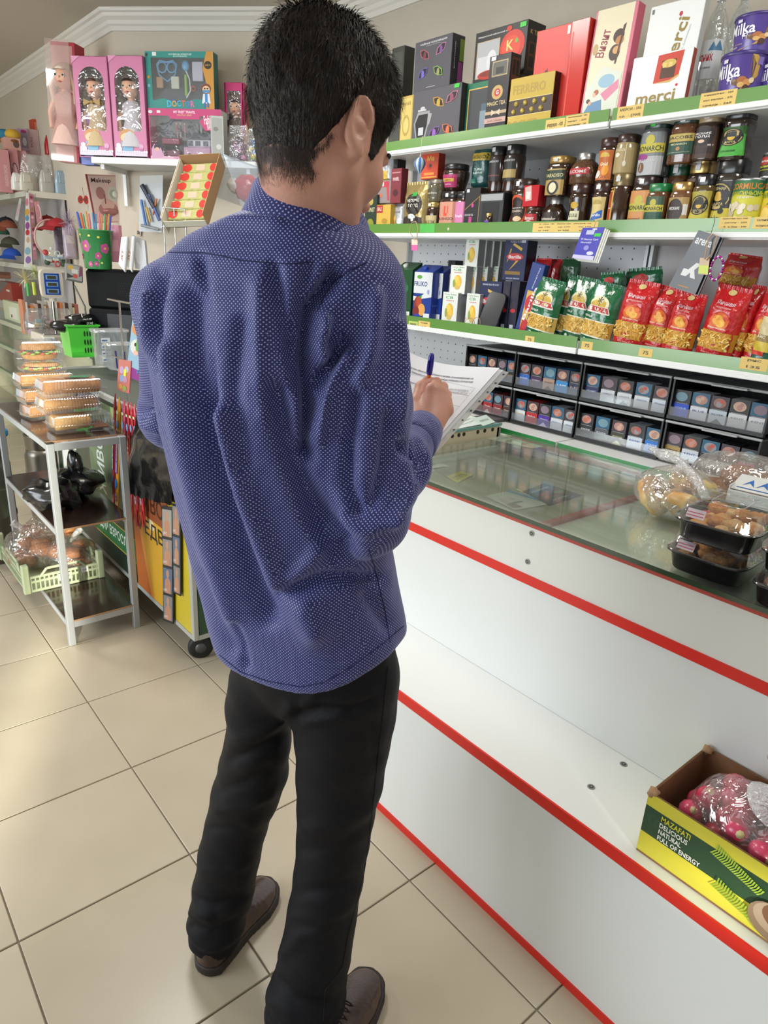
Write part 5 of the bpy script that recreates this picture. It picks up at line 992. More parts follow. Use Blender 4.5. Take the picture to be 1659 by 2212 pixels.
jar('curvy jar with blue and yellow label under the orange labelled jar', (1262, 1302, 394, 478), X2, Z2, 'waist', '#3b211c', [('r', 0, 0, 1, 1, '#d2bc7c'), ('p', [(.1, .2), (.9, .35), (.9, .6), (.3, .5)], '#2f62b0'), ('e', .5, .8, .3, .12, '#b8a05c'), ('e', .3, .1, .25, .1, '#2c58a0'), ('t', 'Jardin', .5, .42, .6, .12, '#e8e8ec')], lab=(.05, .7), labw=.75, tagc='#d8d8d8')
jar('tall gold tin lettered TODAY with a spoon picture', (1313, 1356, 290, 375), X2+.004, onX((1335, 375), X2)[2], 'tall', '#3a2620', [('r', 0, .84, 1, 1, '#d0cec8'), ('t', 'TODAY', .5, .92, .8, .11, '#1f1c1a'), ('t', 'Arabica', .42, .62, .5, .09, '#d6c9a4'), ('e', .35, .48, .12, .06, '#e0d8c4'), ('r', .68, .3, .71, .78, '#cfc8b4'), ('e', .69, .24, .07, .08, '#cfc8b4')], labcol='#a08c60', lab=(.03, .97), body=('#a08c60', '#a08c60'), capr=.97, labw=.95)
jar('gold lidded jar with gold side under the TODAY tin', (1300, 1344, 375, 475), X2, Z2, 'tall', '#7d6c48', [('r', 0, 0, .4, 1, '#c9a050'), ('r', .1, .2, .3, .9, '#a83a2c'), ('t', 'today', .2, .5, .25, .05, '#f0e8d8')], lab=(.04, .76), labw=.8, metalcap=.4, tagc='#c4c4c4')
MON = lambda y, c='#b5aa3a': [('r', 0, y, 1, y+.22, c), ('t', 'MONARCH', .5, y+.1, .9, .12, '#22301c'), ('e', .5, y+.3, .16, .12, '#b5aa3a')]
jar('large Monarch jar with green cap, grey label and a coffee bean', (1366, 1420, 257, 380), X2+.006, onX((1390, 380), X2)[2], 'straight', '#16352a', [('r', 0, 0, 1, .44, '#a9aaac')]+MON(.52)+[('e', .3, .42, .2, .08, '#8a2f78'), ('t', 'MILLIGRANO', .5, .34, .7, .07, '#c9cacc'), ('e', .3, .18, .1, .12, '#6a4028'), ('r', .28, .1, .3, .27, '#d0b8a0')], square=1.2, labcol='#74787a', lab=(.02, .76), labw=.9, body=('#54585a', '#54585a'), tagc='#35c43c')
jar('orange labelled Monarch jar with brown cap on the shelf', (1347, 1398, 381, 475), X2, Z2, 'straight', '#2e1c1c', MON(.45)+[('r', .3, .1, .8, .2, '#d8a878'), ('t', 'caramel', .4, .26, .5, .08, '#8a4a20')], square=1.2, labcol='#c4884c', lab=(.04, .74), labw=.9, tagc='#dcdce0')
jar('small Monarch jar with bright green cap in front', (1382, 1427, 396, 475), X2-.004, Z2, 'straight', '#10703a', MON(.5)+[('r', 0, 0, 1, .45, '#1e4a34'), ('r', .2, .1, .7, .22, '#b02f34')], square=1.2, labcol='#35503a', lab=(.08, .72), body=('#54351f', '#6a452a'))
jar('big green capped jar behind the small Monarch jar', (1418, 1464, 354, 471), 1.63, Z2, 'straight', '#12472f', [('r', 0, .3, 1, .6, '#b5aa3a'), ('t', 'JACOBS', .5, .45, .8, .14, '#22301c')], square=1.2, labcol='#1e4a34', lab=(.1, .6), body=('#54351f', '#6a452a'), tagc='#dcdce0')
jar('Jacobs Monarch jar with dark green lid stacked high', (1430, 1487, 250, 354), X2+.006, onX((1458, 354), X2)[2], 'straight', '#142f25', [('r', 0, .62, 1, 1, '#b09c50'), ('t', 'JACOBS', .5, .80, .75, .19, '#20241a'), ('r', 0, 0, 1, .6, '#1c4434'), ('t', 'MONARCH', .5, .5, .5, .09, '#c9c49a'), ('e', .5, .28, .07, .1, '#b07a48'), ('t', 'сублимированный', .5, .1, .7, .05, '#a8b09a')], square=1.4, lab=(.20, .62), labw=.92, body=('#4a2a18', '#6e4426'), tagc='#dcdce0')
jar('small Нескафе Голд jar with gold lid in the front row', (1431, 1481, 393, 472), X2-.004, Z2, 'straight', '#a8854c', [('e', .42, .5, .38, .46, '#2a1a14'), ('t', 'НЕСКАФЕ', .42, .6, .5, .12, '#e0dcd8'), ('r', .8, .35, .98, .75, '#cfcbc4')], square=1.0, metalcap=.7, labcol='#a3844e', lab=(.12, .68), body=('#5e3c24', '#7a5232'), tagc='#dcdce0')
jar('big gold lidded jar behind the small Нескафе jar', (1465, 1515, 347, 455), 1.62, Z2, 'straight', '#b8995a', [('e', .5, .5, .4, .4, '#2a1a14'), ('t', 'ГОЛД', .5, .45, .4, .12, '#e0dcd8')], square=1.0, metalcap=.7, labcol='#5a3f30', lab=(.3, .75), tagc='#dcdce0')
jar('tall Нескафе Голд jar with beige cap stacked on the gold lid', (1484, 1536, 243, 347), X2+.01, onX((1508, 347), X2)[2], 'tall', '#a08a66', [('e', .45, .62, .46, .30, '#2a1a14'), ('e', .45, .62, .40, .26, '#1c1210'), ('t', 'НЕСКАФЕ', .45, .70, .62, .06, '#e4e0dc'), ('t', 'ГОЛД', .45, .61, .56, .08, '#e4e0dc'), ('e', .45, .48, .12, .05, '#d8b8a0'), ('r', .2, .14, .9, .3, '#2a1a14'), ('t', '95 г', .8, .36, .2, .05, '#e0dcd8')], square=.8, labcol='#402a20', lab=(.06, .78), labw=.9, tagc='#dcdce0')
def karta(u, v, r, c2): return [('e', u, v, r, r*.62, '#16140f'), ('e', u, v, r*.88, r*.55, '#b09a5c'), ('e', u, v, r*.8, r*.5, '#16140f'), ('t', 'ЧЕРНАЯ', u, v+r*.33, r*1.0, r*.13, '#c9b87c'), ('t', 'КАРТА', u, v-r*.33, r*.9, r*.13, '#c9b87c'), ('e', u, v, r*.34, r*.21, c2)]
jar('green labelled Черная Карта jar with black cap, upper one', (1541, 1600, 236, 345), X2+.008, onX((1570, 345), X2)[2], 'waist', '#101012', [('r', 0, 0, 1, .95, '#3f9a34'), ('r', .0, .62, 1, .95, '#2a5a22')]+karta(.45, .62, .46, '#c9a23c')+[('t', 'БРАЗИЛИЯ', .45, .17, .5, .06, '#1f3a18')], square=1.5, lab=(.08, .68), labw=.86, body=('#241610', '#2c1c14'))
jar('large yellow labelled Черная Карта jar with wide black cap', (1522, 1583, 345, 467), X2+.012, Z2, 'waist', '#121214', [('r', 0, 0, 1, .42, '#b5a62c')]+karta(.3, .68, .5, '#c9a23c')+[('t', 'GOLD', .3, .2, .4, .07, '#2a2614'), ('e', .5, .36, .1, .06, '#16140f')], square=1.5, labcol='#2a2a28', lab=(.04, .7), labw=.9, body=('#2c2620', '#34302a'))
jar('small yellow Черная Карта jar in the front row', (1479, 1526, 377, 470), X2-.004, Z2, 'waist', '#101012', [('r', 0, 0, 1, .45, '#b9ab34')]+karta(.5, .62, .44, '#c9a23c')+[('t', 'Gold', .5, .2, .4, .07, '#2a2614')], square=1.5, labcol='#a89c40', lab=(.05, .7), labw=.84, body=('#4a3a1c', '#5a4824'), tagc='#dcdce0')
def tin(label, bb, X, zb, items, top='#b9bcc0'):
 W, H, Y, z = spot(*bb, X, zb); R = W/2; t = thing('food_tin', label, 'tin', (X+R, Y, z), -PI/2+.12); lm = mat(top, .25, .9)
 G().lathe([(R*.96, 0), (R, .002), (R, .004), (R*.985, .006), (R*.985, H-.006), (R, H-.004), (R, H-.001), (R*.95, H), (R*.93, H-.003), (.001, H-.003)], lm, n=32).build('can', t)
 G().decal(items, W*1.5, H-.012, lambda x, zz, o: ((R*.987+o)*math.sin(x/R), -(R*.987+o)*math.cos(x/R), zz+.006), strip=R*.15).build('label', t)
rgm = random.Random(4); mush = [('e', .15+.6*rgm.random(), .08+.42*rgm.random(), .055, .07, rgm.choice(['#d2c6aa', '#c2b596', '#ddd3bc'])) for _ in range(22)]
tin('tin of sliced mushrooms lettered ШАМПИНЬОНЫ with green and yellow label', (1557, 1634, 385, 468), X2, Z2, [('r', 0, 0, 1, 1, '#c9c33a'), ('r', 0, .78, 1, 1, '#2c6a3c'), ('p', [(0, .78), (0, .62), (.3, .72), (.7, .66), (1, .74), (1, .8)], '#2c6a3c'), ('t', 'CORMILICA', .5, .88, .72, .13, '#c97a2c'), ('t', 'ШАМПИНЬОНЫ', .5, .73, .66, .10, '#c9c33a'), ('t', 'резаные', .5, .64, .3, .05, '#e0e0c8')]+mush)
tin('tin of pineapple lettered АНАНАСЫ at the right picture edge', (1626, 1704, 385, 468), X2, Z2, [('r', 0, 0, 1, 1, '#d2b92c'), ('r', 0, .8, 1, 1, '#2c6a3c'), ('t', 'CORMILICA', .4, .9, .66, .12, '#c97a2c'), ('t', 'АНАНАСЫ', .35, .70, .5, .12, '#2f7a3c'), ('e', .3, .28, .16, .22, '#d8a83c'), ('e', .3, .3, .1, .14, '#e6c868'), ('e', .55, .25, .14, .2, '#dcb048'), ('p', [(.3, .5), (.45, .62), (.6, .52), (.45, .5)], '#3c8a34')])
tin('small black tin of olives stacked on the pineapple tin', (1627, 1688, 328, 384), X2+.006, onX((1657, 384), X2)[2], [('r', 0, 0, 1, 1, '#1c2018'), ('e', .25, .72, .2, .2, '#a8302a'), ('t', 'Iberica', .25, .72, .3, .12, '#e0d8c8'), ('t', 'маслины', .28, .45, .36, .1, '#c9c33a'), ('t', 'без косточки', .3, .3, .34, .06, '#c9c33a'), ('e', .7, .4, .12, .3, '#2c3a1c'), ('p', [(.5, .2), (.56, .8), (.6, .8), (.54, .2)], '#a8a83c')])
# hanging from the top shelf edge: glass bauble
bq = onX((907, 356), 1.52); t = thing('balloon_bauble', 'blue and white striped glass balloon bauble hanging from the top shelf', 'ornament', tuple(bq)); g = G(); Rb = .023
for k in range(12):
 m_ = mat('#2f6fb8' if k % 2 else '#c9d6dc', .2, coat=.6, bump=(500., .5, (1, 1, 1))); P = []
 for a_ in (0, .5, 1):
  th = 2*PI*(k+a_)/12; P.append([(r*Rb*math.cos(th)*(1+.06*(a_ == .5)), r*Rb*math.sin(th)*(1+.06*(a_ == .5)), z_*Rb) for z_, r in ((1.25, .1), (1.1, .45), (.8, .8), (.4, .98), (0, 1), (-.4, .86), (-.8, .6), (-1.2, .3), (-1.45, .08))])
 g.grid(P, m_)
g.build('striped_balloon', t); G().tube([(0, 0, Rb*1.2), (.001, .001, .05), (.0, -.004, .105)], .0012, mat('#c9c9c0', .6), 5).build('string', t); G().lathe([(.003, 0), (.0045, .004), (.003, .008)], mat('#b9b9b4', .3, .8), n=8, c=(0, 0, Rb*1.2)).build('metal_cap', t)
# ---------------------------------------------------------------- LOWER SHELF: juice cartons, pasta
def juice(label, bb, X, col, items, capc, group=None, sd=None):
 W, H, Y, z = spot(*bb, X, Z3); D = .06; t = thing('juice_carton', label, 'carton', (X+D/2, Y, Z3), -PI/2, group); m = mat(col, .3, coat=.3); hb_ = H*.83
 g = G(); v = [(-W/2, -D/2, 0), (W/2, -D/2, 0), (W/2, D/2, 0), (-W/2, D/2, 0), (-W/2, -D/2, hb_), (W/2, -D/2, hb_), (W/2, D/2, hb_), (-W/2, D/2, hb_), (-W/2, D/2-.004, H*.96), (W/2, D/2-.004, H*.96)]
 g.add(v, [(0, 1, 5, 4), (1, 2, 6, 5), (2, 3, 7, 6), (3, 0, 4, 7), (4, 5, 9, 8), (6, 7, 8, 9), (5, 6, 9), (7, 4, 8), (3, 2, 1, 0)], m); g.build('carton', t)
 p = G().decal(items, W, hb_, FR(D))
 if sd: p.decal(sd, D, hb_, lambda x, zz, o: (W/2+.0005+o, x, zz))
 p.build('printed_front', t); G().lathe([(.011, 0), (.012, .002), (.012, .011), (.0105, .013)], mat(capc, .35), n=16).build('cap', t, loc=(-W*.08, -D*.12, H*.875), rot=(math.radians(25), 0, 0)); return t
juice('green juice carton with palm leaf and banana picture and white cap', (848, 886, 560, 678), 1.63, '#1e4a2c', [('p', [(.05, .1), (.5, .35), (.62, .28), (.5, .05)], '#c9a83a'), ('e', .25, .35, .2, .1, '#c96a2c'), ('p', [(.3, .3), (.6, .7), (.7, .6), (.5, .25)], '#4a8a34'), ('t', 'ДоБрый', .15, .65, .5, .12, '#d8e0cc', 90), ('e', .7, .62, .12, .08, '#2c6a3c'), ('r', .55, .02, .95, .14, '#c9cfc4'), ('e', .4, .15, .2, .1, '#8a9a2c')], '#dcdcd8', sd=[('r', .2, .3, .8, .9, '#274f30')])
BJ = [('r', 0, .56, 1, 1, '#cfd2d4'), ('p', [(0, .56), (0, .5), (.35, .48), (.65, .58), (1, .66), (1, .5), (0, .4)], '#cfd2d4'), ('t', 'FRUKO', .38, .76, .72, .10, '#1f3a78'), ('e', .3, .9, .14, .04, '#5a9a3c'), ('e', .28, .34, .22, .16, '#8a2c24'), ('e', .34, .38, .16, .12, '#a8432c'), ('e', .5, .22, .2, .13, '#d89a4c'), ('e', .2, .18, .18, .1, '#7a2420'), ('p', [(.3, .48), (.5, .54), (.45, .46)], '#3c8a34'), ('r', .62, .02, .95, .15, '#d0d4d8'), ('e', .3, .08, .16, .05, '#22459a'), ('e', .82, .6, .06, .05, '#8a9ab8')]
for bb, lb, X in (((890, 929, 566, 681), 'blue FRUKO peach juice carton, front left of the row of three', 1.62), ((927, 951, 568, 681), 'blue FRUKO peach juice carton, middle of the row of three', 1.66), ((950, 966, 569, 681), 'blue FRUKO juice carton mostly hidden, last of the row of three', 1.70)):
 juice(lb, bb, X, '#1e3a8c', BJ, '#2446a8', 'blue juice cartons', sd=[('r', .55, .02, .9, .15, '#c9ced6'), ('r', .1, .3, .9, .34, '#3a58a8')])
carton('biscuit_box', 'dark box with white vertical lettering between juice and white boxes', 'box', (962, 978, 562, 640), 1.74, Z3, .05, '#16181f', [('t', 'Twist', .5, .6, .5, .4, '#d8dade', 90)])
CORN = [('r', 0, 0, 1, 1, '#d6d8d2'), ('t', 'Corn Baby', .5, .93, .8, .05, '#4a8a5c'), ('t', 'CB', .45, .84, .5, .08, '#4a9a5c'), ('t', 'кукуруза', .5, .74, .5, .035, '#c94a3c'), ('e', .5, .42, .26, .24, '#d9a83a'), ('e', .42, .5, .16, .12, '#e3c25c'), ('e', .58, .36, .15, .12, '#e3b848'), ('e', .5, .22, .16, .08, '#c9ab5c'), ('e', .28, .36, .08, .14, '#8aa04c')]
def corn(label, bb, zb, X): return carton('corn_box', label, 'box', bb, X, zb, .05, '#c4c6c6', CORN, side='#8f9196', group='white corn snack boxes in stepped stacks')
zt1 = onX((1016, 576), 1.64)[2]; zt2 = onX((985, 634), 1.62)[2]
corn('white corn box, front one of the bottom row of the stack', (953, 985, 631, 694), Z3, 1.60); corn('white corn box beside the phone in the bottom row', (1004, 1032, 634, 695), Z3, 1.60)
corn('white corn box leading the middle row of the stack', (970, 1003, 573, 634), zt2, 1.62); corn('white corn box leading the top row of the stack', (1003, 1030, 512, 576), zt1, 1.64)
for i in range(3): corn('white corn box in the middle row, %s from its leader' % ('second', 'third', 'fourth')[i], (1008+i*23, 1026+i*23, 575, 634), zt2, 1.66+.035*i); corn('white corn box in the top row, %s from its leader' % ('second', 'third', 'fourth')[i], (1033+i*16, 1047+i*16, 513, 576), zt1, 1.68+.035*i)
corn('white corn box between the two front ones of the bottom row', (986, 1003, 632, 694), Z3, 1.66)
def bar(v): return [('e', .5, v, .38, .09, '#b8282c'), ('e', .5, v, .34, .075, '#c9383c'), ('t', 'Barilla', .5, v, .56, .08, '#ececf0')]
FUS = [('p', [(.35, .84), (.42, .88), (.8, .76), (.76, .70)], '#cfa84c'), ('p', [(.28, .24), (.36, .28), (.66, .46), (.60, .5)], '#c9a040'), ('p', [(.15, .42), (.2, .46), (.34, .74), (.28, .76)], '#bd933c'), ('r', .12, .14, .8, .22, '#8a6a2c')]
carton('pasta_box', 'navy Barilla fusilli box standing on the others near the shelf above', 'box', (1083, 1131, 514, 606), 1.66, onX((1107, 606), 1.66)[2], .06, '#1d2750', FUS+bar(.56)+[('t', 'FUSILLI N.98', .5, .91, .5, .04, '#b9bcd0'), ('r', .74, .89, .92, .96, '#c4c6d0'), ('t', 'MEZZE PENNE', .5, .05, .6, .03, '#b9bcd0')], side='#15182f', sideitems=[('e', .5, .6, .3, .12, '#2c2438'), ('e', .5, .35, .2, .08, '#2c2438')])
for i, (bb, lb) in enumerate((((1028, 1076, 607, 698), 'navy Barilla penne box behind the phone'), ((1078, 1094, 607, 702), 'dark side of the second Barilla box right of the phone'), ((1095, 1113, 607, 706), 'dark side of the third Barilla box right of the phone'))):
 carton('pasta_box', lb, 'box', bb, 1.62+.004*i, Z3, .06, '#1c2448' if i == 0 else '#191a30', ([('t', 'PENNE RIGATE N.73', .5, .93, .7, .035, '#b9bcd0')]+bar(.58)+[('p', [(.4, .84), (.6, .8), (.62, .74), (.42, .78)], '#cfa84c')]) if i == 0 else [('e', .5, .78, .36, .12, '#2c2030'), ('e', .5, .5, .36, .1, '#301f30'), ('e', .5, .42, .3, .04, '#b8282c'), ('r', .25, .04, .7, .14, '#c0c2cc')], side='#15182f')
tb = carton('pasta_box', 'slim blue Barilla spaghetti box leaning against the green pasta bags', 'box', (1112, 1140, 565, 702), 1.60, Z3, .03, '#25397a', [('p', [(.3, .1), (.7, .1), (.8, .62), (.2, .62)], '#c9a24c'), ('p', [(.3, .02), (.75, .02), (.85, .2), (.4, .24)], '#b8282c')]+[('e', .6, .45, .36, .12, '#b8282c'), ('t', 'Barilla', .6, .45, .5, .2, '#ececf0', 80), ('t', 'SPAGHETTINI', .6, .8, .3, .08, '#c4cce0', 80)]); tb.rotation_euler[1] = math.radians(11)
t = thing('smartphone', 'black smartphone propped upright against the Barilla boxes', 'phone', (1.578, spot(1030, 1072, 628, 698, 1.58, Z3)[2], Z3), -PI/2); W, H, _, _ = spot(1032, 1070, 628, 698, 1.58, Z3)
g = G(); n = 20; P = [(W/2*(abs(math.cos(a))**.35)*(1 if math.cos(a) > 0 else -1), H/2+H/2*(abs(math.sin(a))**.35)*(1 if math.sin(a) > 0 else -1)) for a in [2*PI*(k+.5)/n for k in range(n)]]; g.prism(P[::-1], -.004, .004, mat('#2c2e33', .25, coat=.4)); o = g.build('phone_body', t); G().prism([(x*.93, (z-H/2)*.96+H/2) for x, z in P][::-1], -.0045, -.0041, mat('#34363b', .12, coat=.8)).build('screen', t); t.rotation_euler = (math.radians(-14), math.radians(8), -PI/2)
t = thing('earphone_cord', 'looped beige cord and plug in front of the white corn boxes', 'cord', (1.575, onX((1012, 690), 1.575)[1], Z3+.003)); cm = mat('#b08a64', .5)
G().tube([(0, .018*math.cos(a)*(1-.05*a)-.006*a, .018+.016*math.sin(a)+.001*a) for a in [k*.35 for k in range(32)]], .0012, cm, 5).build('loop', t); G().box(-.004, .004, .018, .03, .0, .012, mat('#a87a54', .4), .002).build('plug', t); G().tube([(0, .022, .012), (.0, .02, .03), (0, .012, .036)], .0012, cm, 5).build('lead', t)
G_ = mat('#1a1b1e', .3); tag(G().box(-.006, .006, -.04, .04, 0, .008, G_, .003).build('phone_stand', loc=(1.57, onX((1068, 706), 1.57)[1], Z3)), 'flat black stand bar lying before the phone', 'stand')
tag(G().box(-.02, .02, -.06, .06, 0, .0012, mat('#2f5fb0', .5)).build('blue_booklet', loc=(1.585, onX((1092, 712), 1.585)[1], Z3)), 'thin blue booklet under the green Makfa bag', 'booklet')
def makfa(label, bb, X, sh, seed, zb=Z3, g_=True, **k):
 its = [('r', .0, .14, 1, .40, '#c9a24c'), ('r', 0, .395, 1, .415, '#dcd8c8'), ('r', 0, .125, 1, .145, '#dcd8c8'), ('e', .5, .70, .30, .13, '#d8d4b0'), ('e', .5, .68, .26, .09, '#c9a640'), ('r', .48, .66, .52, .82, '#6a5a3c'), ('p', [(.42, .78), (.58, .72), (.58, .74), (.42, .80)], '#6a5a3c'), ('p', [(.42, .72), (.58, .78), (.58, .80), (.42, .74)], '#6a5a3c'), ('p', [(.12, .56), (.20, .66), (.80, .66), (.88, .56), (.86, .54), (.14, .54)], '#dcd8d0'), ('p', [(.15, .565), (.21, .65), (.79, .65), (.85, .565)], '#b8302c'), ('t', 'MAKFA', .5, .605, .56, .065, '#f0ece4'), ('t', 'ПЕРЬЯ', .25, .47, .28, .035, '#dfe6da'), ('t', '№1', .68, .9, .14, .05, '#cfe0d0'), ('e', .3, .07, .06, .025, '#cfe0d0'), ('t', 'ГОСТ 450 г', .62, .07, .3, .025, '#cfe0d0')]
 return pouch(label, bb, X, zb, .055, '#17623a', its, seed=seed, shift=sh, corn=(.17, .38, '#d2a548'), rough=.18, **k)
def redbag(label, bb, X, sh, seed, zb=Z3, name='Вермишель', **k):
 its = [('r', .0, .16, 1, .42, '#c08a2c'), ('e', .5, .56, .28, .14, '#c43a24'), ('e', .5, .56, .26, .125, '#d8692c'), ('e', .46, .58, .14, .07, '#e0a03c'), ('e', .56, .54, .12, .06, '#e6b04c'), ('p', [(.2, .50), (.25, .46), (.75, .46), (.8, .50), (.75, .43), (.25, .43)], '#c9302c'), ('t', name, .5, .465, .5, .035, '#f0dcc0'), ('t', 'Яичная', .5, .82, .5, .06, '#d8b0b8'), ('t', 'макаронные изделия', .5, .75, .42, .025, '#e0a8a8'), ('e', .5, .97, .12, .04, '#d2b87c'), ('t', 'мука пшеничная', .5, .1, .44, .03, '#e89a98'), ('r', .35, .2, .6, .25, '#b02a28')]
 return pouch(label, bb, X, zb, .07, '#bf1d22', its, seed=seed, shift=sh, corn=(.19, .40, '#cf9c34'), rough=.15, bump=.6, **k)
pouch('red bag with white shell emblem behind the slim Barilla box, left one', (1143, 1178, 560, 612), 1.70, onX((1160, 612), 1.70)[2], .05, '#b81f26', [('e', .4, .55, .16, .14, '#e0d0b8')], seed=31); pouch('red bag behind the green Makfa bags, right one of two', (1172, 1202, 562, 612), 1.73, onX((1187, 612), 1.73)[2], .05, '#a81c22', [('r', .2, .2, .6, .3, '#c9505a')], seed=32)
pouch('dark green pasta bag top behind the Makfa bags', (1200, 1240, 560, 612), 1.72, onX((1220, 612), 1.72)[2], .05, '#14502c', [], seed=33)
makfa('left green Makfa pasta bag standing at the shelf edge', (1126, 1186, 606, 716), 1.575, -.0, 1).rotation_euler[1] = math.radians(9)
makfa('dark green pasta bag wedged behind the left Makfa bag', (1186, 1214, 600, 712), 1.63, 0, 2).rotation_euler[1] = math.radians(9)
makfa('green Makfa bag in the second row between the two front ones', (1205, 1258, 604, 718), 1.625, 0, 3).rotation_euler[1] = math.radians(7)
makfa('front green Makfa bag next to the first red bag', (1242, 1307, 615, 728), 1.57, 0, 4).rotation_euler[1] = math.radians(8)
for bb, sd_, lb, X in (((1290, 1345, 592, 614), 11, 'green Makfa bag lying flat on top of the standing bags', 1.66), ((1345, 1425, 584, 612), 12, 'green pasta bag lying with its label up behind the red bags', 1.70)):
 W, H, Y, z = spot(*bb, X); z += .0; t = pouch(lb, bb, X, z-.01, .03, '#17623a', [('e', .5, .5, .2, .3, '#b8302c')], seed=sd_, crimp=.2, bulge=1.3); t.rotation_euler[1] = math.radians(-6)
redbag('first red pasta bag, right of the green Makfa bags', (1312, 1381, 612, 734), 1.575, 0, 5, turn=4).rotation_euler[1] = math.radians(6); redbag('second red pasta bag, half behind the third', (1376, 1436, 624, 740), 1.60, 0, 6).rotation_euler[1] = math.radians(6)
redbag('third red pasta bag standing forward at the shelf edge', (1418, 1482, 636, 749), 1.56, 0, 7).rotation_euler[1] = math.radians(7); redbag('large wrinkled red pasta bag under the hanging black pack', (1489, 1568, 623, 757), 1.565, 0, 8).rotation_euler[1] = math.radians(8)
redbag('red pasta bag pressed behind the large wrinkled one', (1566, 1600, 622, 752), 1.61, 0, 9).rotation_euler[1] = math.radians(6); redbag('red pasta bag left of the rice bag', (1596, 1648, 632, 760), 1.60, 0, 10).rotation_euler[1] = math.radians(6)
redbag('dull red pasta bag lying high at the back, behind the black pack', (1534, 1622, 552, 624), 1.72, 0, 13, zb=onX((1578, 624), 1.72)[2], turn=-12).rotation_euler[1] = math.radians(6)
t = pouch('rice bag lettered РИС with green base at the right picture edge', (1612, 1668, 640, 766), 1.565, Z3, .06, '#1c5a48', [('r', 0, .72, 1, 1, '#c93028'), ('r', 0, .46, 1, .72, '#cdbf94'), ('r', 0, .36, 1, .46, '#8a7440'), ('t', 'РИС', .3, .43, .34, .045, '#ece6d0'), ('t', 'Националь', .5, .8, .8, .06, '#f0e0d8'), ('r', 0, .22, 1, .36, '#c9b23c'), ('r', .1, .16, .6, .22, '#c93028')], seed=14, name='rice_bag'); t.rotation_euler[1] = math.radians(6)
# things hanging in front of the shelves
flatcard('memory_card_pack', 'bunch of purple blue memory card blister cards hanging from the middle shelf', 'card', ((1259, 492), (1306, 491), (1281, 562), (1236, 557)), 1.515, .0012, '#2c22a8', [('r', .25, .78, .62, .92, '#b9bcd8'), ('r', .66, .72, .95, .82, '#35c43c'), ('t', 'TF Memory Card', .5, .62, .8, .08, '#d8d8f0'), ('t', 'MicroSD', .4, .53, .5, .05, '#d8d8f0'), ('e', .5, .36, .12, .08, '#8a8ad0'), ('e', .75, .2, .16, .06, '#d0d0e8'), ('r', 0, 0, 1, .12, '#c4c0e8'), ('e', .6, .95, .12, .025, '#dcdce8')], layers=4, fan=.006, cl='#d6d6cc', string=([(1283, 492), (1287, 478)], .0008, '#8a8a88'))
flatcard('sock_pack', 'glossy black pack lettered arena hanging by cord from the middle shelf', 'pack', ((1509, 497), (1556, 512), (1502, 636), (1444, 618)), 1.52, .006, '#1d1e22', [('t', 'arena', .45, .84, .7, .1, '#d8d8da'), ('p', [(.2, .36), (.38, .36), (.56, .5), (.76, .5), (.6, .38), (.76, .24), (.56, .24), (.5, .32), (.4, .24), (.2, .24)], '#d4d4d6'), ('r', .3, .06, .7, .08, '#a87a3c'), ('r', .0, .0, 1, .03, '#6a6c70')], layers=2, fan=.006, string=([(1536, 504), (1544, 478), (1543, 465)], .001, '#6a6a68'))
t = flatcard('price_label', 'kraft tag with yellow green band on a tan cord over the black pack', 'tag', ((1512, 557), (1533, 557), (1529, 594), (1508, 592)), 1.508, .0015, '#b08c64', [('r', 0, .05, 1, .55, '#c3cf5c')], string=([(1522, 560), (1530, 515), (1540, 505), (1548, 510), (1540, 545), (1526, 562)], .0018, '#b09070'))
t = thing('tinsel_ring', 'sparkling magenta and silver ring hanging beside the kraft tag', 'ornament', tuple(onX((1548, 580), 1.512))); g = G()
for k in range(26):
 a = 2*PI*k/26; c_ = (0, .018*math.cos(a), .032*math.sin(a)); g.blob(c_, .0042, mat('#a02a8c' if k % 3 else '#cfc8d4', .15, .6), 6)
g.build('ring', t, kind='stuff')
t = flatcard('price_label', 'small pink and beige tag on raffia hanging below the middle shelf by the man\'s chin', 'tag', ((889, 517), (902, 517), (902, 541), (889, 541)), 1.515, .0015, '#d8c8b4', [('r', 0, 0, 1, .5, '#d0609c')], string=([(896, 518), (884, 500), (890, 480), (898, 478), (903, 492), (900, 519)], .0016, '#b59c78'))
# ---------------------------------------------------------------- CIGARETTE RACKS on the lower deck
RXF = 1.615; by = [onX(p, RXF)[1] for p in ((1000, 868), (1106, 900), (1243, 938), (1425, 990), (1632, 1040))]
zlo, zhi = .966, 1.108; BK = mat('#17181a', .4); GR = mat('#9c9ea0', .4); CLR = film('#f2f4f6', .08, .08, .1)
WARN = ['#b08478', '#9a6a5c', '#c9a28c', '#86707c', '#b56a4c', '#8f8f96', '#b8867c', '#6a8f9c']
def pack_items(i, col, txt, alt):
 r = random.Random(i*7+3); w = WARN[i % 8]; w2 = WARN[(i*3+2) % 8]; its = [('r', 0, .5, 1, 1, ['#24262a', '#1f5a7a', '#3a2a34'][i % 3]), ('e', .5+.1*(r.random()-.5), .76, .36, .17, w), ('e', .35+.2*r.random(), .72, .16, .1, w2), ('e', .6, .82, .12, .07, '#c9483c' if i % 4 == 1 else w2), ('r', 0, .5, 1, .54, '#17181c'), ('r', .1, .515, .9, .525, '#c9c9c9'), ('r', 0, 0, 1, .5, col), ('t', txt, .5, .34, .7, .07, alt)]
 if i % 5 == 2: its.append(('p', [(.1, .0), (.5, .2), (.9, .0)], alt))
 return its
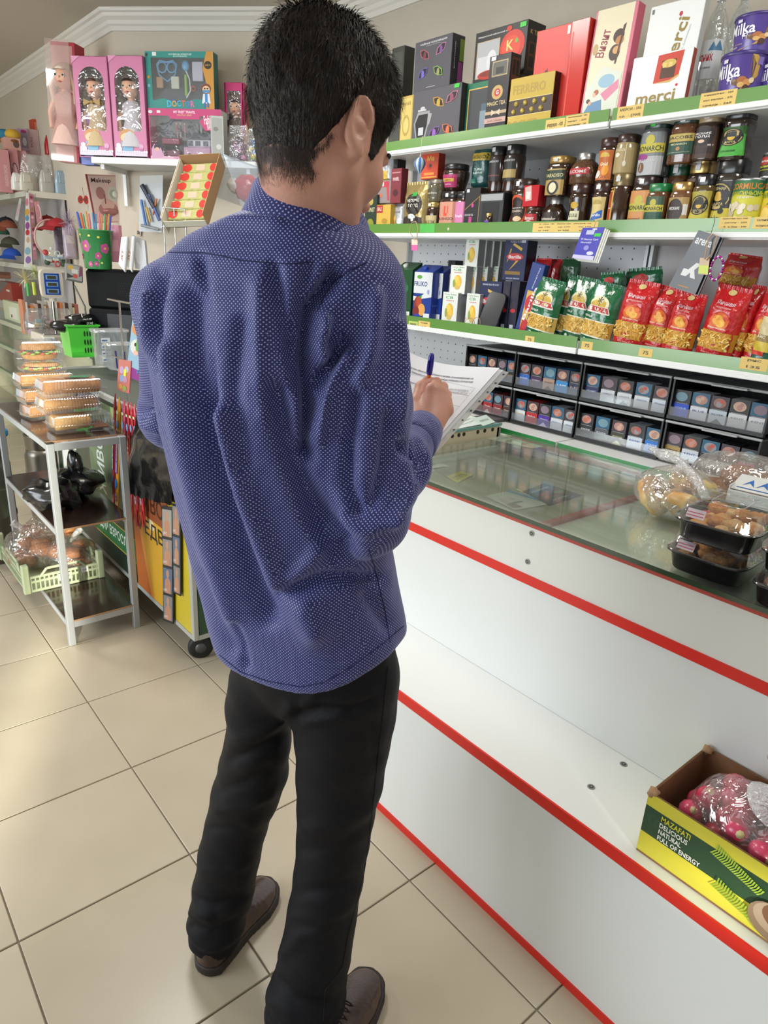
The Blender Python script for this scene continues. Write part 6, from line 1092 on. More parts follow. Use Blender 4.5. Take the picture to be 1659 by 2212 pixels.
ROWT = [[('#2c211c', 'CAPTAIN', '#a08a6a'), ('#1a1a1e', 'BLACK', '#b9b9b9'), ('#c8c0c4', 'KISS', '#b03a60'), ('#1c2c78', 'BOND', '#d8d8e0'), ('#241c1a', 'PLATINUM', '#b9a070')], [('#2a62b8', 'BOND', '#dfe6f0'), ('#3c1e48', 'ROTHMANS', '#c9b0d0'), ('#a88a78', 'CHAP', '#5a3a2c'), ('#2c86c4', 'L&M', '#dfe6f0'), ('#222a4a', 'LD', '#c4a8a0')],
  [('#1c2458', 'PARLIAMENT', '#b9c0d8'), ('#c9ccd0', 'COMPACT', '#5a6a8a'), ('#cfd2d4', 'WHITE', '#8a92a0'), ('#cdd2d6', 'WINSTON', '#4a6a9a'), ('#c8d0d8', 'Winston', '#2c4a7c')], [('#1c4ac0', 'VOGUE', '#b9d0f0'), ('#cdd2d8', 'BLUE', '#24418a'), ('#b9c4cc', 'SILVER', '#3a4a5a'), ('#cfcfd2', 'KENT', '#8a8a90'), ('#d2d4d6', 'KENT', '#7a7a80')]]
ROWB = [[('#4a3c44', 'CHE', '#c0a0a0'), ('#6a2024', 'ROTH', '#d0a0a0'), ('#a0242c', 'Chester', '#e8d8c8'), ('#8c1f26', 'Chester', '#e8d8c8'), ('#4a2c20', 'Chester', '#e0d0c0')], [('#d0d4d6', 'RICHMOND', '#c9a040'), ('#b82a2c', 'Marlboro', '#e8e4e0'), ('#4a2a94', 'Winston', '#d0c4e8'), ('#c9ced4', 'Marlboro', '#8a94a8'), ('#d0d6da', 'Winston', '#3a5a8a')],
  [('#26282c', 'ESSE', '#d8d8da'), ('#54585c', 'ESSE', '#d8d8da'), ('#3a382c', 'ESSE', '#c9c09a'), ('#c4ccd8', 'ESSE', '#3a5ab0'), ('#2c78c8', 'ESSE', '#cfe4f4')], [('#a88a4c', 'SOBRANIE', '#4a3a1c'), ('#c8ccd4', 'KENT', '#2c4a9a'), ('#2c2e34', 'DARK', '#8a8c92'), ('#28292e', 'DARK', '#8a8c92'), ('#b04a78', 'KISS', '#e8d0dc')]]
CN = {'#': ''}
def cname(h):
 r, g, b = [int(h[i:i+2], 16) for i in (1, 3, 5)]; mx_, mn = max(r, g, b), min(r, g, b)
 if mx_-mn < 30: return 'white' if mx_ > 180 else 'grey' if mx_ > 80 else 'black'
 if b == mx_: return 'purple' if r > b*.6 and r > g*1.2 else 'pale blue' if mn > 140 else 'blue'
 if r == mx_: return 'gold' if g > r*.72 else 'pink' if b > g*1.2 and r > 150 else 'red' if r > 130 and g < 90 else 'brown'
 return 'green'
ORD = ('leftmost', 'second from left', 'middle', 'second from right', 'rightmost'); RN = ('far left', 'second', 'third', 'near right'); seen = {}
for tier, (z0, rows) in enumerate(((zhi, ROWT), (zlo, ROWB))):
 tn = 'upper' if tier == 0 else 'lower'
 for ri in range(4):
  y1, y0 = by[ri]-.004, by[ri+1]+.004; w = y1-y0; yc = (y0+y1)/2; dz = z0-.017
  t = thing('cigarette_rack', 'black cigarette pusher rack, %s tier, %s of four columns' % (tn, RN[ri]), 'rack', (RXF, yc, dz if tier else z0-.017)); L = lambda g, n, lb=None: g.build(n, t, label=lb)
  L(G().box(.0, .26, -w/2, w/2, 0, .008, BK), 'tray'); L(G().box(-.012, .26, w/2-.006, w/2, 0, .128, BK), 'side_wall'); L(G().box(-.012, .26, -w/2, -w/2+.006, 0, .128, BK), 'side_wall'); L(G().box(-.016, -.010, -w/2, w/2, 0, .012, BK), 'front_bar')
  L(G().box(-.0145, -.0125, -w/2+.006, w/2-.006, .012, .040, CLR), 'clear_lip'); L(G().box(.0, .26, -w/2, w/2, .1285, .1305, mat('#6a6c6e', .5)), 'roof_plate'); L(G().tube([(-.012, -w/2, .132), (-.012, w/2, .132)], .0045, GR, 8), 'rail', 'grey tubular rail'); L(G().box(-.03, -.012, -w*.28, w*.08, .128, .134, GR, .001), 'handle')
  L(G().box(.245, .26, -w/2, w/2, .008, .128, mat('#0d0e10', .7)), 'back_plate')
  for s_ in range(1, 5): L(G().box(.0, .24, w/2-w*s_/5-.0012, w/2-w*s_/5+.0012, .008, .04, mat('#3a3c40', .5)), 'divider')
  for k in range(5):
   if tier and ri == 3 and k == 4: pass
   col, txt, alt = rows[ri][k]; yk = yc+w/2-w*(k+.5)/5; jz = random.Random(ri*9+k+tier*50)
   me = None
   for dd in range(3):
    if dd == 0:
     g = G(); PW_, PH, PD = min(.056, w/5-.006), .0875, .022; g.box(-PW_/2, PW_/2, -PD/2, PD/2, 0, PH, mat(col if k % 2 else '#3a3a40', .25, coat=.3), .001); g.decal(pack_items(ri*5+k+tier*20, col, txt, alt), PW_, PH, FR(PD)); o = g.build('cigarette_pack'); me = o.data
    else: o = bpy.data.objects.new('cigarette_pack', me); COL.objects.link(o)
    o.location = (RXF+.004+.011+dd*.0235, yk, z0-.009); o.rotation_euler = (0, 0, -PI/2)
    pos = ('front pack', 'second pack deep', 'third pack deep')[dd]
    tag(o, '%s %scigarette %s, %s lane, %s tier, %s column' % (cname(col), txt+' ' if dd == 0 else '', pos, ORD[k], tn, RN[ri]), 'cigarettes', 'cigarette packs in the racks')
# price stickers on rack lips are parts of the racks; shelf-side items left of the racks
W, H, Y, z = spot(886, 922, 712, 766, 1.70, None)
t = tag(G().lathe([(.028, 0), (.03, .004), (.028, .05), (.028, .125), (.03, .128), (.03, .14), (.026, .145)], mat('#b5ac1c', .35), n=18, square=1.5).build('yellow_canister', loc=(1.64, onX((905, 740), 1.64)[1], .945)), 'yellow plastic canister in the dark corner behind the sheet of paper', 'canister')
def bucket(label, px, z, r, h, col, lid):
 t = thing('plastic_bucket', label, 'bucket', (1.66, onX(px, 1.66)[1], z)); G().lathe([(r*.86, 0), (r, h*.9), (r*1.04, h*.92), (r*1.04, h*.95)], mat(col, .4), n=22).build('bucket', t); G().lathe([(r*1.06, h*.94), (r*1.06, h), (r, h*1.01)], mat(lid, .4), n=22).build('lid', t)
bucket('pale bucket with white band below the green bucket', (945, 770), .945, .042, .075, '#8a8c80', '#b9b9a0'); bucket('grey green plastic bucket on the deck left of the cigarette racks', (940, 735), 1.022, .040, .078, '#5f7a60', '#9aa898')
t = tag(G().box(-.06, .06, -.05, .05, 0, .012, mat('#4a4a4c', .4, coat=.3), .003).build('receipt_tray', loc=(1.545, onX((1052, 893), 1.545)[1], .943)), 'flat grey tray with receipts at the left foot of the racks', 'tray')
# ================================================================ TOY SHELF ON THE ANGLED WALL
DN = a3((.759, .651, 0)); DD = a3((.651, -.759, 0)); DK = 3.2155
def onD(p, off): return onp(p, DN, DK+off)
DRZ = -math.radians(49.38)
t = thing('wall_shelf', 'long white wall shelf carrying the boxed dolls on the angled wall', 'shelf', tuple((onD((197, 352), -.30)+onD((570, 352), -.30))/2), DRZ)
a_, b_ = onD((197, 344), -.30), onD((570, 344), -.30); WL = float(np.linalg.norm((a_-b_)[:2])); t.location[2] = 1.986
G().box(-WL/2, WL/2+.12, 0, .285, 0, .034, SW, .002).build('board', t)
for x in (-WL/2+.05, WL/2-.1): G().box(x-.01, x+.01, .03, .28, -.025, 0, SW).box(x-.01, x+.01, .262, .28, -.2, -.0255, SW).build('bracket', t)
DZ = 2.0205
SKN = mat('#d9a88a', .45, sss=.05); 
def doll_parts(parent, H, hair, dress, W, D, bow=None, seated=False):
 """doll standing inside its box: head with face, hair, dress, arms"""
 r = random.Random(int(H*1e4)); hd = H*.115; zc = H*.74; d = G()
 d.blob((0, 0, zc), hd, SKN, 16, (.92, .9, 1.05)); d.lathe([(hd*.35, zc-hd*1.5), (hd*.35, zc-hd*.8)], SKN, n=10)
 for s in (-1, 1): d.tube([(s*hd*.9, 0, zc-hd*1.5), (s*hd*1.5, -.006, zc-hd*2.8), (s*hd*1.25, -.02, zc-hd*4.1)], [hd*.30, hd*.26, hd*.24], SKN, 8)
 d.blob((0, -hd*.9, zc-hd*.12), hd*.1, SKN, 8)
 o = d.build('doll', parent)
 f = G()
 for s in (-1, 1): f.blob((s*hd*.36, -hd*.82, zc+hd*.02), hd*.16, mat('#e8e6e2', .3), 8, (1, .5, 1)); f.blob((s*hd*.36, -hd*.90, zc+hd*.02), hd*.10, mat('#3a2c22', .2), 8, (1, .4, 1))
 f.blob((0, -hd*.86, zc-hd*.48), hd*.12, mat('#c0566a', .4), 8, (1.4, .5, .6)); f.build('face_features', o, kind='stuff')
 hm_ = mat(hair, .55, bump=(90., .5, (1, 1, .3))); h = G(); P = []
 for i in range(9):
  t_ = PI*i/10; row = []
  for k in range(18):
   a = 2*PI*k/18; fr = max(0, -math.sin(a)); drop = 1.0 if fr < .55 else .42/max(.42, t_/PI*1.6) if t_ > 1.1 else 1.
   row.append((hd*1.14*math.sin(min(t_, 1.75 if fr > .5 else 9))*math.cos(a), hd*1.1*math.sin(min(t_, 1.15 if fr > .5 else 9))*math.sin(a)+hd*.06, zc+hd*1.16*math.cos(t_ if fr < .5 else min(t_, 1.15))))
  P.append(row)
 h.grid(P, hm_, closev=True)
 for s in (-1, 1): h.tube([(s*hd*.95, -.002, zc+hd*.1), (s*hd*1.15, -.006, zc-hd*.9), (s*hd*1.0, -.012, zc-hd*2.1)], [hd*.3, hd*.34, hd*.16], hm_, 8)
 h.build('hair', o)
 c = G(); dm = mat(dress, .8, bump=(60., .5, (1, 1, 1))); c.lathe([(hd*.5, zc-hd*1.15), (hd*1.0, zc-hd*1.5), (hd*1.05, zc-hd*2.3), (hd*.85, zc-hd*3.0), (hd*1.25, zc-hd*4.2), (hd*1.55, zc-hd*5.4)], dm, n=18, sy=.7)
 if bow: bm2 = mat(bow, .5); c.prism([(-hd*.9, zc-hd*1.15), (-hd*.1, zc-hd*1.4), (-hd*.9, zc-hd*1.75)], -hd*.95, -hd*.7, bm2); c.prism([(hd*.9, zc-hd*1.15), (hd*.9, zc-hd*1.75), (hd*.1, zc-hd*1.4)], -hd*.95, -hd*.7, bm2); c.blob((0, -hd*.85, zc-hd*1.42), hd*.2, bm2, 8)
 c.build('dress', o); return o
def dollbox(name, label, bb, pl, zb, D, col, inner, hair, dress, win=(.12, .15, .88, .9), arch=True, extra=None, side=None, bow=None, turn=0., lean=0.):
 W, H, c_, z, n_, rz_ = spotg(*bb, pl, zb); t = thing(name, label, 'boxed doll', (c_[0]+n_[0]*D/2, c_[1]+n_[1]*D/2, z), rz_+math.radians(turn)); m = mat(col, .35, coat=.3); im = mat(inner, .7); e = .003
 G().box(-W/2, W/2, D/2-e, D/2, 0, H, im).box(-W/2, -W/2+e, -D/2, D/2-e, 0, H, m).box(W/2-e, W/2, -D/2, D/2-e, 0, H, mat(side or col, .35)).box(-W/2+e, W/2-e, -D/2, D/2-e, 0, e, m).box(-W/2+e, W/2-e, -D/2, D/2-e, H-e, H, m).build('box', t)
 u0, v0, u1, v1 = win; x0, x1, z0, z1 = (u0-.5)*W, (u1-.5)*W, v0*H, v1*H; r = (x1-x0)/2 if arch else .0005; g = G(); y = -D/2
 inn = [(x0, z0), (x1, z0)]+[((x0+x1)/2+r*math.cos(PI*k/12) if arch else (x1 if k < 6 else x0), z1-r+(r*math.sin(PI*k/12) if arch else r)) for k in range(13)]
 n = len(inn); per = []
 for px_, pz in inn:   # outer partner on the rectangle
  dx, dz = px_-(x0+x1)/2, pz-(z0+z1)/2; s = min((W/2)/max(abs(dx), 1e-6), (H/2)/max(abs(dz*1.0), 1e-6)) if (dx or dz) else 1
  per.append((max(-W/2, min(W/2, dx*s+(x0+x1)/2*0)), max(0, min(H, dz*s+H/2))))
 vs = [(p[0], y, p[1]) for p in inn]+[(p[0], y, p[1]) for p in per]; fs = [(i, (i+1) % n, n+(i+1) % n, n+i)[::-1] for i in range(n)]
 g.add(vs, fs, m); cor = [(-W/2, 0), (W/2, 0), (W/2, H), (-W/2, H)]
 for cx_, cz in cor:
  best = [i for i in range(n) if (abs(per[i][0]-cx_) < 1e-6) != (abs(per[(i+1) % n][0]-cx_) < 1e-6) and abs(per[i][1]-cz)+abs(per[(i+1) % n][1]-cz) < H*.9 and (abs(per[i][1]-cz) < 1e-6 or abs(per[(i+1) % n][1]-cz) < 1e-6)]
  for i in best[:1]: g.add([(per[i][0], y, per[i][1]), (per[(i+1) % n][0], y, per[(i+1) % n][1]), (cx_, y, cz)], [(0, 1, 2)], m)
 g.build('front_frame', t); G().add([(x, y+.0008, z_) for x, z_ in inn], [tuple(range(n))], film('#fdfcff', .04, .14, .04, .5, 14.)).build('window_film', t)
 if extra: G().decal(extra, W, H, FR(D)).build('printed_front', t)
 doll_parts(t, H*.96, hair, dress, W, D, bow)
 if lean: t.rotation_euler[1] = math.radians(lean)
 return t
KID = [('r', .02, .02, .98, .055, '#dcd0e0')]+[('e', .06+.07*i, .065, .035, .014, '#e8dcec') for i in range(14)]+[('p', [(.28, .07), (.22, .16), (.4, .2), (.62, .16), (.56, .07)], '#7fb0d0'), ('e', .42, .22, .24, .072, '#c9945c'), ('e', .42, .205, .2, .05, '#e6c8a4'), ('e', .33, .2, .012, .006, '#4a3424'), ('e', .5, .2, .012, .006, '#4a3424'), ('e', .14, .09, .1, .03, '#e2e4ec'), ('e', .14, .13, .07, .02, '#e2e4ec'), ('e', .82, .12, .08, .025, '#d8a0c4'), ('p', [(.76, .1), (.88, .1), (.86, .07), (.78, .07)], '#b8789c'), ('p', [(0, 1), (0, .93), (.25, 1)], '#d890b4')]
tb = carton('doll_box', 'tall red and blush doll box leaning at the far end of the wall shelf', 'boxed doll', (122, 172, 90, 350), ('D', -.14), None, .10, '#cf9a94', [('r', .04, .02, .9, .97, '#c9a09a'), ('r', .9, .0, 1, 1, '#b83048'), ('r', 0, .97, 1, 1, '#b83048')], side='#c02c46', sideitems=[('r', 0, 0, 1, .4, '#7a5a98'), ('r', 0, 0, 1, .2, '#5a6fae')]); W_, H_, _, _, _, _ = spotg(122, 172, 90, 350, ('D', -.14)); dq = doll_parts(tb, H_*.92, '#d8c8b4', '#d8b4a8', W_, .1); dq.location = (0.01, -.055, .02); G().box(-W_/2, W_/2, -.105, -.1045, 0, H_, film('#fff6f4', .10, .12, .04)).build('window_film', tb); tb.rotation_euler[1] = math.radians(3)
carton('gift_box', 'violet blue printed box lettered Ar wedged left of the pink doll boxes', 'box', (176, 204, 232, 356), ('D', -.24), None, .06, '#5c6cae', [('r', 0, .6, 1, 1, '#8a4a90'), ('r', 0, .35, 1, .6, '#7058a0'), ('t', 'Ar', .35, .52, .4, .05, '#d0c8e0'), ('t', 'at the', .4, .45, .4, .025, '#d0c8e0')])
dollbox('doll_box', 'left pink arched window box with a doll in beige dress and bow', (171, 246, 121, 331), ('D', -.27), DZ, .085, '#c9779c', '#2c2426', '#4a3226', '#cdb58e', extra=KID, side='#b86890', bow='#a88a50', win=(.14, .27, .86, .90))
dollbox('doll_box', 'right pink arched window box with a doll in white T-shirt', (247, 320, 120, 331), ('D', -.275), DZ, .085, '#cc7ca2', '#2c2426', '#3a2620', '#d0ccd0', extra=KID, side='#b86890', win=(.14, .27, .86, .90))
# toy doctor kit standing on the travel set
zt_ = onD((400, 235), -.25)[2]; W, H, c_, z, n_, rz_ = spotg(318, 464, 111, 235, ('D', -.25), zt_); t = thing('toy_doctor_set', 'teal toy box lettered DOCTOR with blue play instruments behind clear film', 'toy set', (c_[0]+n_[0]*.03, c_[1]+n_[1]*.03, z), rz_)
TEAL = mat('#2c8c84', .4, coat=.3); G().box(-W/2, W/2, .025, .03, 0, H, mat('#4a5258', .7)).box(-W/2, W/2, -.03, .025, H-.004, H, TEAL).box(-W/2, W/2, -.03, .025, 0, .004, TEAL).box(-W/2, -W/2+.004, -.03, .025, .004, H-.004, TEAL).box(W/2-.004, W/2, -.03, .025, .004, H-.004, mat('#1f6a66', .4)).build('box', t)
G().decal([('p', [(0, 0), (1, 0), (1, .16), (.72, .17), (.45, .10), (.25, .18), (.1, .14), (0, .3)], TEAL), ('r', 0, 0, .085, 1, TEAL), ('r', 0, .89, 1, 1, TEAL), ('p', [(.88, 0), (1, 0), (1, 1), (.9, 1), (.84, .7), (.9, .4)], mat('#c9903c', .4)), ('e', .92, .77, .055, .07, '#2a2622'), ('t', 'AGES 3+', .92, .77, .08, .03, '#d9b04c'), ('t', 'HAVE MEDICAL INTERESTS SET', .52, .95, .34, .03, '#cfe6e2'), ('t', 'BE A LITTLE DOCTOR', .52, .915, .2, .022, '#cfe6e2'), ('t', 'D', .33, .085, .07, .12, '#4ab8d8'), ('t', 'O', .405, .085, .07, .11, '#e0a03c'), ('t', 'C', .475, .09, .06, .11, '#58b0e0'), ('t', 'T', .54, .09, .06, .11, '#d8684c'), ('t', 'O', .61, .085, .07, .11, '#7a70c8'), ('t', 'R', .68, .085, .06, .11, '#d8789c'), ('r', .11, .92, .17, .985, '#dfe3e0'), ('e', .025, .94, .018, .03, '#20302e'), ('e', .04, .55, .02, .03, '#c9903c'), ('e', .04, .4, .02, .03, '#7ab8c8'),
   ('e', .885, .36, .07, .09, '#7a3c20'), ('e', .885, .345, .055, .065, '#e3b894'), ('r', .835, .29, .935, .335, '#4a90c8'), ('e', .865, .36, .014, .012, '#2a1c14'), ('e', .905, .36, .014, .012, '#2a1c14'), ('p', [(.82, .10), (.84, .27), (.93, .27), (.95, .10)], '#dfe4e6'), ('r', .865, .12, .905, .27, '#3c88c8'), ('r', .85, .03, .875, .12, '#3470b0'), ('r', .895, .03, .92, .12, '#3470b0')], W, H, lambda x, zz, o: (x, -.0302-o, zz)).build('printed_front', t)
BLU = mat('#5aa0cc', .35, coat=.3)
def tor(g, c, r, th, m, n=14, sx=1.): g.tube([(c[0]+r*sx*math.cos(2*PI*k/n), c[1], c[2]+r*math.sin(2*PI*k/n)) for k in range(n)], th, m, 6, closed=True)
g = G(); tor(g, (-W*.29, 0, H*.75), W*.065, .004, BLU); tor(g, (-W*.15, 0, H*.75), W*.065, .004, BLU); g.tube([(-W*.235, 0, H*.76), (-W*.205, 0, H*.76)], .004, BLU, 6); g.build('toy_glasses', t)
g = G(); g.tube([(-W*.37, 0, H*.8), (-W*.34, 0, H*.62), (-W*.22, 0, H*.5), (-W*.1, 0, H*.62), (-W*.07, 0, H*.8), (-W*.12, 0, H*.87), (-W*.22, 0, H*.84), (-W*.32, 0, H*.87), (-W*.37, 0, H*.8)], .0045, BLU, 6); g.build('toy_stethoscope', t)
g = G(); g.blob((W*.06, 0, H*.78), W*.06, BLU, 12, (1, .5, 1.1)); g.tube([(W*.06, 0, H*.7), (W*.11, 0, H*.55), (W*.12, 0, H*.35), (W*.06, 0, H*.22)], .004, mat('#dfe3e0', .4), 6); g.build('toy_stethoscope', t, label='round blue stethoscope head with white tube')
G().tube([(W*.055, 0, H*.62), (W*.055, 0, H*.25)], .008, mat('#8fbf3c', .4), 8).tube([(W*.055, 0, H*.25), (W*.055, 0, H*.2)], .003, BLU, 6).build('toy_syringe', t)
for nm, x, z_, w_, h_, c in (('toy_plaster', -W*.33, H*.48, W*.1, H*.2, '#b8875c'), ('toy_pill_card', -W*.10, H*.48, W*.12, H*.22, '#cfcbb4'), ('toy_apron', W*.24, H*.68, W*.16, H*.34, '#c9c0cc')): G().box(x-w_/2, x+w_/2, -.008, .0, z_-h_/2, z_+h_/2, mat(c, .5), .003).build(nm, t)
G().lathe([(W*.09, 0), (W*.1, .008), (W*.08, .02)], mat('#2c7cb8', .4), n=16, c=(-W*.18, 0, H*.10), sy=.3).build('toy_tray', t); tor_ = G(); tor(tor_, (W*.17, -.004, H*.38), W*.03, .004, mat('#b83a34', .4)); tor_.build('toy_watch', t)
G().box(-W/2, W/2, -.0300, -.0296, 0, H, film('#fafdff', .04, .07, .03, .06, 14.)).build('window_film', t)
# travel set
W, H, c_, z, n_, rz_ = spotg(324, 480, 235, 333, ('D', -.28), DZ); t = thing('toy_travel_set', 'pink topped toy box lettered MY FRIST TRAVEL with a pink toy van inside', 'toy set', (c_[0]+n_[0]*.045, c_[1]+n_[1]*.045, z), rz_); PK = mat('#c23a74', .4, coat=.3)
G().box(-W/2, W/2, .04, .045, 0, H, mat('#6c7078', .7)).box(-W/2, W/2, -.045, .04, H-.004, H, PK).box(-W/2, W/2, -.045, .04, 0, .004, PK).box(-W/2, -W/2+.004, -.045, .04, .004, H-.004, PK).box(W/2-.004, W/2, -.045, .04, .004, H-.004, mat('#c9ccc8', .5)).build('box', t)
G().decal([('r', 0, .86, 1, 1, PK), ('p', [(.28, .86), (.3, .80), (.70, .80), (.72, .86)], PK), ('t', 'MY FRIST TRAVEL', .50, .935, .30, .05, '#ecdfe6'), ('t', 'ROLE PLAY SERIES', .50, .875, .2, .03, '#e0b078'), ('r', 0, 0, 1, .06, '#d8a8c0'), ('t', 'Fashion Boutique', .5, .03, .34, .035, '#a83a70'), ('p', [(.70, .76), (.78, .86), (.98, .84), (.96, .60), (.78, .58)], PK), ('t', 'Fashion', .83, .80, .22, .10, '#f0e8ec', 8), ('t', 'TRAVEL', .84, .67, .14, .08, '#f0e8ec', 8), ('e', .03, .93, .03, .03, '#cfe0e0'), ('r', .12, .91, .17, .96, '#e0dcd8'), ('p', [(.02, .0), (.02, .2), (.06, .3), (.14, .26), (.2, .05)], '#c898b4'), ('e', .1, .24, .045, .06, '#3a2a3c'), ('e', .1, .2, .03, .035, '#d8a890')], W, H, lambda x, zz, o: (x, -.0452-o, zz)).build('printed_front', t)
g = G(); vm = mat('#cf9cb4', .35, coat=.3); g.box(-W*.05, W*.33, -.03, .02, H*.08, H*.27, vm, .004).box(-W*.0, W*.33, -.026, .016, H*.27, H*.42, mat('#d8d0d4', .3), .006)
v_ = g.build('toy_van', t); wg = mat('#5a6068', .2)
for x in (W*.05, W*.15, W*.26): G().box(x-W*.035, x+W*.035, -.0275, -.0262, H*.29, H*.39, wg).build('window', v_)
for x in (W*.04, W*.26): G().lathe([(.012, -.004), (.012, .004)], mat('#3a3438', .5), n=14).build('wheel', v_, loc=(x, -.032, H*.09), rot=(PI/2, 0, 0))
G().box(-W*.36, -W*.12, -.02, .02, H*.32, H*.44, mat('#a04860', .5), .003).box(-W*.36, -W*.12, -.02, .02, H*.08, H*.2, mat('#8a4a5c', .5), .003).build('toy_furniture', t)
for i, x in enumerate((-W*.16, -W*.11, -W*.05)):
 g = G(); g.blob((x, 0, H*.74), .006, SKN, 8); g.tube([(x, 0, H*.7), (x, 0, H*.58)], [.005, .006], mat(('#a83a5c', '#3a3440', '#b0586c')[i], .5), 6); g.tube([(x, 0, H*.58), (x, 0, H*.46)], .003, SKN, 6); g.build('small_doll', t)
G().box(W*.12, W*.15, -.01, .01, H*.55, H*.76, mat('#5a5c60', .3), .003).build('toy_bottle', t); G().box(W*.17, W*.2, -.01, .01, H*.55, H*.74, mat('#8a8c90', .3), .003).build('toy_bottle', t)
G().box(-W/2, W/2, -.0449, -.0445, 0, H, film('#fafdff', .04, .07, .03, .08, 14.)).build('window_film', t)
carton('toy_card', 'silver grey carrying carton edge at the right end of the travel set', 'box', (456, 482, 250, 334), ('D', -.32), DZ, .03, '#b9bcb8', [('r', .1, .05, .9, .95, '#a3a6a2'), ('e', .6, .3, .2, .06, '#c9ccc8'), ('e', .4, .7, .2, .05, '#7f827e')], turn=14)
dollbox('doll_box', 'small magenta box with a brown haired doll right of the doctor toy set', (486, 528, 178, 300), ('D', -.16), DZ, .07, '#c2286e', '#8a6a58', '#4a3024', '#6a5a4a', arch=False, win=(.14, .08, .84, .9), side='#b02462', extra=[('r', .12, .55, .2, .6, '#d8d8d8')])
# clear bags of small toys at the right end of the shelf
def clearbag(name, label, cat, bb, pl, zb, D, contents, seed, film_=None, knot=False):
 W, H, c_, z, n_, rz_ = spotg(*bb, pl, zb); rg = random.Random(seed); t = thing(name, label, cat, (c_[0]+n_[0]*D/2, c_[1]+n_[1]*D/2, z), rz_)
 for nm, cols, n, rr in contents:
  for k in range(n):
   r = rr*W; x = (rg.random()-.5)*(W-2*r); zz = r+(rg.random()**1.5)*(H*.55); y = (rg.random()-.5)*(D-2*r)*.8
   if k % 3 == 0: G().box(x-r, x+r, y-r*.5, y+r*.5, zz-r*.6, zz+r*.6, mat(rg.choice(cols), .4), r*.2).build(nm, t, rot=None)
   elif k % 3 == 1: G().blob((x, y, zz), r, mat(rg.choice(cols), .35), 10, (1, .6, 1)).build(nm, t)
   else: g = G(); tor(g, (x, y, zz), r*.8, r*.25, mat(rg.choice(cols), .35), 10); g.build(nm, t)
 g = G(); P = []; N = 20
 for i, (v, s) in enumerate(((0, .7), (.03, .95), (.25, 1.03), (.5, 1), (.7, .86), (.84, .5), (.9, .18), (.97, .4), (1.0, .55)) if knot else ((0, .8), (.03, .98), (.3, 1.04), (.6, 1.), (.85, .92), (1, .82))):
  P.append([(W/2*s*math.cos(2*PI*k/N)*(1+.05*rg.random()), D/2*(s if v < .8 or knot else s*.15)*math.sin(2*PI*k/N)*(1+.1*rg.random()), H*v) for k in range(N)])
 g.grid(P, film_ or film('#fbfdff', .09, .16, .05, .9, 26.), closev=True); g.build('bag_film', t); return t
clearbag('toy_bag', 'clear bag of purple and pink toys at the right end of the wall shelf', 'toy bag', (488, 532, 268, 337), ('D', -.30), DZ, .07, [('small_toy', ['#6a4a7a', '#b86a9a', '#8a5a94', '#3f3348'], 12, .16)], 3); clearbag('toy_bag', 'clear bag of green and yellow toys nearest the man\'s neck on the wall shelf', 'toy bag', (530, 572, 276, 338), ('D', -.31), DZ, .07, [('small_toy', ['#5f8a34', '#8a9a3c', '#3a6a9a', '#7a6a34', '#c9b23c'], 12, .17)], 4)

# ================================================================ LEFT SHELVES BY THE FAR WALL
LX, LY = .88, 4.78; lz = [1.872, 1.366]; LM = mat('#c3c8ba', .45); LM2 = mat('#d0ccc0', .5)
t = thing('shelving_unit', 'pale green edged shelving with caps and handbags at the left picture edge', 'shelf unit', (LX, LY, 0)); ls = t
for z_ in lz:
 part(G().box(LX, 1.115, LY, 6.9, z_, z_+.024, LM2), 'shelf', ls); part(G().box(LX-.004, LX, LY, 6.9, z_-.006, z_+.030, LM), 'front_rail', ls); part(G().box(LX-.004, 1.13 if z_ < 1.5 else 1.13, LY-.004, LY, z_-.012, z_+.028, mat('#d4cec2', .5)), 'end_rail', ls)
part(G().box(1.100, 1.115, LY, 6.9, .95, 1.9, mat('#b0aeb0', .6)), 'back_panel', ls); part(G().box(LX+.002, 1.10, 6.88, 6.9, .95, 1.9, LM2), 'side_panel', ls)
part(G().box(LX+.01, LX+.03, LY+.01, LY+.03, .95, 1.87, mat('#a9aca8', .5, .3)), 'upright', ls)
TZ = lz[0]+.0245; MZ = lz[1]+.0245
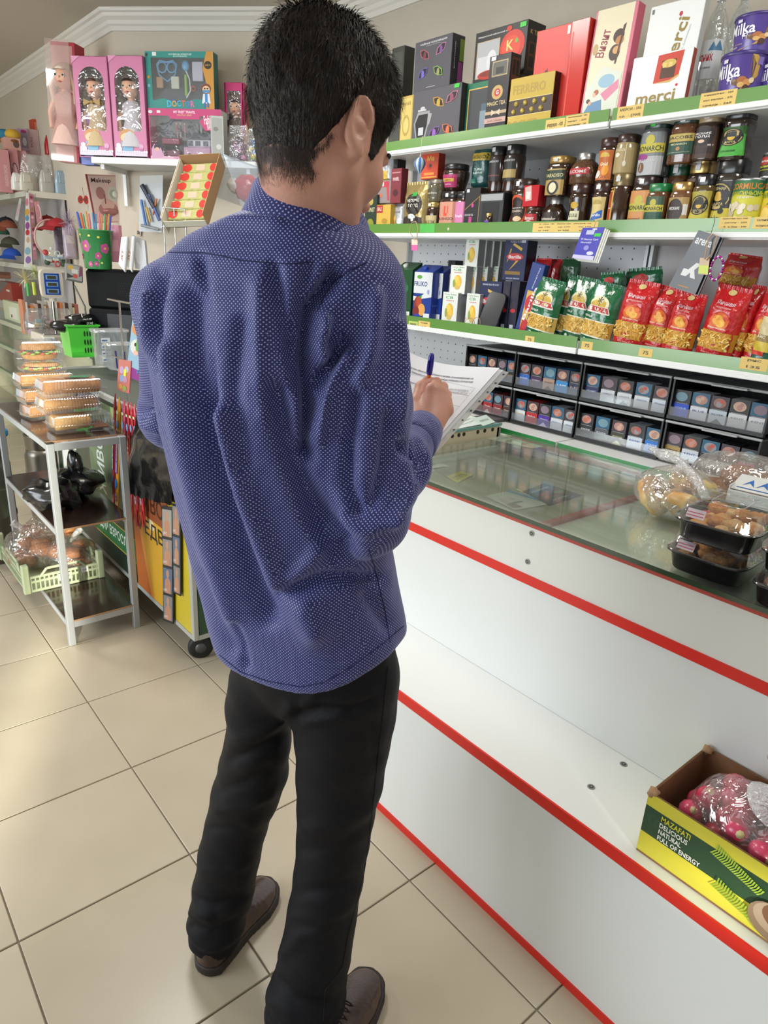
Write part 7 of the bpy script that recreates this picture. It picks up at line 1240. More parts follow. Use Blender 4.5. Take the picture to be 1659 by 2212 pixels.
def handbag(label, bb, pl, zb, D, col, handle=None, hcol='#e6e2dc', trap=.62, rough=.25, alpha=None, bowc=None):
 W, H, c_, z, n_, rz_ = spotg(*bb, pl, zb); t = thing('handbag', label, 'handbag', (c_[0]+n_[0]*D/2, c_[1]+n_[1]*D/2, z), rz_+.2); m = mat(col, rough, coat=.4, bump=(40., .2, (1, 1, 1))); hb_ = H*(.62 if handle else .92); P = []
 for v, s, d in ((0, .96, .9), (.04, 1, 1), (.5, .96-.0*trap, .9), (.8, .8*trap/.62*.95, .65), (.95, .6*trap/.62, .4), (1, .5*trap/.62, .25)):
  P.append([(W/2*s*(abs(math.cos(a))**.5)*(1 if math.cos(a) > 0 else -1), D/2*d*(abs(math.sin(a))**.5)*(1 if math.sin(a) > 0 else -1), hb_*v) for a in [2*PI*(k+.5)/20 for k in range(20)]])
 g = G(); g.grid(P, m, closev=True); g.add(P[0], [tuple(range(20))[::-1]], m); g.add(P[-1], [tuple(range(20))], m); g.build('body', t)
 G().box(-W*.26, W*.26, -D/2-.002, -D/2+.004, hb_*.48, hb_*.9, m, .002).build('flap', t); G().blob((0, -D/2-.003, hb_*.5), .004, mat('#c9b48a', .3, .7), 8).build('clasp', t)
 hm_ = mat(hcol, .3, coat=.4); N = 15; pts = [(W*.26*math.cos(PI*k/(N-1)), 0, hb_*.93+(H-hb_)*math.sin(PI*k/(N-1))) for k in range(N)]
 if handle == 'pearl':
  for p in pts: G().blob(p, .0055, hm_, 8).build('pearl', t)
 elif handle: G().tube(pts, .0035, hm_, 6).build('handle', t)
 if bowc: G().prism([(-W*.3, hb_*.85), (0, hb_*.72), (-W*.3, hb_*.6)], -D/2-.008, -D/2-.003, mat(bowc, .4)).prism([(W*.3, hb_*.85), (W*.3, hb_*.6), (0, hb_*.72)], -D/2-.008, -D/2-.003, mat(bowc, .4)).build('bow', t)
 return t
t = thing('panda_bag', 'panda head shaped glossy bag at the left end of the handbag row', 'bag', tuple(onp((17, 410), a3((1, 0, 0)), LX+.03)*a3((1, 1, 0))+a3((0, 0, TZ))), -PI/2+.3); s_ = .045
G().blob((0, 0, .05), s_, mat('#cfccc4', .5), 14).build('head', t)
for sx in (-1, 1): G().blob((sx*.03, 0, .092), .015, mat('#1c1c20', .3), 10).build('ear', t); G().blob((sx*.016, -.038, .055), .009, mat('#1c1c20', .3), 8).build('eye', t)
G().blob((.03, .0, .03), .034, mat('#141418', .15, coat=.6), 12).build('body', t); G().blob((0, -.045, .04), .005, mat('#1c1c20', .3), 8).build('nose', t)
handbag('white handbag with black strap handles beside the panda bag', (28, 53, 350, 414), ('Y', LY+.01), TZ, .05, '#d4d4ce', 'strap', '#1a1a1e'); handbag('cream handbag with pearl chain, second in the row', (44, 76, 348, 414), ('Y', LY+.0), TZ, .05, '#c9c6b8', 'pearl')
handbag('silver grey glossy half round handbag in the row', (88, 121, 364, 416), ('Y', LY+.0), TZ, .05, '#b9b9b2', None, trap=.62); handbag('light blue glossy half round handbag at the right of the row', (121, 152, 364, 418), ('Y', LY+.0), TZ, .05, '#9fb6c6', None, trap=.62)
handbag('pink ribbed handbag with pearl handle above the blue handbag', (134, 176, 294, 353), ('Y', 5.0), None, .05, '#d0aa9a', 'pearl', bowc='#d8b4a4'); handbag('maroon glossy handbag behind the pink pearl handled bag', (122, 166, 288, 352), ('Y', 5.1), None, .05, '#7a2230', 'strap', '#7a2230'); handbag('bright red round glossy bag with a bow behind the handbags', (100, 126, 288, 335), ('Y', 5.1), None, .05, '#a81c26', None, bowc='#b8202c')
clearbag('toy_bag', 'crinkled clear bag holding pearl chains above the handbags', 'bag', (52, 116, 335, 384), ('Y', 5.0), None, .05, [('pearl', ['#dcd8d2', '#c9c9c9'], 8, .05)], 9)
carton('storage_box', 'brown cardboard box behind the light blue handbag under the pink bag', 'box', (146, 216, 354, 400), ('Y', 4.90), None, .12, '#a07f5c', [('r', .02, .45, .98, .5, '#7a5c3e'), ('r', .4, .35, .72, .98, '#a87c20')], top='#6a4c30')
for i, (bb, c, lb) in enumerate((((0, 27, 324, 400), '#c48a8c', 'tall pink box with vertical lettering at the left picture edge'), ((28, 46, 324, 400), '#bd8084', 'pink box second from the left picture edge'), ((46, 64, 326, 400), '#c08a8c', 'pink box third from the left picture edge'))):
 carton('gift_box', lb, 'box', bb, ('Y', 5.15+.03*i), TZ, .10, c, [('t', 'FASHION SHOW', .6, .4, .5, .3, '#dcb8b8', 90)])
carton('gift_box', 'small peach box with an oval window on the pink boxes', 'box', (12, 46, 298, 324), ('Y', 5.2), None, .1, '#c89a8c', [('e', .72, .5, .2, .3, '#5a4a44')]); carton('gift_box', 'lilac box holding a tiny white toy rabbit bottle', 'box', (42, 64, 279, 324), ('Y', 5.3), None, .09, '#b894b4', [('r', .3, .1, .95, .85, '#8a8094'), ('e', .6, .4, .2, .2, '#c9ccd8'), ('e', .6, .88, .3, .08, '#9a2f6a')]); carton('gift_box', 'clear pink box with thin vertical lettering near the red toy box', 'box', (64, 88, 280, 335), ('Y', 5.32), None, .09, '#c0a4a4', [('t', 'DOLL', .3, .5, .4, .2, '#8a5a5c', 90)])
carton('toy_box', 'small red and orange toy box highest on the left shelves', 'box', (73, 109, 260, 290), ('Y', 5.35), None, .1, '#b8402c', [('r', .1, .2, .5, .8, '#c9785c'), ('r', .55, .0, 1, .5, '#9a5a3c')], side='#b02c28'); t = flatcard('doll_card', 'slim clear pink box with a pale doll leaning by the tall red doll box', 'boxed doll', ((101, 200), (122, 192), (134, 290), (112, 296)), ('Y', 5.2), .03, '#b8a8a8', [('r', .15, .05, .85, .9, '#a8a0a4'), ('e', .5, .75, .25, .08, '#c9ccd4'), ('r', .35, .2, .65, .68, '#c0c0c8')])
for i, (px_, c1, c2, lb) in enumerate((((8, 290), '#3a86a8', '#a87a3a', 'blue and tan plush cap at the left picture edge, highest row'), ((26, 303), '#c9a33c', '#7a4a24', 'yellow plush hat with brown spots near the left picture edge'))):
 p = onX(px_, .98) if i == 0 else onY((27, 291), 5.24); t = thing('plush_toy', lb, 'toy', tuple(p)); G().blob((0, 0, 0), .055, mat(c1, .9), 12, (1, 1, .7)).build('crown', t); G().blob((0, 0, -.045), .05, mat(c2, .9), 12, (1, 1, .4)).build('brim', t)
def cap(label, px_, col, X=.90, r=.07, z=None, peak=None):
 p = onX(px_, X); t = thing('baseball_cap', label, 'cap', tuple(p), random.random()*.6-PI/2); m = mat(col, .8); P = []
 for i in range(8):
  a = PI/2*i/7; P.append([(r*math.cos(a)*math.cos(2*PI*k/18), r*math.cos(a)*math.sin(2*PI*k/18), r*.85*math.sin(a)) for k in range(18)])
 G().grid(P, m, closev=True).build('crown', t); pk = mat(peak or col, .75); Q = [[(r*s*math.sin(th), -r*s*math.cos(th)*1.05, -.012*(s-1)*3+.004*math.cos(th*2)) for th in [(-60+120*j/10)*PI/180 for j in range(11)]] for s in (.95, 1.2, 1.45, 1.7)]
 G().grid(Q, pk).grid([[(x, y, z_-.003) for x, y, z_ in r_][::-1] for r_ in Q], pk).build('peak', t); G().blob((0, 0, r*.86), .006, m, 6).build('button', t); return t
cap('navy cap at the back of the cap shelf', (14, 484), '#1c2030', 1.0); cap('rust orange cap above the olive cap', (18, 492), '#8a4a34', .93); cap('green and white cap at the left picture edge', (2, 506), '#2f5a44', .92, peak='#d0d0cc'); cap('olive cap above the bright blue cap', (22, 528), '#4a4a3a', .93); cap('bright blue cap with a silver stud at the shelf edge', (26, 552), '#2452b0', .91); cap('red cap behind the oval mirror, left one', (103, 484), '#8a1a20', 1.0); cap('red cap behind the oval mirror, right one', (124, 490), '#a02028', 1.02)
# end-of-shelf goods, seen on the short side
t = thing('oval_mirror', 'oval pink framed table mirror reflecting white packets on the left shelf', 'mirror', tuple(onY((117, 557), LY-.05))); cz = onY((117, 516), LY-.05)[2]-t.location[2]; g = G(); g.tube([(.062*math.cos(a)*1.9, 0, cz+.068*math.sin(a)*1.9) for a in [2*PI*k/28 for k in range(28)]], .006, mat('#c8a09c', .3, coat=.4), 8, closed=True); g.build('frame', t); G().add([(.12*math.cos(a), .001, cz+.128*math.sin(a)) for a in [2*PI*k/28 for k in range(28)]], [tuple(range(28))], mat('#d8dcde', .04, metal=1.)).build('mirror_glass', t); G().box(-.07, .07, -.02, .03, 0, .008, mat('#8fb0c4', .4)).build('foot', t)
HG = ('Y', LY-.06)
flatcard('hair_clip_card', 'long white card of colourful animal hair clips hanging from the left shelf', 'card', ((56, 415), (62, 415), (70, 576), (52, 578)), ('Y', 4.766), .002, '#d4d2ce', [('e', .35, .87, .4, .05, '#c97a8c'), ('e', .4, .74, .5, .045, '#c9a23c'), ('e', .4, .66, .4, .04, '#5a90b0'), ('e', .45, .56, .4, .05, '#8a4a90'), ('e', .45, .47, .35, .04, '#b83a3c'), ('e', .5, .37, .25, .04, '#c0a080'), ('e', .45, .22, .4, .05, '#7fa8b8'), ('e', .5, .1, .35, .05, '#8a6aa8')], string=([(59, 416), (62, 408)], .0015, '#3a3a3a'))
flatcard('pencil_card', 'narrow card with a vertical row of printed letters hanging beside the clip card', 'card', ((62, 418), (72, 420), (80, 560), (72, 562)), ('Y', 4.767), .002, '#a8707c', [('e', .5, .95-.06*i, .35, .022, ['#7a3a44', '#d0a0b0', '#b0788a', '#8a7a4c'][i % 4]) for i in range(15)])
flatcard('comb_card', 'pink card with a fan shaped comb hanging beside the mirror', 'card', ((73, 436), (84, 434), (99, 512), (86, 516)), ('Y', 4.765), .003, '#c48a90', [('e', .65, .72, .35, .2, '#dcc8c8'), ('e', .5, .72, .3, .17, '#c48a90')], string=([(78, 436), (76, 418)], .001, '#3a3a3a'))
t = flatcard('feather_keyring', 'slim white feather shaped pendant left of the hair clip card', 'pendant', ((42, 428), (46, 430), (38, 478), (32, 474)), .872, .004, '#c4c8c8', [('e', .5, .5, .35, .3, '#c8a0a8')])
def tinsel(label, px_, pl, cols, r, seed):
 n, d, rz = plane(pl); p = onp(px_, n, d); t = thing('tinsel_pompom', label, 'ornament', tuple(p)); rg = random.Random(seed); g = G()
 for k in range(70):
  a, b = rg.random()*2*PI, rg.random()*PI; e = a3((math.sin(b)*math.cos(a), math.sin(b)*math.sin(a), math.cos(b)))*r*(.6+.5*rg.random()); g.tube([(0, 0, 0), tuple(e)], [.0012, .0006], mat(rg.choice(cols), .2, .5), 4)
 g.build('tinsel', t, kind='stuff'); return t
tinsel('yellow white tinsel pompom hanging left of the scale display', (54, 602), ('Y', 4.2), ['#d8d49a', '#e4e0c0', '#c9b85c'], .075, 1); tinsel('greenish tinsel ornament just left of the scale display', (74, 588), ('Y', 4.25), ['#b8b87a', '#cfcf9c', '#8fae4c'], .05, 2); tinsel('lilac tinsel bunch in clear film between mirror and green bin', (150, 478), ('Y', 4.5), ['#b09ab8', '#c8b8cc', '#9a84a4'], .085, 3)
for i, (px_, c, lb) in enumerate((((60, 622), '#3f9a44', 'short green marker hanging under the tinsel pompom'), ((73, 620), '#b8c93c', 'lime tube pendant hanging by the scale display'))): p = onY(px_, 4.15); tag(G().tube([(0, 0, -.05), (0, 0, .03)], .011, mat(c, .35, coat=.3), 10).build('highlighter_pen', loc=tuple(p)), lb, 'pen')
pouch('narrow lilac gift sack standing behind the green bin', (142, 170, 492, 560), ('Y', 4.6), None, .05, '#a89aa8', [('r', .2, .5, .8, .75, '#c0b4b8')], name='gift_sack', seed=41); clearbag('packet_stack', 'heap of green and white bandage packets below the left shelf', 'packets', (92, 146, 516, 546), ('Y', 4.70), MZ, .08, [('packet', ['#cfd4cc', '#2f4a38', '#b83a3c', '#d8dcd6'], 16, .12)], 12, film('#ffffff', .0, .02))
# things on the far counter
clearbag('toy_bin', 'clear plastic bin of hair rings and bows on the far glass counter', 'bin', (62, 166, 668, 707), ('Y', 3.95), .975, .16, [('hair_ring', ['#c46a54', '#7aa8b0', '#c9a24c', '#6a4a3c', '#c08ab0', '#d0c8b0'], 34, .065)], 14, film('#eef6f8', .14, .15, .05)); t = thing('book_row', 'dense row of thin booklets in a clear stand behind the scale', 'books', tuple(onY((104, 700), 4.15)*a3((1, 1, 0))+a3((0, 0, .975)))); COL.objects.unlink(t); bpy.data.objects.remove(t)
nn_ = {}; rgb = random.Random(8); xa, xb_ = onY((50, 660), 4.12)[0], onY((172, 660), 4.12)[0]; xx = xa; kk = 0; CN_ = ['#b8785c', '#c9c4b4', '#8a3c2c', '#c47a3c', '#b09a94', '#4a3028', '#a8a49c', '#c9b48a', '#9a5c50', '#cfcac0']
while xx < xb_-.01:
 w = .012+.012*rgb.random(); h = .17+.05*rgb.random(); c = CN_[kk % 10]; g = G().box(-w/2, w/2, 0, .10, 0, h, mat(c, .5)).box(-w/2+.001, w/2-.001, -.0004, .0, h*.3, h*.38, mat('#e0dcd0', .5)); cn_ = cname(c); nn_[cn_] = nn_.get(cn_, 0)+1
 o = g.build('booklet', loc=(xx+w/2, 4.14, .975)); tag(o, 'thin %s spined booklet behind the scale, number %s of that colour from the left' % (cn_, ('one', 'two', 'three', 'four', 'five', 'six', 'seven', 'eight')[min(7, nn_[cn_]-1)]), 'book', 'booklets in the row behind the scale'); xx += w+.002; kk += 1
carton('leaflet_box', 'dark red triangular sided leaflet holder at the left picture edge', 'box', (0, 28, 610, 652), .84, None, .08, '#8f2c22', [('p', [(0, 1), (.8, 1), (0, .3)], '#5f5a58'), ('r', .6, .55, .85, .65, '#cfc8c0')]); carton('tea_box', 'pale green small packets by the red leaflet holder', 'box', (8, 38, 652, 673), .80, .9485, .06, '#c4cfae', [('r', .4, .15, .95, .75, '#dfe2d4'), ('r', .5, .2, .6, .35, '#4a5a4a')]); carton('card_box', 'brown studded boxes stacked on the shelf over the leaflet holder', 'box', (0, 24, 588, 602), ('Y', 5.2), None, .1, '#5a3a2c', [('r', 0, .1, 1, .5, '#7a4a38')])
# scale
p0 = onZ((122, 727), .975); t = thing('shop_scale', 'cream shop scale with blue three line display on a chrome pole', 'scale', (p0[0], 3.62, .975)); t.location = (onY((122, 722), 3.62)[0], 3.62, .975); SC = mat('#c9c2b4', .4)
hz_ = onY((116, 613), 3.62)[2]-.975; G().tube([(0, 0, .04), (0, 0, hz_-.07)], .010, mat('#b8b6b0', .15, .95), 12).build('pole', t); G().lathe([(.02, hz_-.1), (.022, hz_-.06)], SC, n=12).build('collar', t)
w_ = (onY((140, 613), 3.62)[0]-onY((92, 613), 3.62)[0])/2; h_ = onY((116, 582), 3.62)[2]-onY((116, 644), 3.62)[2]; g = G(); n = 24; P = [(w_*(abs(math.cos(a))**.4)*(1 if math.cos(a) > 0 else -1), hz_+h_/2*(abs(math.sin(a))**.4)*(1 if math.sin(a) > 0 else -1)) for a in [2*PI*(k+.5)/n for k in range(n)]]
g.prism(P[::-1], -.022, .022, SC); d_ = g.build('display', t); G().box(-w_*.68, w_*.68, -.0235, -.022, hz_-h_*.38, hz_+h_*.36, mat('#20489c', .35)).build('blue_panel', d_, label='blue panel')
for k in range(3): G().box(-w_*.52, w_*.52, -.0245, -.0235, hz_+h_*(.22-.24*k)-.012, hz_+h_*(.22-.24*k)+.014, mat('#7fa6cf', .4)).box(-w_*.4, w_*.4, -.0255, -.0246, hz_+h_*(.22-.24*k)-.008, hz_+h_*(.22-.24*k)+.009, mat('#4a473c', .2)).build('screen', d_)
G().box(-.09, .16, -.02, .24, .0, .05, SC, .008).build('base', t); G().box(-.08, .17, -.02, .24, .05, .058, mat('#b0aeac', .2, .8), .003).build('pan', t); G().box(-.09, -.02, -.05, -.02, .0, .04, mat('#c4c6bc', .4), .006).build('keypad', t)
# machine with bin on top
W, H, c_, z, n_, rz_ = spotg(196, 345, 585, 760, ('D', -.72), .975); t = thing('cash_machine', 'black cash register machine with perforated back under the green bin', 'machine', (c_[0]+n_[0]*.16, c_[1]+n_[1]*.16, z), rz_); MK = mat('#08090b', .7, spec=.2)
G().box(-W/2, W/2, -.16, .16, H*.0, H*.55, mat('#0b0c0f', .7, spec=.2), .01).build('lower_body', t); G().box(-W*.52, W/2, -.15, .15, H*.55, H, MK, .015).build('upper_body', t); g = G()
for i in range(12):
 for j in range(6): x, zz = -.02+i*.014+(j % 2)*.007, H*.72+j*.012; g.add([(x+.003*math.cos(a*PI/3), -.1506, zz+.003*math.sin(a*PI/3)) for a in range(6)], [tuple(range(6))], mat('#08090a', .8))
g.build('vent_hole', t, kind='stuff'); G().box(-W*.22, W*.45, -.163, -.1602, H*.15, H*.5, mat('#14161b', .5)).build('front_plate', t); topz = z+H
t2 = thing('card_terminal', 'silver framed tilted customer screen on a chrome bent stand', 'screen', tuple(onY((166, 660), 3.0)*a3((1, 1, 0))+a3((0, 0, .975)))); zz = onY((163, 590), 3.0)[2]-.975; CH = mat('#b4b4b4', .15, .95)
G().tube([(-.03, 0, 0), (-.03, 0, zz*.5), (.02, 0, zz*.52), (.05, 0, 0)], .005, CH, 8).build('stand', t2); G().tube([(.06, .04, 0), (.05, .03, zz*.6), (0, .01, zz*.85)], .005, CH, 8).build('stand_arm', t2)
o = G().box(-.045, .045, -.008, .008, -.045, .045, mat('#a8aaaa', .2, .8), .006).build('screen_frame', t2, loc=(0, 0, zz), rot=(math.radians(-18), math.radians(10), 0)); G().decal([('r', .08, .08, .92, .92, '#8a8c88'), ('e', .3, .75, .16, .14, '#b8962c'), ('p', [(.1, .1), (.1, .4), (.5, .25)], '#1c2420'), ('p', [(.75, .3), (.8, .9), (.95, .9), (.95, .4)], '#6a3050'), ('e', .55, .3, .14, .12, '#a8423c'), ('r', .35, .45, .7, .7, '#b9bab4')], .09, .09, lambda x, z_, o_: (x, -.0082-o_, z_-.045)).build('painted_reflection', o)  # mirrored surroundings painted on the screen as flat colour shapes
pc_ = onD((204, 574), -.72); t = thing('waste_bin', 'green tapered bin with pink flowers holding balloon sticks on the machine', 'bin', (pc_[0]+.03, pc_[1]+.03, topz)); hb_ = onD((204, 496), -.72)[2]-topz; Wb = float(np.linalg.norm((onD((171, 500), -.72)-onD((237, 500), -.72))[:2])); r1 = Wb/2
G().lathe([(r1*.74, 0), (r1*.78, .004), (r1*.98, hb_*.97), (r1*1.04, hb_*.98), (r1*1.04, hb_), (r1*.98, hb_), (r1*.76, .01), (.001, .01)], mat('#3f8f52', .25, coat=.5), n=28, cap=False).build('bucket', t)
rgf = random.Random(3); its = []
for u, v, s in ((.42, .6, .16), (.9, .55, .14), (.72, .34, .1), (.5, .1, .08), (.66, .12, .07), (.2, .3, .08), (.12, .75, .1)):
 its += [('e', u+s*.45*math.cos(a), v+s*.55*math.sin(a), s*.42, s*.5, '#b04a86') for a in [2*PI*k/5 for k in range(5)]]+[('e', u, v, s*.2, s*.25, '#c9b44c')]
its += [('e', .55, .88, .03, .03, '#c9cf5c'), ('e', .3, .9, .03, .03, '#c9cf5c'), ('e', .75, .85, .03, .03, '#c9cf5c'), ('e', .8, .15, .03, .03, '#c9cf5c')]
G().decal(its, Wb*1.35, hb_*.92, lambda x, zz, o: ((r1*(.77+.21*zz/hb_)+.0006+o)*math.sin(x/r1-.86), -(r1*(.77+.21*zz/hb_)+.0006+o)*math.cos(x/r1-.86), zz+hb_*.03), strip=r1*.2).build('flower_print', t)
for k in range(16):
 c = ['#2c50b0', '#c9542c', '#c98a3c', '#3c8ac0', '#d8708c', '#5aa070', '#c9a04c', '#3a4ac0'][k % 8]; a = 2*PI*k/16; rr = r1*.5; e = (r1*.95*math.cos(a), r1*.95*math.sin(a), hb_*1.38+.01*rgf.random())
 tag(G().tube([(rr*math.cos(a), rr*math.sin(a), .02), e], .0042, mat(c, .4), 6).build('balloon_stick', loc=tuple(t.location)), '%s balloon stick standing in the green flowered bin, %s side' % (cname(c), ('right', 'back right', 'back left', 'left', 'front left', 'front right')[int(k/16*6)]), 'stick', 'balloon sticks in the green bin')
for i in range(2): flatcard('cable_pack', 'curved white blister pack with red lettering right of the green bin, %s one' % ('left', 'right')[i], 'pack', ((262+15*i, 512), (276+15*i, 511), (270+15*i, 588), (256+15*i, 570)), ('D', -.74+.02*i), .012, '#cfcdc6', [('t', 'SKY', .4, .4, .34, .3, '#a83a34', 80), ('r', .8, 0, 1, 1, '#b0b2b4')])
flatcard('cable_pack', 'grey transparent blister pack behind the two curved white packs', 'pack', ((285, 508), (312, 520), (318, 585), (292, 580)), ('D', -.68), .02, '#a8a8aa', [('e', .4, .5, .3, .35, '#bfc0c2')]); carton('phone_card', 'small pink toy phone pack right of the green bin', 'pack', (236, 262, 486, 566), ('D', -.60), None, .03, '#c9889a', [('r', .1, .3, .9, .6, '#d8a0ac'), ('e', .5, .8, .3, .1, '#cf9ab0')], turn=0)
# green basket with black bags, clear tubs
W, H, c_, z, n_, rz_ = spotg(153, 220, 703, 767, ('Y', 2.93), .975); t = thing('plastic_basket', 'bright green plastic basket with slotted sides holding black packets', 'basket', (c_[0]+.0, 2.93+.09, z)); GB = mat('#4cc23c', .3, coat=.4); D = .17
vs = []; 
for s, zz in ((.84, 0), (1.0, H)): vs += [(-W/2*s, -D/2*s, zz), (W/2*s, -D/2*s, zz), (W/2*s, D/2*s, zz), (-W/2*s, D/2*s, zz)]
G().add(vs, [(0, 1, 5, 4), (1, 2, 6, 5), (2, 3, 7, 6), (3, 0, 4, 7), (3, 2, 1, 0)], GB).box(-W/2-.006, W/2+.006, -D/2-.006, -D/2+.002, H-.006, H+.002, GB).box(-W/2-.006, -W/2+.002, -D/2, D/2, H-.006, H+.002, GB).box(W/2-.002, W/2+.006, -D/2, D/2, H-.006, H+.002, GB).build('basket', t); g = G(); dk = mat('#12260f', .7)
for i in range(5):
 for j in range(3):
  x = W*(.02+.09*i); zz = H*(.22+.26*j); y = -D/2*(.84+.16*(zz/H))-.0012; g.prism([(x+.0045*math.cos(a)*1.0, zz+.015*math.sin(a)) for a in [2*PI*k/10 for k in range(10)]][::-1], y, y+.0008, dk)
g.build('slot', t, kind='stuff'); 
BLK = mat('#0e0f11', .25, coat=.4, bump=(14., .6, (1, 1, 1)))
def crumple(g, c, r, m, seed, sc=(1, 1, .7), n=22, amp=.28):
 P = []
 for i in range(n//2+1):
  t_ = PI*i/(n//2); row = []
  for k in range(n):
   a = 2*PI*k/n; d = a3((math.sin(t_)*math.cos(a), math.sin(t_)*math.sin(a), math.cos(t_))); q = 1+amp*float(vnoise(d[None]*1.0, 3.2, seed)[0])+amp*.5*float(vnoise(d[None], 8., seed+1)[0]); row.append(tuple(a3(c)+d*a3(sc)*r*q))
  P.append(row)
 return g.grid(P, m, closev=True)
for i, (dx, dy, dz, r, lb) in enumerate(((-.05, 0, 1.0, .075, 'crumpled black packet at the left of the green basket'), (.05, .03, 1.15, .085, 'crumpled black packet with white print at the right of the green basket'), (.16, .10, 1.1, .09, 'black shiny packet heap behind the clear tubs'))):
 t3 = thing('black_packet', lb, 'packet', (t.location[0]+dx, t.location[1]+dy, z+H*dz-.01)); crumple(G(), (0, 0, .0), r, BLK, 20+i, (1.1, .8, .45)).build('wrapper', t3)
 if i == 1: G().decal([('t', 'HE', .5, .7, .3, .2, '#c9ccc8'), ('t', 'DI ME', .5, .35, .4, .2, '#c9ccc8')], .08, .06, lambda x, zz, o: (x, -r*.80-o, zz-.03)).build('printed_front', t3)
for i, (bb, Y_, lb) in enumerate((((212, 284, 712, 778), 2.62, 'stack of clear plastic tubs with a blue printed label next to the green basket'), ((238, 300, 742, 790), 2.45, 'small frosted tub with a purple rubber strap in front of the clear tubs'))):
 W, H, c_, z2, n_, rz_ = spotg(*bb, ('Y', Y_), .975); t = thing('plastic_tub', lb, 'tub', (c_[0], Y_+W*.3, .975)); fm_ = film('#eef4f4', .30, .14, .06)
 G().lathe([(W*.42, 0), (W*.44, .004), (W*.5, H*.9), (W*.53, H*.92), (W*.53, H*.95)], fm_, n=24, square=3., sy=.7).build('tub', t); G().lathe([(W*.54, H*.93), (W*.54, H*.99), (W*.4, H)], fm_, n=24, square=3., sy=.7).build('lid', t)
 if i == 0:
  p = G()
  for k in range(4): p.box(-W*.38, -W*.12, -W*.372, -W*.368, H*(.12+.18*k), H*(.24+.18*k), mat('#cfd4d8', .5)).box(-W*.36, -W*.2, -W*.3735, -W*.3721, H*(.15+.18*k), H*(.19+.18*k), mat('#4a6a94', .5))
  p.build('label', t)
 else: G().tube([(-W*.3, -W*.37, H*.75), (-W*.28, -W*.38, H*.1), (-W*.05, -W*.42, -.0+.008), (W*.0, -W*.40, H*.3), (-W*.0, -W*.37, H*.7)], .004, mat('#3f2a6a', .5), 7).build('strap', t)
# hanging on the wall under the toy shelf
t = flatcard('makeup_playset', 'pink toy makeup set lettered Makeup hanging in the wall corner', 'toy set', ((184, 376), (262, 379), (272, 480), (205, 482)), ('Y', 3.75), .012, '#c0928c', [('r', .05, .03, .86, .97, '#d0b4a8'), ('r', .0, .0, .05, 1, '#8a3a44'), ('r', .92, 0, 1, 1, '#7a3440'), ('t', 'Makeup', .40, .87, .55, .12, '#4a2c2c'), ('e', .33, .62, .13, .13, '#a87470'), ('e', .70, .60, .17, .16, '#c4c0b4'), ('e', .70, .60, .11, .1, '#a8b09c'), ('e', .5, .28, .3, .16, '#a8726c'), ('e', .5, .38, .2, .12, '#c8a094'), ('r', .42, .4, .46, .6, '#8a5450')])
G().blob((.0, -.012, 0), .03, mat('#9a605c', .3, coat=.5), 10, (1.6, .4, .6)).build('toy_purse', t, loc=(0.01, 0, -.07)); G().blob((0, -.012, 0), .02, mat('#c9c8b8', .3, coat=.5), 12, (1, .4, 1)).build('toy_mirror', t, loc=(.05, 0, .03))
t = flatcard('keyring', 'red and white rounded H shaped pendant in clear film beside the makeup set', 'pendant', ((166, 420), (192, 420), (195, 444), (166, 441)), ('Y', 4.3), .006, '#dcd4cc', [('e', .28, .5, .2, .4, '#c43a34'), ('e', .72, .5, .2, .4, '#c43a34'), ('r', .3, .4, .7, .6, '#c43a34'), ('e', .3, .5, .07, .15, '#3a5a54'), ('e', .7, .5, .07, .15, '#3a5a54')], string=([(180, 420), (178, 404)], .001, '#2a2a2a'))
for i, (pp, c, lb) in enumerate(((((302, 380), (352, 378), (350, 502), (300, 500)), '#8a94a0', 'clear hanging pack with blue and orange toy tools under the wall shelf'),)):
 t = flatcard('tool_pack', lb, 'toy set', pp, ('D', -.10), .003, '#a3a8aa', [('r', 0, .86, 1, 1, '#c4c4c0')]); 
 for k, (x0, z0, x1, z1, cc, r) in enumerate(((-.04, .10, .03, -.02, '#20263c', .014), (.0, .05, .06, -.09, '#2c4a94', .010), (-.05, .02, -.03, -.12, '#3a6ab0', .008), (.05, .03, .02, -.06, '#b8642c', .006), (-.02, -.02, .0, -.10, '#c9a53c', .007), (-.06, -.12, .05, -.14, '#8a8e92', .008))):
  a_ = DD*x0-DN*.02+a3((0, 0, z0)); b_ = DD*x1-DN*.02+a3((0, 0, z1)); G().tube([tuple(a_), tuple(b_)], r, mat(cc, .35, coat=.3), 8).build('toy_tool', t)
flatcard('small_card', 'small tan card hanging low beside the chrome hooks', 'card', ((296, 482), (306, 482), (304, 510), (294, 508)), ('D', -.012), .002, '#b08a54', [('r', .2, .1, .8, .4, '#3a3028')])
# tilted display carton of candy packs and wire stand
def tilt_frame(tl, tr, br, bl, off):
 q = [onD(tl, off[0]), onD(tr, off[1]), onD(br, off[2]), onD(bl, off[3])]; return q
q = tilt_frame((332, 352), (430, 358), (492, 448), (408, 462), (-.80, -.80, -1.02, -1.02)); c = sum(q)/4; ex = (q[1]-q[0]+q[2]-q[3])/2; Wq = float(np.linalg.norm(ex)); ex /= Wq; ey = (q[3]-q[0]+q[2]-q[1])/2; Lq = float(np.linalg.norm(ey)); ey = ey/Lq; ey -= ex*(ey@ex); ey /= np.linalg.norm(ey); ez = np.cross(ex, -ey)
t = thing('display_carton', 'open cardboard display carton of red and green candy packs tilted toward the man', 'carton', tuple(c)); t.rotation_mode = 'QUATERNION'; t.rotation_quaternion = Matrix(((ex[0], -ey[0], ez[0]), (ex[1], -ey[1], ez[1]), (ex[2], -ey[2], ez[2]))).to_quaternion()
KB = mat('#a5825c', .8); WO = mat('#cfcab8', .6); g = G(); hd_ = .055
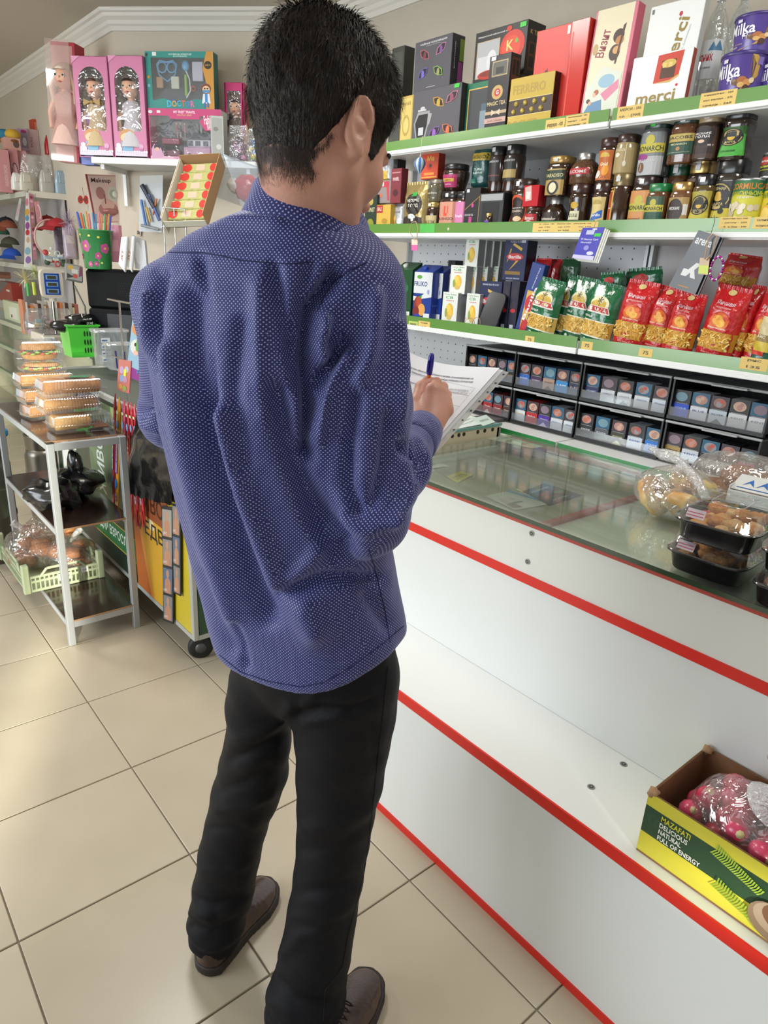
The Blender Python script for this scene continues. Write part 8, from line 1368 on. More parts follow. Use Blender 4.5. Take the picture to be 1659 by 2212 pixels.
g.box(-Wq/2, Wq/2, -Lq/2, Lq/2, -hd_, -hd_+.003, KB).box(-Wq/2, -Wq/2+.003, -Lq/2, Lq/2, -hd_, .0, WO).box(Wq/2-.003, Wq/2, -Lq/2, Lq/2, -hd_, .02, KB).box(-Wq/2, Wq/2, Lq/2-.003, Lq/2, -hd_, .02, KB).box(-Wq/2, Wq/2, -Lq/2, -Lq/2+.003, -hd_, -.02, WO); g.build('carton_shell', t)
G().box(-Wq/2-.004, -Wq/2-.001, -Lq/2, Lq/2, -.09, .004, WO).build('side_panel', t, label='white printed carton side')
g0 = G().box(-Wq*.43, Wq*.43, -Lq*.063, Lq*.063, -.012, .008, mat('#a8a86a', .3, coat=.5, bump=(80., .5, (1, 1, 1))), .004); g0.decal([('e', .14, .5, .12, .42, '#b8342a'), ('e', .86, .5, .1, .42, '#b8342a'), ('r', .38, .2, .62, .8, '#d0a894'), ('r', .0, .2, .08, .8, '#b8342a')], Wq*.86, Lq*.126, lambda x, zz, o: (x, zz-Lq*.063, .0082+o))
me0 = None
for k in range(6):
 if me0 is None: o = g0.build('candy_pack'); me0 = o.data
 else: o = bpy.data.objects.new('candy_pack', me0); COL.objects.link(o)
 yv = Lq*(.40-.155*k); p = c+ex*0.0-ey*(yv)+ez*(-.03); o.location = tuple(p); o.rotation_mode = 'QUATERNION'; o.rotation_quaternion = t.rotation_quaternion @ Matrix.Rotation(math.radians(14), 3, 'X').to_quaternion()
 tag(o, 'candy pack in the tilted carton, %s' % ('farthest row at the top', 'second row from the top', 'third row from the top', 'fourth row from the top', 'second row from the near end', 'nearest row at the bottom')[k], 'candy', 'candy packs in the tilted carton')
wp = [onD(p, -1.0) for p in ((352, 448), (400, 452), (350, 490), (404, 490))]; t = thing('wire_stand', 'chrome wire display stand under the tilted candy carton', 'stand', (float(wp[2][0]), float(wp[2][1]), .975)); L0 = a3(t.location); CHM = mat('#c0c0be', .2, .9)
G().tube([tuple(wp[0]-L0), tuple(wp[1]-L0)], .0035, CHM, 6).build('wire', t); G().tube([tuple(wp[2]-L0), tuple(wp[3]-L0)], .0035, CHM, 6).build('wire', t)
for w_ in (wp[0], wp[1], (wp[0]+wp[1])/2): G().tube([tuple(w_-L0), tuple(a3((w_[0], w_[1], .975))-L0)], .0035, CHM, 6).build('wire', t)
W, H, c_, z, n_, rz_ = spotg(455, 552, 345, 440, ('D', -.75)); t = thing('plastic_bin', 'clear plastic bin with red sweets tilted behind the candy carton', 'bin', (c_[0]+n_[0]*.08, c_[1]+n_[1]*.08, z), rz_+.1); fm_ = film('#eef2f6', .08, .12, .05)
vs = []
for s, zz in ((.8, 0), (1., H)): vs += [(-W/2*s, -.09*s, zz), (W/2*s, -.09*s, zz), (W/2*s, .09*s, zz), (-W/2*s, .09*s, zz)]
G().add(vs, [(0, 1, 5, 4), (1, 2, 6, 5), (2, 3, 7, 6), (3, 0, 4, 7), (3, 2, 1, 0)], fm_).build('bin', t); G().box(-W/2-.005, W/2+.005, -.096, -.088, H-.008, H, fm_).build('rim', t)
crumple(G(), (W*.05, 0, H*.45), W*.24, mat('#c02a20', .2, coat=.6, bump=(40., .6, (1, 1, 1))), 33, (1, .6, 1.1)).build('sweet_pack', t, label='red sweet pack'); crumple(G(), (-W*.2, 0, H*.4), W*.16, mat('#d0c4b8', .4), 34, (1, .7, 1)).build('sweet_pack', t, label='pale sweet pack'); t.rotation_euler[1] = math.radians(16)
# ================================================================ METAL TABLE WITH PASTRIES
TX0, TX1, TY0, TY1 = .062, .352, 1.675, 2.51; TH_ = .846; AL = mat('#aeb2b6', .4, .35, bump=(200., .05, (1, 1, 8))); TOPM = mat('#2c201c', .18, coat=.5, nz=('#3a2a24', 8., .35, .7, (1, 1, 1))); EDG = mat('#a8805c', .5)
t = thing('metal_table', 'grey metal framed three tier table holding pastries and a bread crate', 'table', ((TX0+TX1)/2, (TY0+TY1)/2, 0)); tbl = t; s = .026
for x in (TX0, TX1-s):
 for y in (TY0, TY1-s): part(G().box(x, x+s, y, y+s, 0, TH_-.004, AL, .002), 'leg', t)
part(G().box(TX0, TX0+s, TY0, TY0+s, TH_-.004, TH_-.002, mat('#101012', .5)), 'leg_cap', t)
for zz, lb in ((TH_, 'top'), (.506, 'mid'), (.112, 'low')):
 part(G().box(TX0+.004, TX1-.004, TY0+.004 if lb != 'top' else TY0+.027, TY1-.004, zz-.006, zz, TOPM), 'board', t, label='dark brown laminated board')
 part(G().box(TX0+.004, TX1-.004, TY0+(.001 if lb != 'top' else .0262), TY0+(.0038 if lb != 'top' else .0268), zz-.006, zz, EDG), 'board_edge', t)
 if lb != 'mid':
  part(G().box(TX0+s, TX1-s, TY0+.002, TY0+s-.002, zz-.032, zz-.0065, AL), 'rail', t)
 part(G().box(TX0+.002, TX0+s-.004, TY0+s, TY1-s, zz-.030, zz-.0065, AL), 'rail', t); part(G().box(TX1-s+.004, TX1-.002, TY0+s, TY1-s, zz-.030, zz-.0065, AL), 'rail', t)
# clamshells
CLF = film('#f6faff', .05, .13, .04); CAKE = [mat(c, .75, nz=(c2, 60., .35, .7, (1, 1, 1)), bump=(120., .5, (1, 1, 1))) for c, c2 in (('#b87c3c', '#a0662c'), ('#c48c48', '#aa7436'), ('#d0a05c', '#b8843c'), ('#7a4422', '#8f5a30'))]
def clamshell(label, c, W, D, H, cake, turn=0., burger=False, green=False, half=False):
 t = thing('clamshell_pack', label, 'pastry pack', c, turn); x0, x1, y0, y1 = -W/2, W/2, -D/2, D/2; g = G(); P = []; N = 160
 def ring(s, zz, rib): 
  row = []
  for k in range(N):
   u = k/N*4; e = int(u); f_ = u-e; a = [(x0, y0), (x1, y0), (x1, y1), (x0, y1)][e]; b = [(x1, y0), (x1, y1), (x0, y1), (x0, y0)][e]; p = ((a[0]+(b[0]-a[0])*f_)*s, (a[1]+(b[1]-a[1])*f_)*s); q = 1+(rib*.45*(k % 2))
   row.append((p[0]*(q if e in (1, 3) else 1), p[1]*(q if e in (0, 2) else 1), zz))
  return row
 g.grid([ring(.86, .001, 0), ring(.93, .006, .02), ring(.97, H*.45, .02)], CLF, closev=True, smooth=False); g.add(ring(.86, .001, 0), [tuple(range(N))[::-1]], CLF); g.build('base_shell', t)
 g = G(); g.grid([ring(1.05, H*.455, 0), ring(1.05, H*.475, 0), ring(.97, H*.48, 0), ring(.95, H*.52, .02), ring(.91, H*.93, .02), ring(.84, H, 0)], CLF, closev=True, smooth=False); g.add(ring(.84, H, 0), [tuple(range(N))], CLF); g.build('lid', t)
 if burger:
  g = G()
  for s in (0,):
   g.lathe([(W*.30, .006), (W*.40, .012), (W*.42, H*.3), (W*.40, H*.36)], CAKE[1], n=20, sy=D/W*.95); g.lathe([(W*.42, H*.58), (W*.43, H*.66), (W*.36, H*.84), (W*.16, H*.93), (.002, H*.95)], CAKE[1], n=20, sy=D/W*.95)
  o = g.build('bun', t); g = G()
  for k in range(24): a = 2*PI*k/24; g.blob((W*.41*math.cos(a), D*.41*math.sin(a), H*(.42+.05*math.sin(k*2.3))), W*.055, mat('#8fae3c' if k % 3 else '#c44c34', .5), 6, (1.3, 1.3, .5))
  g.build('lettuce', t, kind='stuff')
 else:
  n = 2
  for k in range(n):
   y = (-.24+.48*k)*D; xe = W*.44 if not (half) else W*.12; g = G(); P = [[(x, y+D*.20*math.cos(a)*e, .010+H*.42+H*.38*math.sin(a)*e) for a in [2*PI*j/12 for j in range(12)]] for x, e in [(-W*.44, .6), (-W*.42, .92)]+[(-W*.42+(xe+W*.40)*i/6, 1+.04*math.sin(i*2.+k)) for i in range(7)]+[(xe, .6)]]
   g.grid(P, cake, closev=True); g.add(P[0], [tuple(range(12))], cake); g.add(P[-1], [tuple(range(12))[::-1]], cake); g.build('pastry_roll', t)
   if half: G().box(W*.16, W*.42, y-D*.16, y+D*.16, .01, H*.3, CAKE[3], .006).build('brown_slice', t)
 if green: G().add([(W*.0, -D*.1, H+.0006), (W*.3, -D*.1, H+.0006), (W*.36, D*.3, H+.0006), (W*.06, D*.3, H+.0006)], [(0, 1, 2, 3)], mat('#3f7a54', .4)).add([(-W*.08, -D*.2, H+.0012), (W*.16, -D*.2, H+.0012), (W*.16, -D*.05, H+.0012), (-W*.08, -D*.05, H+.0012)], [(0, 1, 2, 3)], mat('#1f2c1a', .4)).build('label', t)
 return t
cz = TH_+.0005; H1 = .062
clamshell('lowest front clear pack with yellow roll and brown slice on the table', (.232, 1.835, cz), .235, .125, .07, CAKE[2], 0, half=True)
clamshell('middle front clear pack of golden pastry rolls', (.205, 1.87, cz+.0705), .225, .125, H1, CAKE[1], .02); clamshell('upper front clear pack of golden rolls with a green label', (.215, 1.865, cz+.1335), .235, .125, .068, CAKE[0], -.03, green=True)
clamshell('lowest rear clear pack of brown pastries at the left', (.190, 2.115, cz), .2, .125, H1, CAKE[0], .1); clamshell('second rear clear pack of brown pastries', (.185, 2.12, cz+.0625), .2, .125, H1, CAKE[0], .08); clamshell('third rear clear pack with ribbed golden biscuits', (.19, 2.13, cz+.125), .22, .13, H1, CAKE[1], 0)
clamshell('rear clear pack with a bun under the burger pack', (.19, 2.14, cz+.1875), .17, .13, .045, CAKE[2], 0, burger=True); clamshell('clear pack with a burger bun and lettuce on top of the rear stack', (.185, 2.14, cz+.233), .165, .13, .082, CAKE[1], 0, burger=True)
# black bags on the middle board
for i, (x, y, r, lb) in enumerate(((.13, 1.93, .105, 'glossy black crumpled bin bag at the left of the table\'s middle board'), (.26, 2.06, .10, 'black crumpled bag with a pointed knot on the right of the middle board'))):
 t = thing('black_bag', lb, 'bag', (x, y, .508)); crumple(G(), (0, 0, r*.62), r, BLK, 50+i, (1.0, 1.1, .62), 32, .3).build('bag', t)
 if i: crumple(G(), (.0, -.01, r*1.35), r*.4, BLK, 61, (.8, .6, 1.5), 16, .4).build('knot', t)
# bread crate on the low board
t = thing('bread_crate', 'pale green plastic crate of brown loaves on the table\'s bottom board', 'crate', (.155, 2.24, .1125)); CG = mat('#a8b392', .45); a0, a1, b0, b1, hc = -.155, .155, -.22, .22, .105
def wallbars(axis, f0, lo, hi, h, tall):
 for zz in (.003, h*.42, h*.62): 
  G().box(lo, hi, f0-.004, f0+.004, zz, zz+.010, CG).build('rail', t) if axis == 'y' else G().box(f0-.004, f0+.004, lo, hi, zz, zz+.010, CG).build('rail', t)
 n = int((hi-lo)/.018)
 for k in range(n+1):
  u = lo+(hi-lo)*k/n; (G().box(u-.003, u+.003, f0-.003, f0+.003, .003, h*.62, CG) if axis == 'y' else G().box(f0-.003, f0+.003, u-.003, u+.003, .003, h*.62, CG)).build('slat', t)
 mid = (lo+hi)/2; w = (hi-lo)*.22; P = [(mid-w-.03, h*.62), (mid-w, h*.95), (mid+w, h*.95), (mid+w+.03, h*.62)]
 for p, q in zip(P[:-1], P[1:]): (G().tube([(p[0], f0, p[1]), (q[0], f0, q[1])], .006, CG, 6) if axis == 'y' else G().tube([(f0, p[0], p[1]), (f0, q[0], q[1])], .006, CG, 6)).build('handle_bar', t)
wallbars('y', b0, a0, a1, hc, 0); wallbars('y', b1, a0, a1, hc, 0); wallbars('x', a0, b0, b1, hc, 0); wallbars('x', a1, b0, b1, hc, 0)
for x in (a0, a1):
 for y in (b0, b1): G().box(x-.014, x+.014, y-.014, y+.014, 0, hc+.028, CG, .004).build('corner_post', t)
G().box(a0, a1, b0, b1, 0, .004, CG).build('bottom', t); G().box(-.03, .03, b0-.008, b0-.005, .03, .062, mat('#b4bd9c', .5)).decal([('t', '2020', .5, .5, .6, .3, '#4a4f44')], .06, .032, lambda x, zz, o: (x, b0-.0082-o, .03+zz)).build('number_plate', t); G().box(.07, .10, b0-.0075, b0-.005, .045, .07, mat('#d8dad4', .5)).decal([('t', '2 сорт', .5, .5, .6, .3, '#3a3c3c')], .03, .025, lambda x, zz, o: (x+.085, b0-.0077-o, .045+zz)).build('price_sticker', t)
LOAF = mat('#8f5a34', .6, nz=('#a8703f', 30., .35, .7, (1, 1, 1)), bump=(50., .3, (1, 1, 1))); rgl = random.Random(2)
def breadbag(label, c, n, rs, sc, seed, kn, fm_=None, mm=LOAF, nm='loaf', loc=None, elong=1.):
 t = thing('bread_bag', label, 'bread', c); r_ = random.Random(seed)
 for k in range(n):
  x, y = sc[0]*(r_.random()-.5)*1.1, sc[1]*(r_.random()-.5)*1.1; zz = rs*.7+rs*.9*(k//3); a = r_.random()*3; g = G(); g.blob((0, 0, 0), rs, mm, 14, (elong, 1, .62), .04, r_); g.build(nm, t, loc=(x, y, zz), rot=(r_.random()*.5, r_.random()*.4, a))
 crumple(G(), (0, 0, sc[2]*.55), 1., fm_ or film('#fdf8f2', .06, .17, .05, 1., 20.), seed, (sc[0]*.78, sc[1]*.78, sc[2]*.62), 26, .10).build('bag_film', t)
 for (a, b) in kn: G().tube([a, tuple((a3(a)+a3(b))/2+a3((0, .004, .006))), b], [.006, .012, .018], film('#ffffff', .32, .16, .06, 1., 40.), 8).build('knot', t)
 return t
breadbag('clear bag of flat brown loaves at the left of the crate', (.085, 2.30, .117), 6, .055, (.13, .17, .17), 3, [((0, 0, .16), (-.05, .02, .22))]); breadbag('clear bag of round brown loaves at the right of the crate', (.235, 2.18, .117), 6, .055, (.14, .20, .13), 5, [((0, 0, .13), (.06, .03, .17))]); breadbag('upper clear bag of brown loaves resting at the back of the crate', (.19, 2.36, .22), 3, .05, (.14, .12, .10), 6, [((0, 0, .09), (.0, .0, .13))])
# kegs behind the table
def keg(label, x, y, r, h):
 t = thing('steel_keg', label, 'keg', (x, y, 0)); m = mat('#8f8a80', .32, .85, nz=('#6f6a60', 4., .35, .7, (1, 1, 1))); G().lathe([(r*.86, 0), (r*.9, .01), (r*.9, .07), (r*.96, .09), (r, .12), (r, h*.36), (r*1.03, h*.38), (r*1.03, h*.40), (r, h*.42), (r, h*.6), (r*1.03, h*.62), (r*1.03, h*.64), (r, h*.66), (r, h*.8), (r*.9, h*.86), (r*.6, h*.88), (.002, h*.885)], m, n=32).build('barrel', t)
 G().lathe([(r*.88, h*.85), (r*.92, h*.9), (r*.92, h*.985), (r*.95, h), (r*.86, h), (r*.85, h*.87)], m, n=32, cap=False).build('chime', t); G().lathe([(.03, h*.88), (.03, h*.92), (.02, h*.93)], m, n=14).build('valve', t)
keg('left steel keg on the floor at the left picture edge', .02, 2.78, .125, .62); keg('steel keg behind the table\'s dark boards', .37, 3.05, .10, .56)
tag(G().box(-.10, .10, -.03, .03, -.02, .02, mat('#2f86c8', .3), .01).build('plastic_basin', loc=(.06, 2.76, .645), rz=.5), 'bright blue plastic basin lying on the left keg', 'basin')
# ================================================================ WHEELED DRINKS CART WITH POSTERS
CX0, CX1, CY_0, CY_1, CZ0, CZ1 = .41, .74, 1.262, 2.95, .105, .93
t = thing('drinks_cart', 'wheeled cart with yellow and green poster panels in a white metal frame', 'cart', ((CX0+CX1)/2, (CY_0+CY_1)/2, 0)); cart = t; FRM = mat('#b8bab4', .4, .2)
part(G().box(CX0+.008, CX1-.008, CY_0+.008, CY_1-.008, CZ0+.01, CZ1-.01, mat('#5a5f58', .6)), 'body', t)
for x in (CX0, CX1-.022):
 for y in (CY_0, CY_1-.022): part(G().box(x, x+.022, y, y+.022, CZ0, CZ1, FRM, .003), 'frame_post', t)
for zz in (CZ0, CZ1-.02):
 for x in (CX0+.001, CX1-.021): part(G().box(x, x+.02, CY_0+.022, CY_1-.022, zz, zz+.02, FRM), 'frame_rail', t)
 for y in (CY_0+.001, CY_1-.021): part(G().box(CX0+.022, CX1-.022, y, y+.02, zz, zz+.02, FRM), 'frame_rail', t)
YB = 1.835; z0p, z1p = CZ0+.022, CZ1-.022
def panel(y0, y1, col, items, nm, lb=None, nz=None):
 W, H = y1-y0, z1p-z0p; l = t.location; g = G().box(-W/2, W/2, 0, .006, 0, H, mat(col, .35, coat=.3, nz=nz)); g.decal(items, W, H, lambda x, zz, o: (x, -o, zz)); return g.build(nm, t, loc=(CX0+.002-l[0], (y0+y1)/2-l[1], z0p), rz=-PI/2, label=lb)
panel(CY_0+.024, YB, '#c9b52c', [('r', 0, 0, .62, .55, '#cf9e2c'), ('p', [(0, .0), (0, .62), (.1, .6), (.16, .3), (.3, 0)], '#b8642c'), ('p', [(.08, .6), (.14, .3), (.28, .0), (.34, 0), (.2, .32), (.14, .6)], '#cf8a3c'), ('e', .36, .44, .07, .03, '#d8cf9c'), ('t', 'МЕДВ', .33, .40, .52, .10, '#2a261c'), ('r', 0, .47, .7, 1, '#8a4a24'), ('t', 'ПИВО', .36, .56, .5, .1, '#3a1c10')], 'poster_panel', 'yellow poster with dark letters')
panel(YB+.004, CY_1-.024, '#22382c', [('p', [(0, .27), (.55, .27), (1, .27), (1, .12), (0, .12)], '#2f6a3c'), ('r', 0, .262, 1, .27, '#b09a3c'), ('r', 0, .118, 1, .126, '#b09a3c'), ('t', 'КРЕПКАЯ ШАПКА ДЛЯ ВЗРОСЛЫХ', .56, .195, .84, .075, '#cfd8cc'), ('r', .52, .36, .98, .98, '#6a7a58'), ('t', 'ЖИВОЕ', .66, .62, .42, .09, '#d8dcd4', 90), ('t', 'ТРЕБОВАНИЯ', .3, .5, .4, .05, '#a8aca4', 90), ('p', [(.84, .7), (.98, .76), (.98, .98), (.84, .98)], '#a9bf7c')], 'poster_panel', 'green poster with white letters')
l = t.location; g = G().box(-(CX1-CX0-.05)/2, (CX1-CX0-.05)/2, 0, .006, 0, z1p-z0p, mat('#1f4a2c', .4, coat=.3)); g.decal([('e', .42, .13, .2, .085, '#c9c9bc'), ('e', .42, .13, .16, .068, '#b8a43c'), ('t', 'ПИВО', .42, .13, .2, .03, '#3a3418'), ('t', 'РАЗЛИВНОЕ', .2, .5, .6, .1, '#b9c4b4', 90)], CX1-CX0-.05, z1p-z0p, lambda x, zz, o: (x, -o, zz)); g.build('poster_panel', t, loc=((CX0+CX1)/2-l[0], CY_0+.003-l[1], z0p), label='dark green end poster with a round badge')
for x in (CX0+.045, CX1-.06):
 for y in (CY_0+.045, CY_1-.05):
  w = G(); w.lathe([(.018, -.016), (.040, -.016), (.049, -.009), (.049, .009), (.040, .016), (.018, .016)], mat('#1a1a1b', .6), n=28); o = w.build('castor_wheel', t, loc=(x-l[0], y-l[1], .0495), rot=(PI/2, 0, -.35)); G().lathe([(.004, -.018), (.022, -.0175), (.022, .0175), (.004, .018)], mat('#5a5c5c', .4, .5), n=16).build('hub', o)
  part(G().box(x-.02, x+.02, y-.02, y+.02, .09, CZ0, mat('#6a6c6a', .4, .6), .003), 'castor_bracket', t)
# wire rack and hanging goods on the cart's side
t = thing('hook_rack', 'thin wire hook rack over the cart holding candy and toy cards', 'rack', (.40, 1.62, 0)); part(G().tube([(.43, 1.50, CZ1), (.43, 1.50, 1.33), (.40, 1.50, 1.34)], .004, CHM, 6), 'wire_post', t); part(G().tube([(.43, 1.86, CZ1), (.43, 1.86, 1.33), (.40, 1.86, 1.34)], .004, CHM, 6), 'wire_post', t); part(G().tube([(.40, 1.46, 1.34), (.40, 1.90, 1.34)], .004, CHM, 6), 'wire_bar', t); part(G().tube([(.40, 1.50, 1.12), (.40, 1.90, 1.12)], .003, CHM, 6), 'wire_bar', t)
flatcard('toy_card', 'colourful foam animal card behind the man\'s left sleeve', 'card', ((290, 655), (330, 655), (335, 838), (272, 812)), .392, .004, '#8fb8d0', [('p', [(.0, .0), (1, 0), (1, .12), (0, .16)], '#8a2f84'), ('p', [(.25, 1), (.7, 1), (.6, .8), (.1, .78)], '#c9d4e0'), ('e', .35, .92, .18, .07, '#8a3a9a'), ('e', .3, .68, .26, .09, '#d88a4c'), ('e', .42, .7, .16, .1, '#c94a94'), ('e', .24, .70, .06, .03, '#f0eee8'), ('e', .36, .69, .05, .025, '#f0eee8'), ('e', .24, .70, .025, .012, '#20202a'), ('e', .36, .69, .02, .01, '#20202a'), ('e', .3, .44, .24, .1, '#d8d4cc'), ('e', .42, .46, .14, .12, '#5aa04c'), ('e', .26, .47, .04, .025, '#20202a'), ('e', .3, .36, .1, .035, '#e0b0a4'), ('e', .68, .2, .2, .12, '#e8e4ec'), ('e', .62, .24, .08, .05, '#c8286c'), ('t', 'HOT', .6, .12, .4, .06, '#3a8ad0')])
flatcard('toy_card', 'pink card of small dolls with a yellow sticker hanging above the candy tubes', 'card', ((257, 776), (283, 780), (279, 850), (252, 842)), .388, .004, '#c9746c', [('e', .3, .68, .16, .12, '#b89ac0'), ('e', .7, .72, .16, .1, '#b8b4cc'), ('e', .35, .42, .16, .12, '#7aa0c8'), ('e', .62, .4, .18, .1, '#b88aa4'), ('r', .48, .5, .68, .72, '#d8e03c'), ('e', .3, .16, .16, .08, '#d89a4c'), ('e', .62, .12, .16, .08, '#8aa84c')], string=([(268, 776), (268, 766)], .0008, '#4a4a4a'))
def candytube(label, top, bot, w, col, col2, pl, txt, seed):
 n_, d_, _ = plane(pl); a, b = onp(top, n_, d_), onp(bot, n_, d_); t = thing('candy_tube', label, 'candy', tuple(b)); v = a-b; N = 14; P = []
 for i in range(N+1):
  u = i/N; fl_ = .25+.75*min(1, u/.04, (1-u)/.04); P.append([tuple(v*u+a3((.006*fl_*math.cos(q), w*fl_*math.sin(q), 0))) for q in [2*PI*k/12 for k in range(12)]])
 m = mat(col, .2, coat=.6, bump=(60., .3, (1, 1, 1))); G().grid(P, m, closev=True).build('wrapper', t); f = lambda x, zz, o: tuple(v*(zz)+a3((-.0064-o, -x, 0)))
 G().decal([('r', .12, .0, .88, .14, col2), ('e', .5, .22, .34, .035, '#c9a0c0'), ('e', .4, .225, .05, .008, '#20202a'), ('e', .62, .225, .05, .008, '#20202a'), ('e', .5, .33, .36, .045, '#2c7ac0'), ('r', .15, .42, .85, .72, '#7a5aa0' if col2 != '#b8282c' else '#b03040'), ('t', txt, .5, .57, .28, .5, '#e0d490', 90), ('e', .5, .80, .4, .03, '#8ab0d8'), ('r', .1, .88, .9, .9, '#d0d4a0')], 2*w, 1, f).build('printed_front', t); return t
candytube('orange candy tube with purple cartoon print, leftmost of the hanging bunch', (258, 858), (252, 1128), .017, '#d8922c', '#7a3a8c', .380, 'СОК СЛАДКИЙ', 1); candytube('pink candy tube with purple print, second of the hanging bunch', (268, 862), (270, 1125), .015, '#c84a6a', '#6a3a8a', .384, 'СОК СЛАДКИЙ', 2)
for i in range(3): candytube('red candy tube of the hanging bunch, %s from the pink one' % ('first', 'second', 'third')[i], (276+7*i, 866+3*i), (286+13*i, 1134+2*i), .012, '#c42838', '#b8282c', .388+.002*i, 'СОК', 3+i)
candytube('thin red candy tube behind the orange one', (249, 850), (245, 1122), .008, '#b83040', '#8a2830', .392, 'СОК', 9)
q = [onX(p, .375) for p in ((300, 880), (345, 900), (375, 1092), (262, 1064))]; t = thing('black_bag', 'glossy black plastic bag hanging under the man\'s left elbow', 'bag', tuple(q[0])); P = []
for i in range(17):
 v = i/16; a = q[0]*(1-v)+q[3]*v; b = q[1]*(1-v)+q[2]*v; P.append([tuple(a*(1-u)+b*u-q[0]+a3((-.022*math.sin(PI*u)*math.sin(PI*min(1, v*1.1))-.004*math.sin(u*19+v*7)-.004*math.sin(v*23+u*5), 0, .006*math.sin(u*40)*(v > .93)))) for u in [k/14 for k in range(15)]])
G().grid(P, BLK).grid([[(x+.03, y, z_) for x, y, z_ in r_][::-1] for r_ in P], BLK).build('bag', t)
for i, (px0, px1, y0, y1, lb) in enumerate(((350, 370, 1092, 1340, 'left strip of printed photo cards hanging on the yellow poster'), (372, 386, 1088, 1280, 'right strip of printed photo cards hanging on the yellow poster'))):
 its = [('r', 0, 0, 1, 1, '#2a2c30')]
 for k in range(4 if i == 0 else 3):
  b_ = .02+k*.245 if i == 0 else .02+k*.33; h = .22 if i == 0 else .3; its += [('r', .06, b_, .94, b_+h, ['#7a7c80', '#5a6a84', '#8a8480', '#9a9a90'][k]), ('p', [(.2, b_), (.25, b_+h*.5), (.42, b_+h*.62), (.6, b_+h*.62), (.78, b_+h*.48), (.8, b_)], '#b88468'), ('e', .5, b_+h*.78, .14, h*.16, '#b98a70'), ('t', 'UFC', .3, b_+h*.12, .4, h*.1, '#d8d4d0')]
 flatcard('photo_card_strip', lb, 'card', ((px0, y0), (px1+3, y0+4), (px1+4, y1+8), (px0+3, y1)), .400, .003, '#2a2c30', its, string=([(px0+8, y0), (px0+8, y0-18)], .0006, '#8a8a8a'))
# ================================================================ ON THE GLASS COUNTER
CZ = .9325
def tray(label, c, W, D, turn, food, seed, sticker=True, sauce=False):
 """black takeaway tray, clear lid, food pieces"""
 t = thing('takeaway_tray', label, 'food tray', c, turn); BKT = mat('#141518', .22, coat=.3); h = .044; N = 40
 def ring(w, d, z):
  return [(w/2*(abs(math.cos(a))**.35)*(1 if math.cos(a) > 0 else -1), d/2*(abs(math.sin(a))**.35)*(1 if math.sin(a) > 0 else -1), z) for a in [2*PI*(k+.5)/N for k in range(N)]]
 g = G(); g.grid([ring(W*.84, D*.80, 0), ring(W*.88, D*.85, .004), ring(W*.96, D*.95, h), ring(W*1.03, D*1.04, h), ring(W*1.03, D*1.04, h+.003), ring(W*.94, D*.93, h+.002), ring(W*.86, D*.83, .006), ring(.001, .001, .006)], BKT, closev=True); g.add(ring(W*.84, D*.80, 0), [tuple(range(N))[::-1]], BKT); g.build('tray', t)
 F_ = film('#fbfdff', .04, .12, .03, .15, 20.); g = G(); g.grid([ring(W*1.04, D*1.05, h+.0035), ring(W*1.03, D*1.04, h+.006), ring(W*.97, D*.96, h+.006), ring(W*.90, D*.86, h+.033), ring(W*.86, D*.80, h+.035)], F_, closev=True); g.add(ring(W*.86, D*.80, h+.035), [tuple(range(N))], F_); g.build('lid', t)
 G().tube([(p[0]*.5, p[1]*.5, h+.0365) for p in ring(W*.8, D*.9, 0)], .0012, film('#ffffff', .2, .2, .05), 4, closed=True).build('lid_emboss', t)
 r_ = random.Random(seed)
 if food == 'cookies':
  cols = [mat(c_, .7, nz=('#c9924c', 70., .35, .7, (1, 1, 1)), bump=(90., .7, (1, 1, 1))) for c_ in ('#c47a34', '#d09a58', '#b86a2c', '#d8b47c')]
  for k in range(26):
   x, y = (r_.random()-.5)*W*.66, (r_.random()-.5)*D*.62; crumple(G(), (0, 0, 0), .016+.006*r_.random(), cols[k % 4], seed*31+k, (1, 1, .7), 12, .3).build('cookie', t, loc=(x, y, .024+.022*r_.random()), rot=(0, 0, r_.random()*3))
  for k in range(5): G().blob((W*(-.36+.05*r_.random()), D*(-.3+.6*r_.random()), .036), .008, mat('#b8283c', .4), 8, (1.4, .8, .8)).build('red_garnish', t)
 if sauce: G().lathe([(.02, .01), (.026, .045), (.027, .048)], film('#f4f0ea', .3, .15), n=18, c=(W*.28, 0, 0)).lathe([(.019, .012), (.023, .034)], mat('#7a3a1c', .4), n=18, c=(W*.28, 0, 0)).build('sauce_cup', t)
 if sticker:
  y = -D*.47; g = G(); g.add([(-W*.34, y-.002, h+.010), (-W*.12, y-.002, h+.010), (-W*.12, y+.007, h+.027), (-W*.34, y+.007, h+.027)], [(0, 1, 2, 3)], mat('#d4c4cc', .5)); g.build('price_sticker', t)
  g = G()
  for zz in (.015, .021): g.add([(-W*.33, y-.0024+.0022*(zz-.010)/.004*.4, h+zz-.0005), (-W*.13, y-.0024+.0022*(zz-.010)/.004*.4, h+zz-.0005), (-W*.13, y-.0018+.0022*(zz-.010)/.004*.4, h+zz+.001), (-W*.33, y-.0018+.0022*(zz-.010)/.004*.4, h+zz+.001)], [(0, 1, 2, 3)], mat('#b0445c', .5))
  g.build('sticker_line', t)
 return t
ta = math.radians(-90+4)
tray('lower black takeaway tray of cookies with sauce cup, left stack', (.885, -.395, CZ), .165, .20, ta-.03, 'cookies', 3, sauce=True); tray('upper black takeaway tray of orange cookies with clear lid, left stack', (.865, -.405, CZ+.0805), .165, .205, ta+.04, 'cookies', 5)
tray('lower black takeaway tray at the right picture edge', (.862, -.575, CZ), .15, .195, ta, 'cookies', 7, False); tray('upper black takeaway tray with red garnish at the right picture edge', (.835, -.585, CZ+.0805), .155, .20, ta+.05, 'cookies', 8, False)
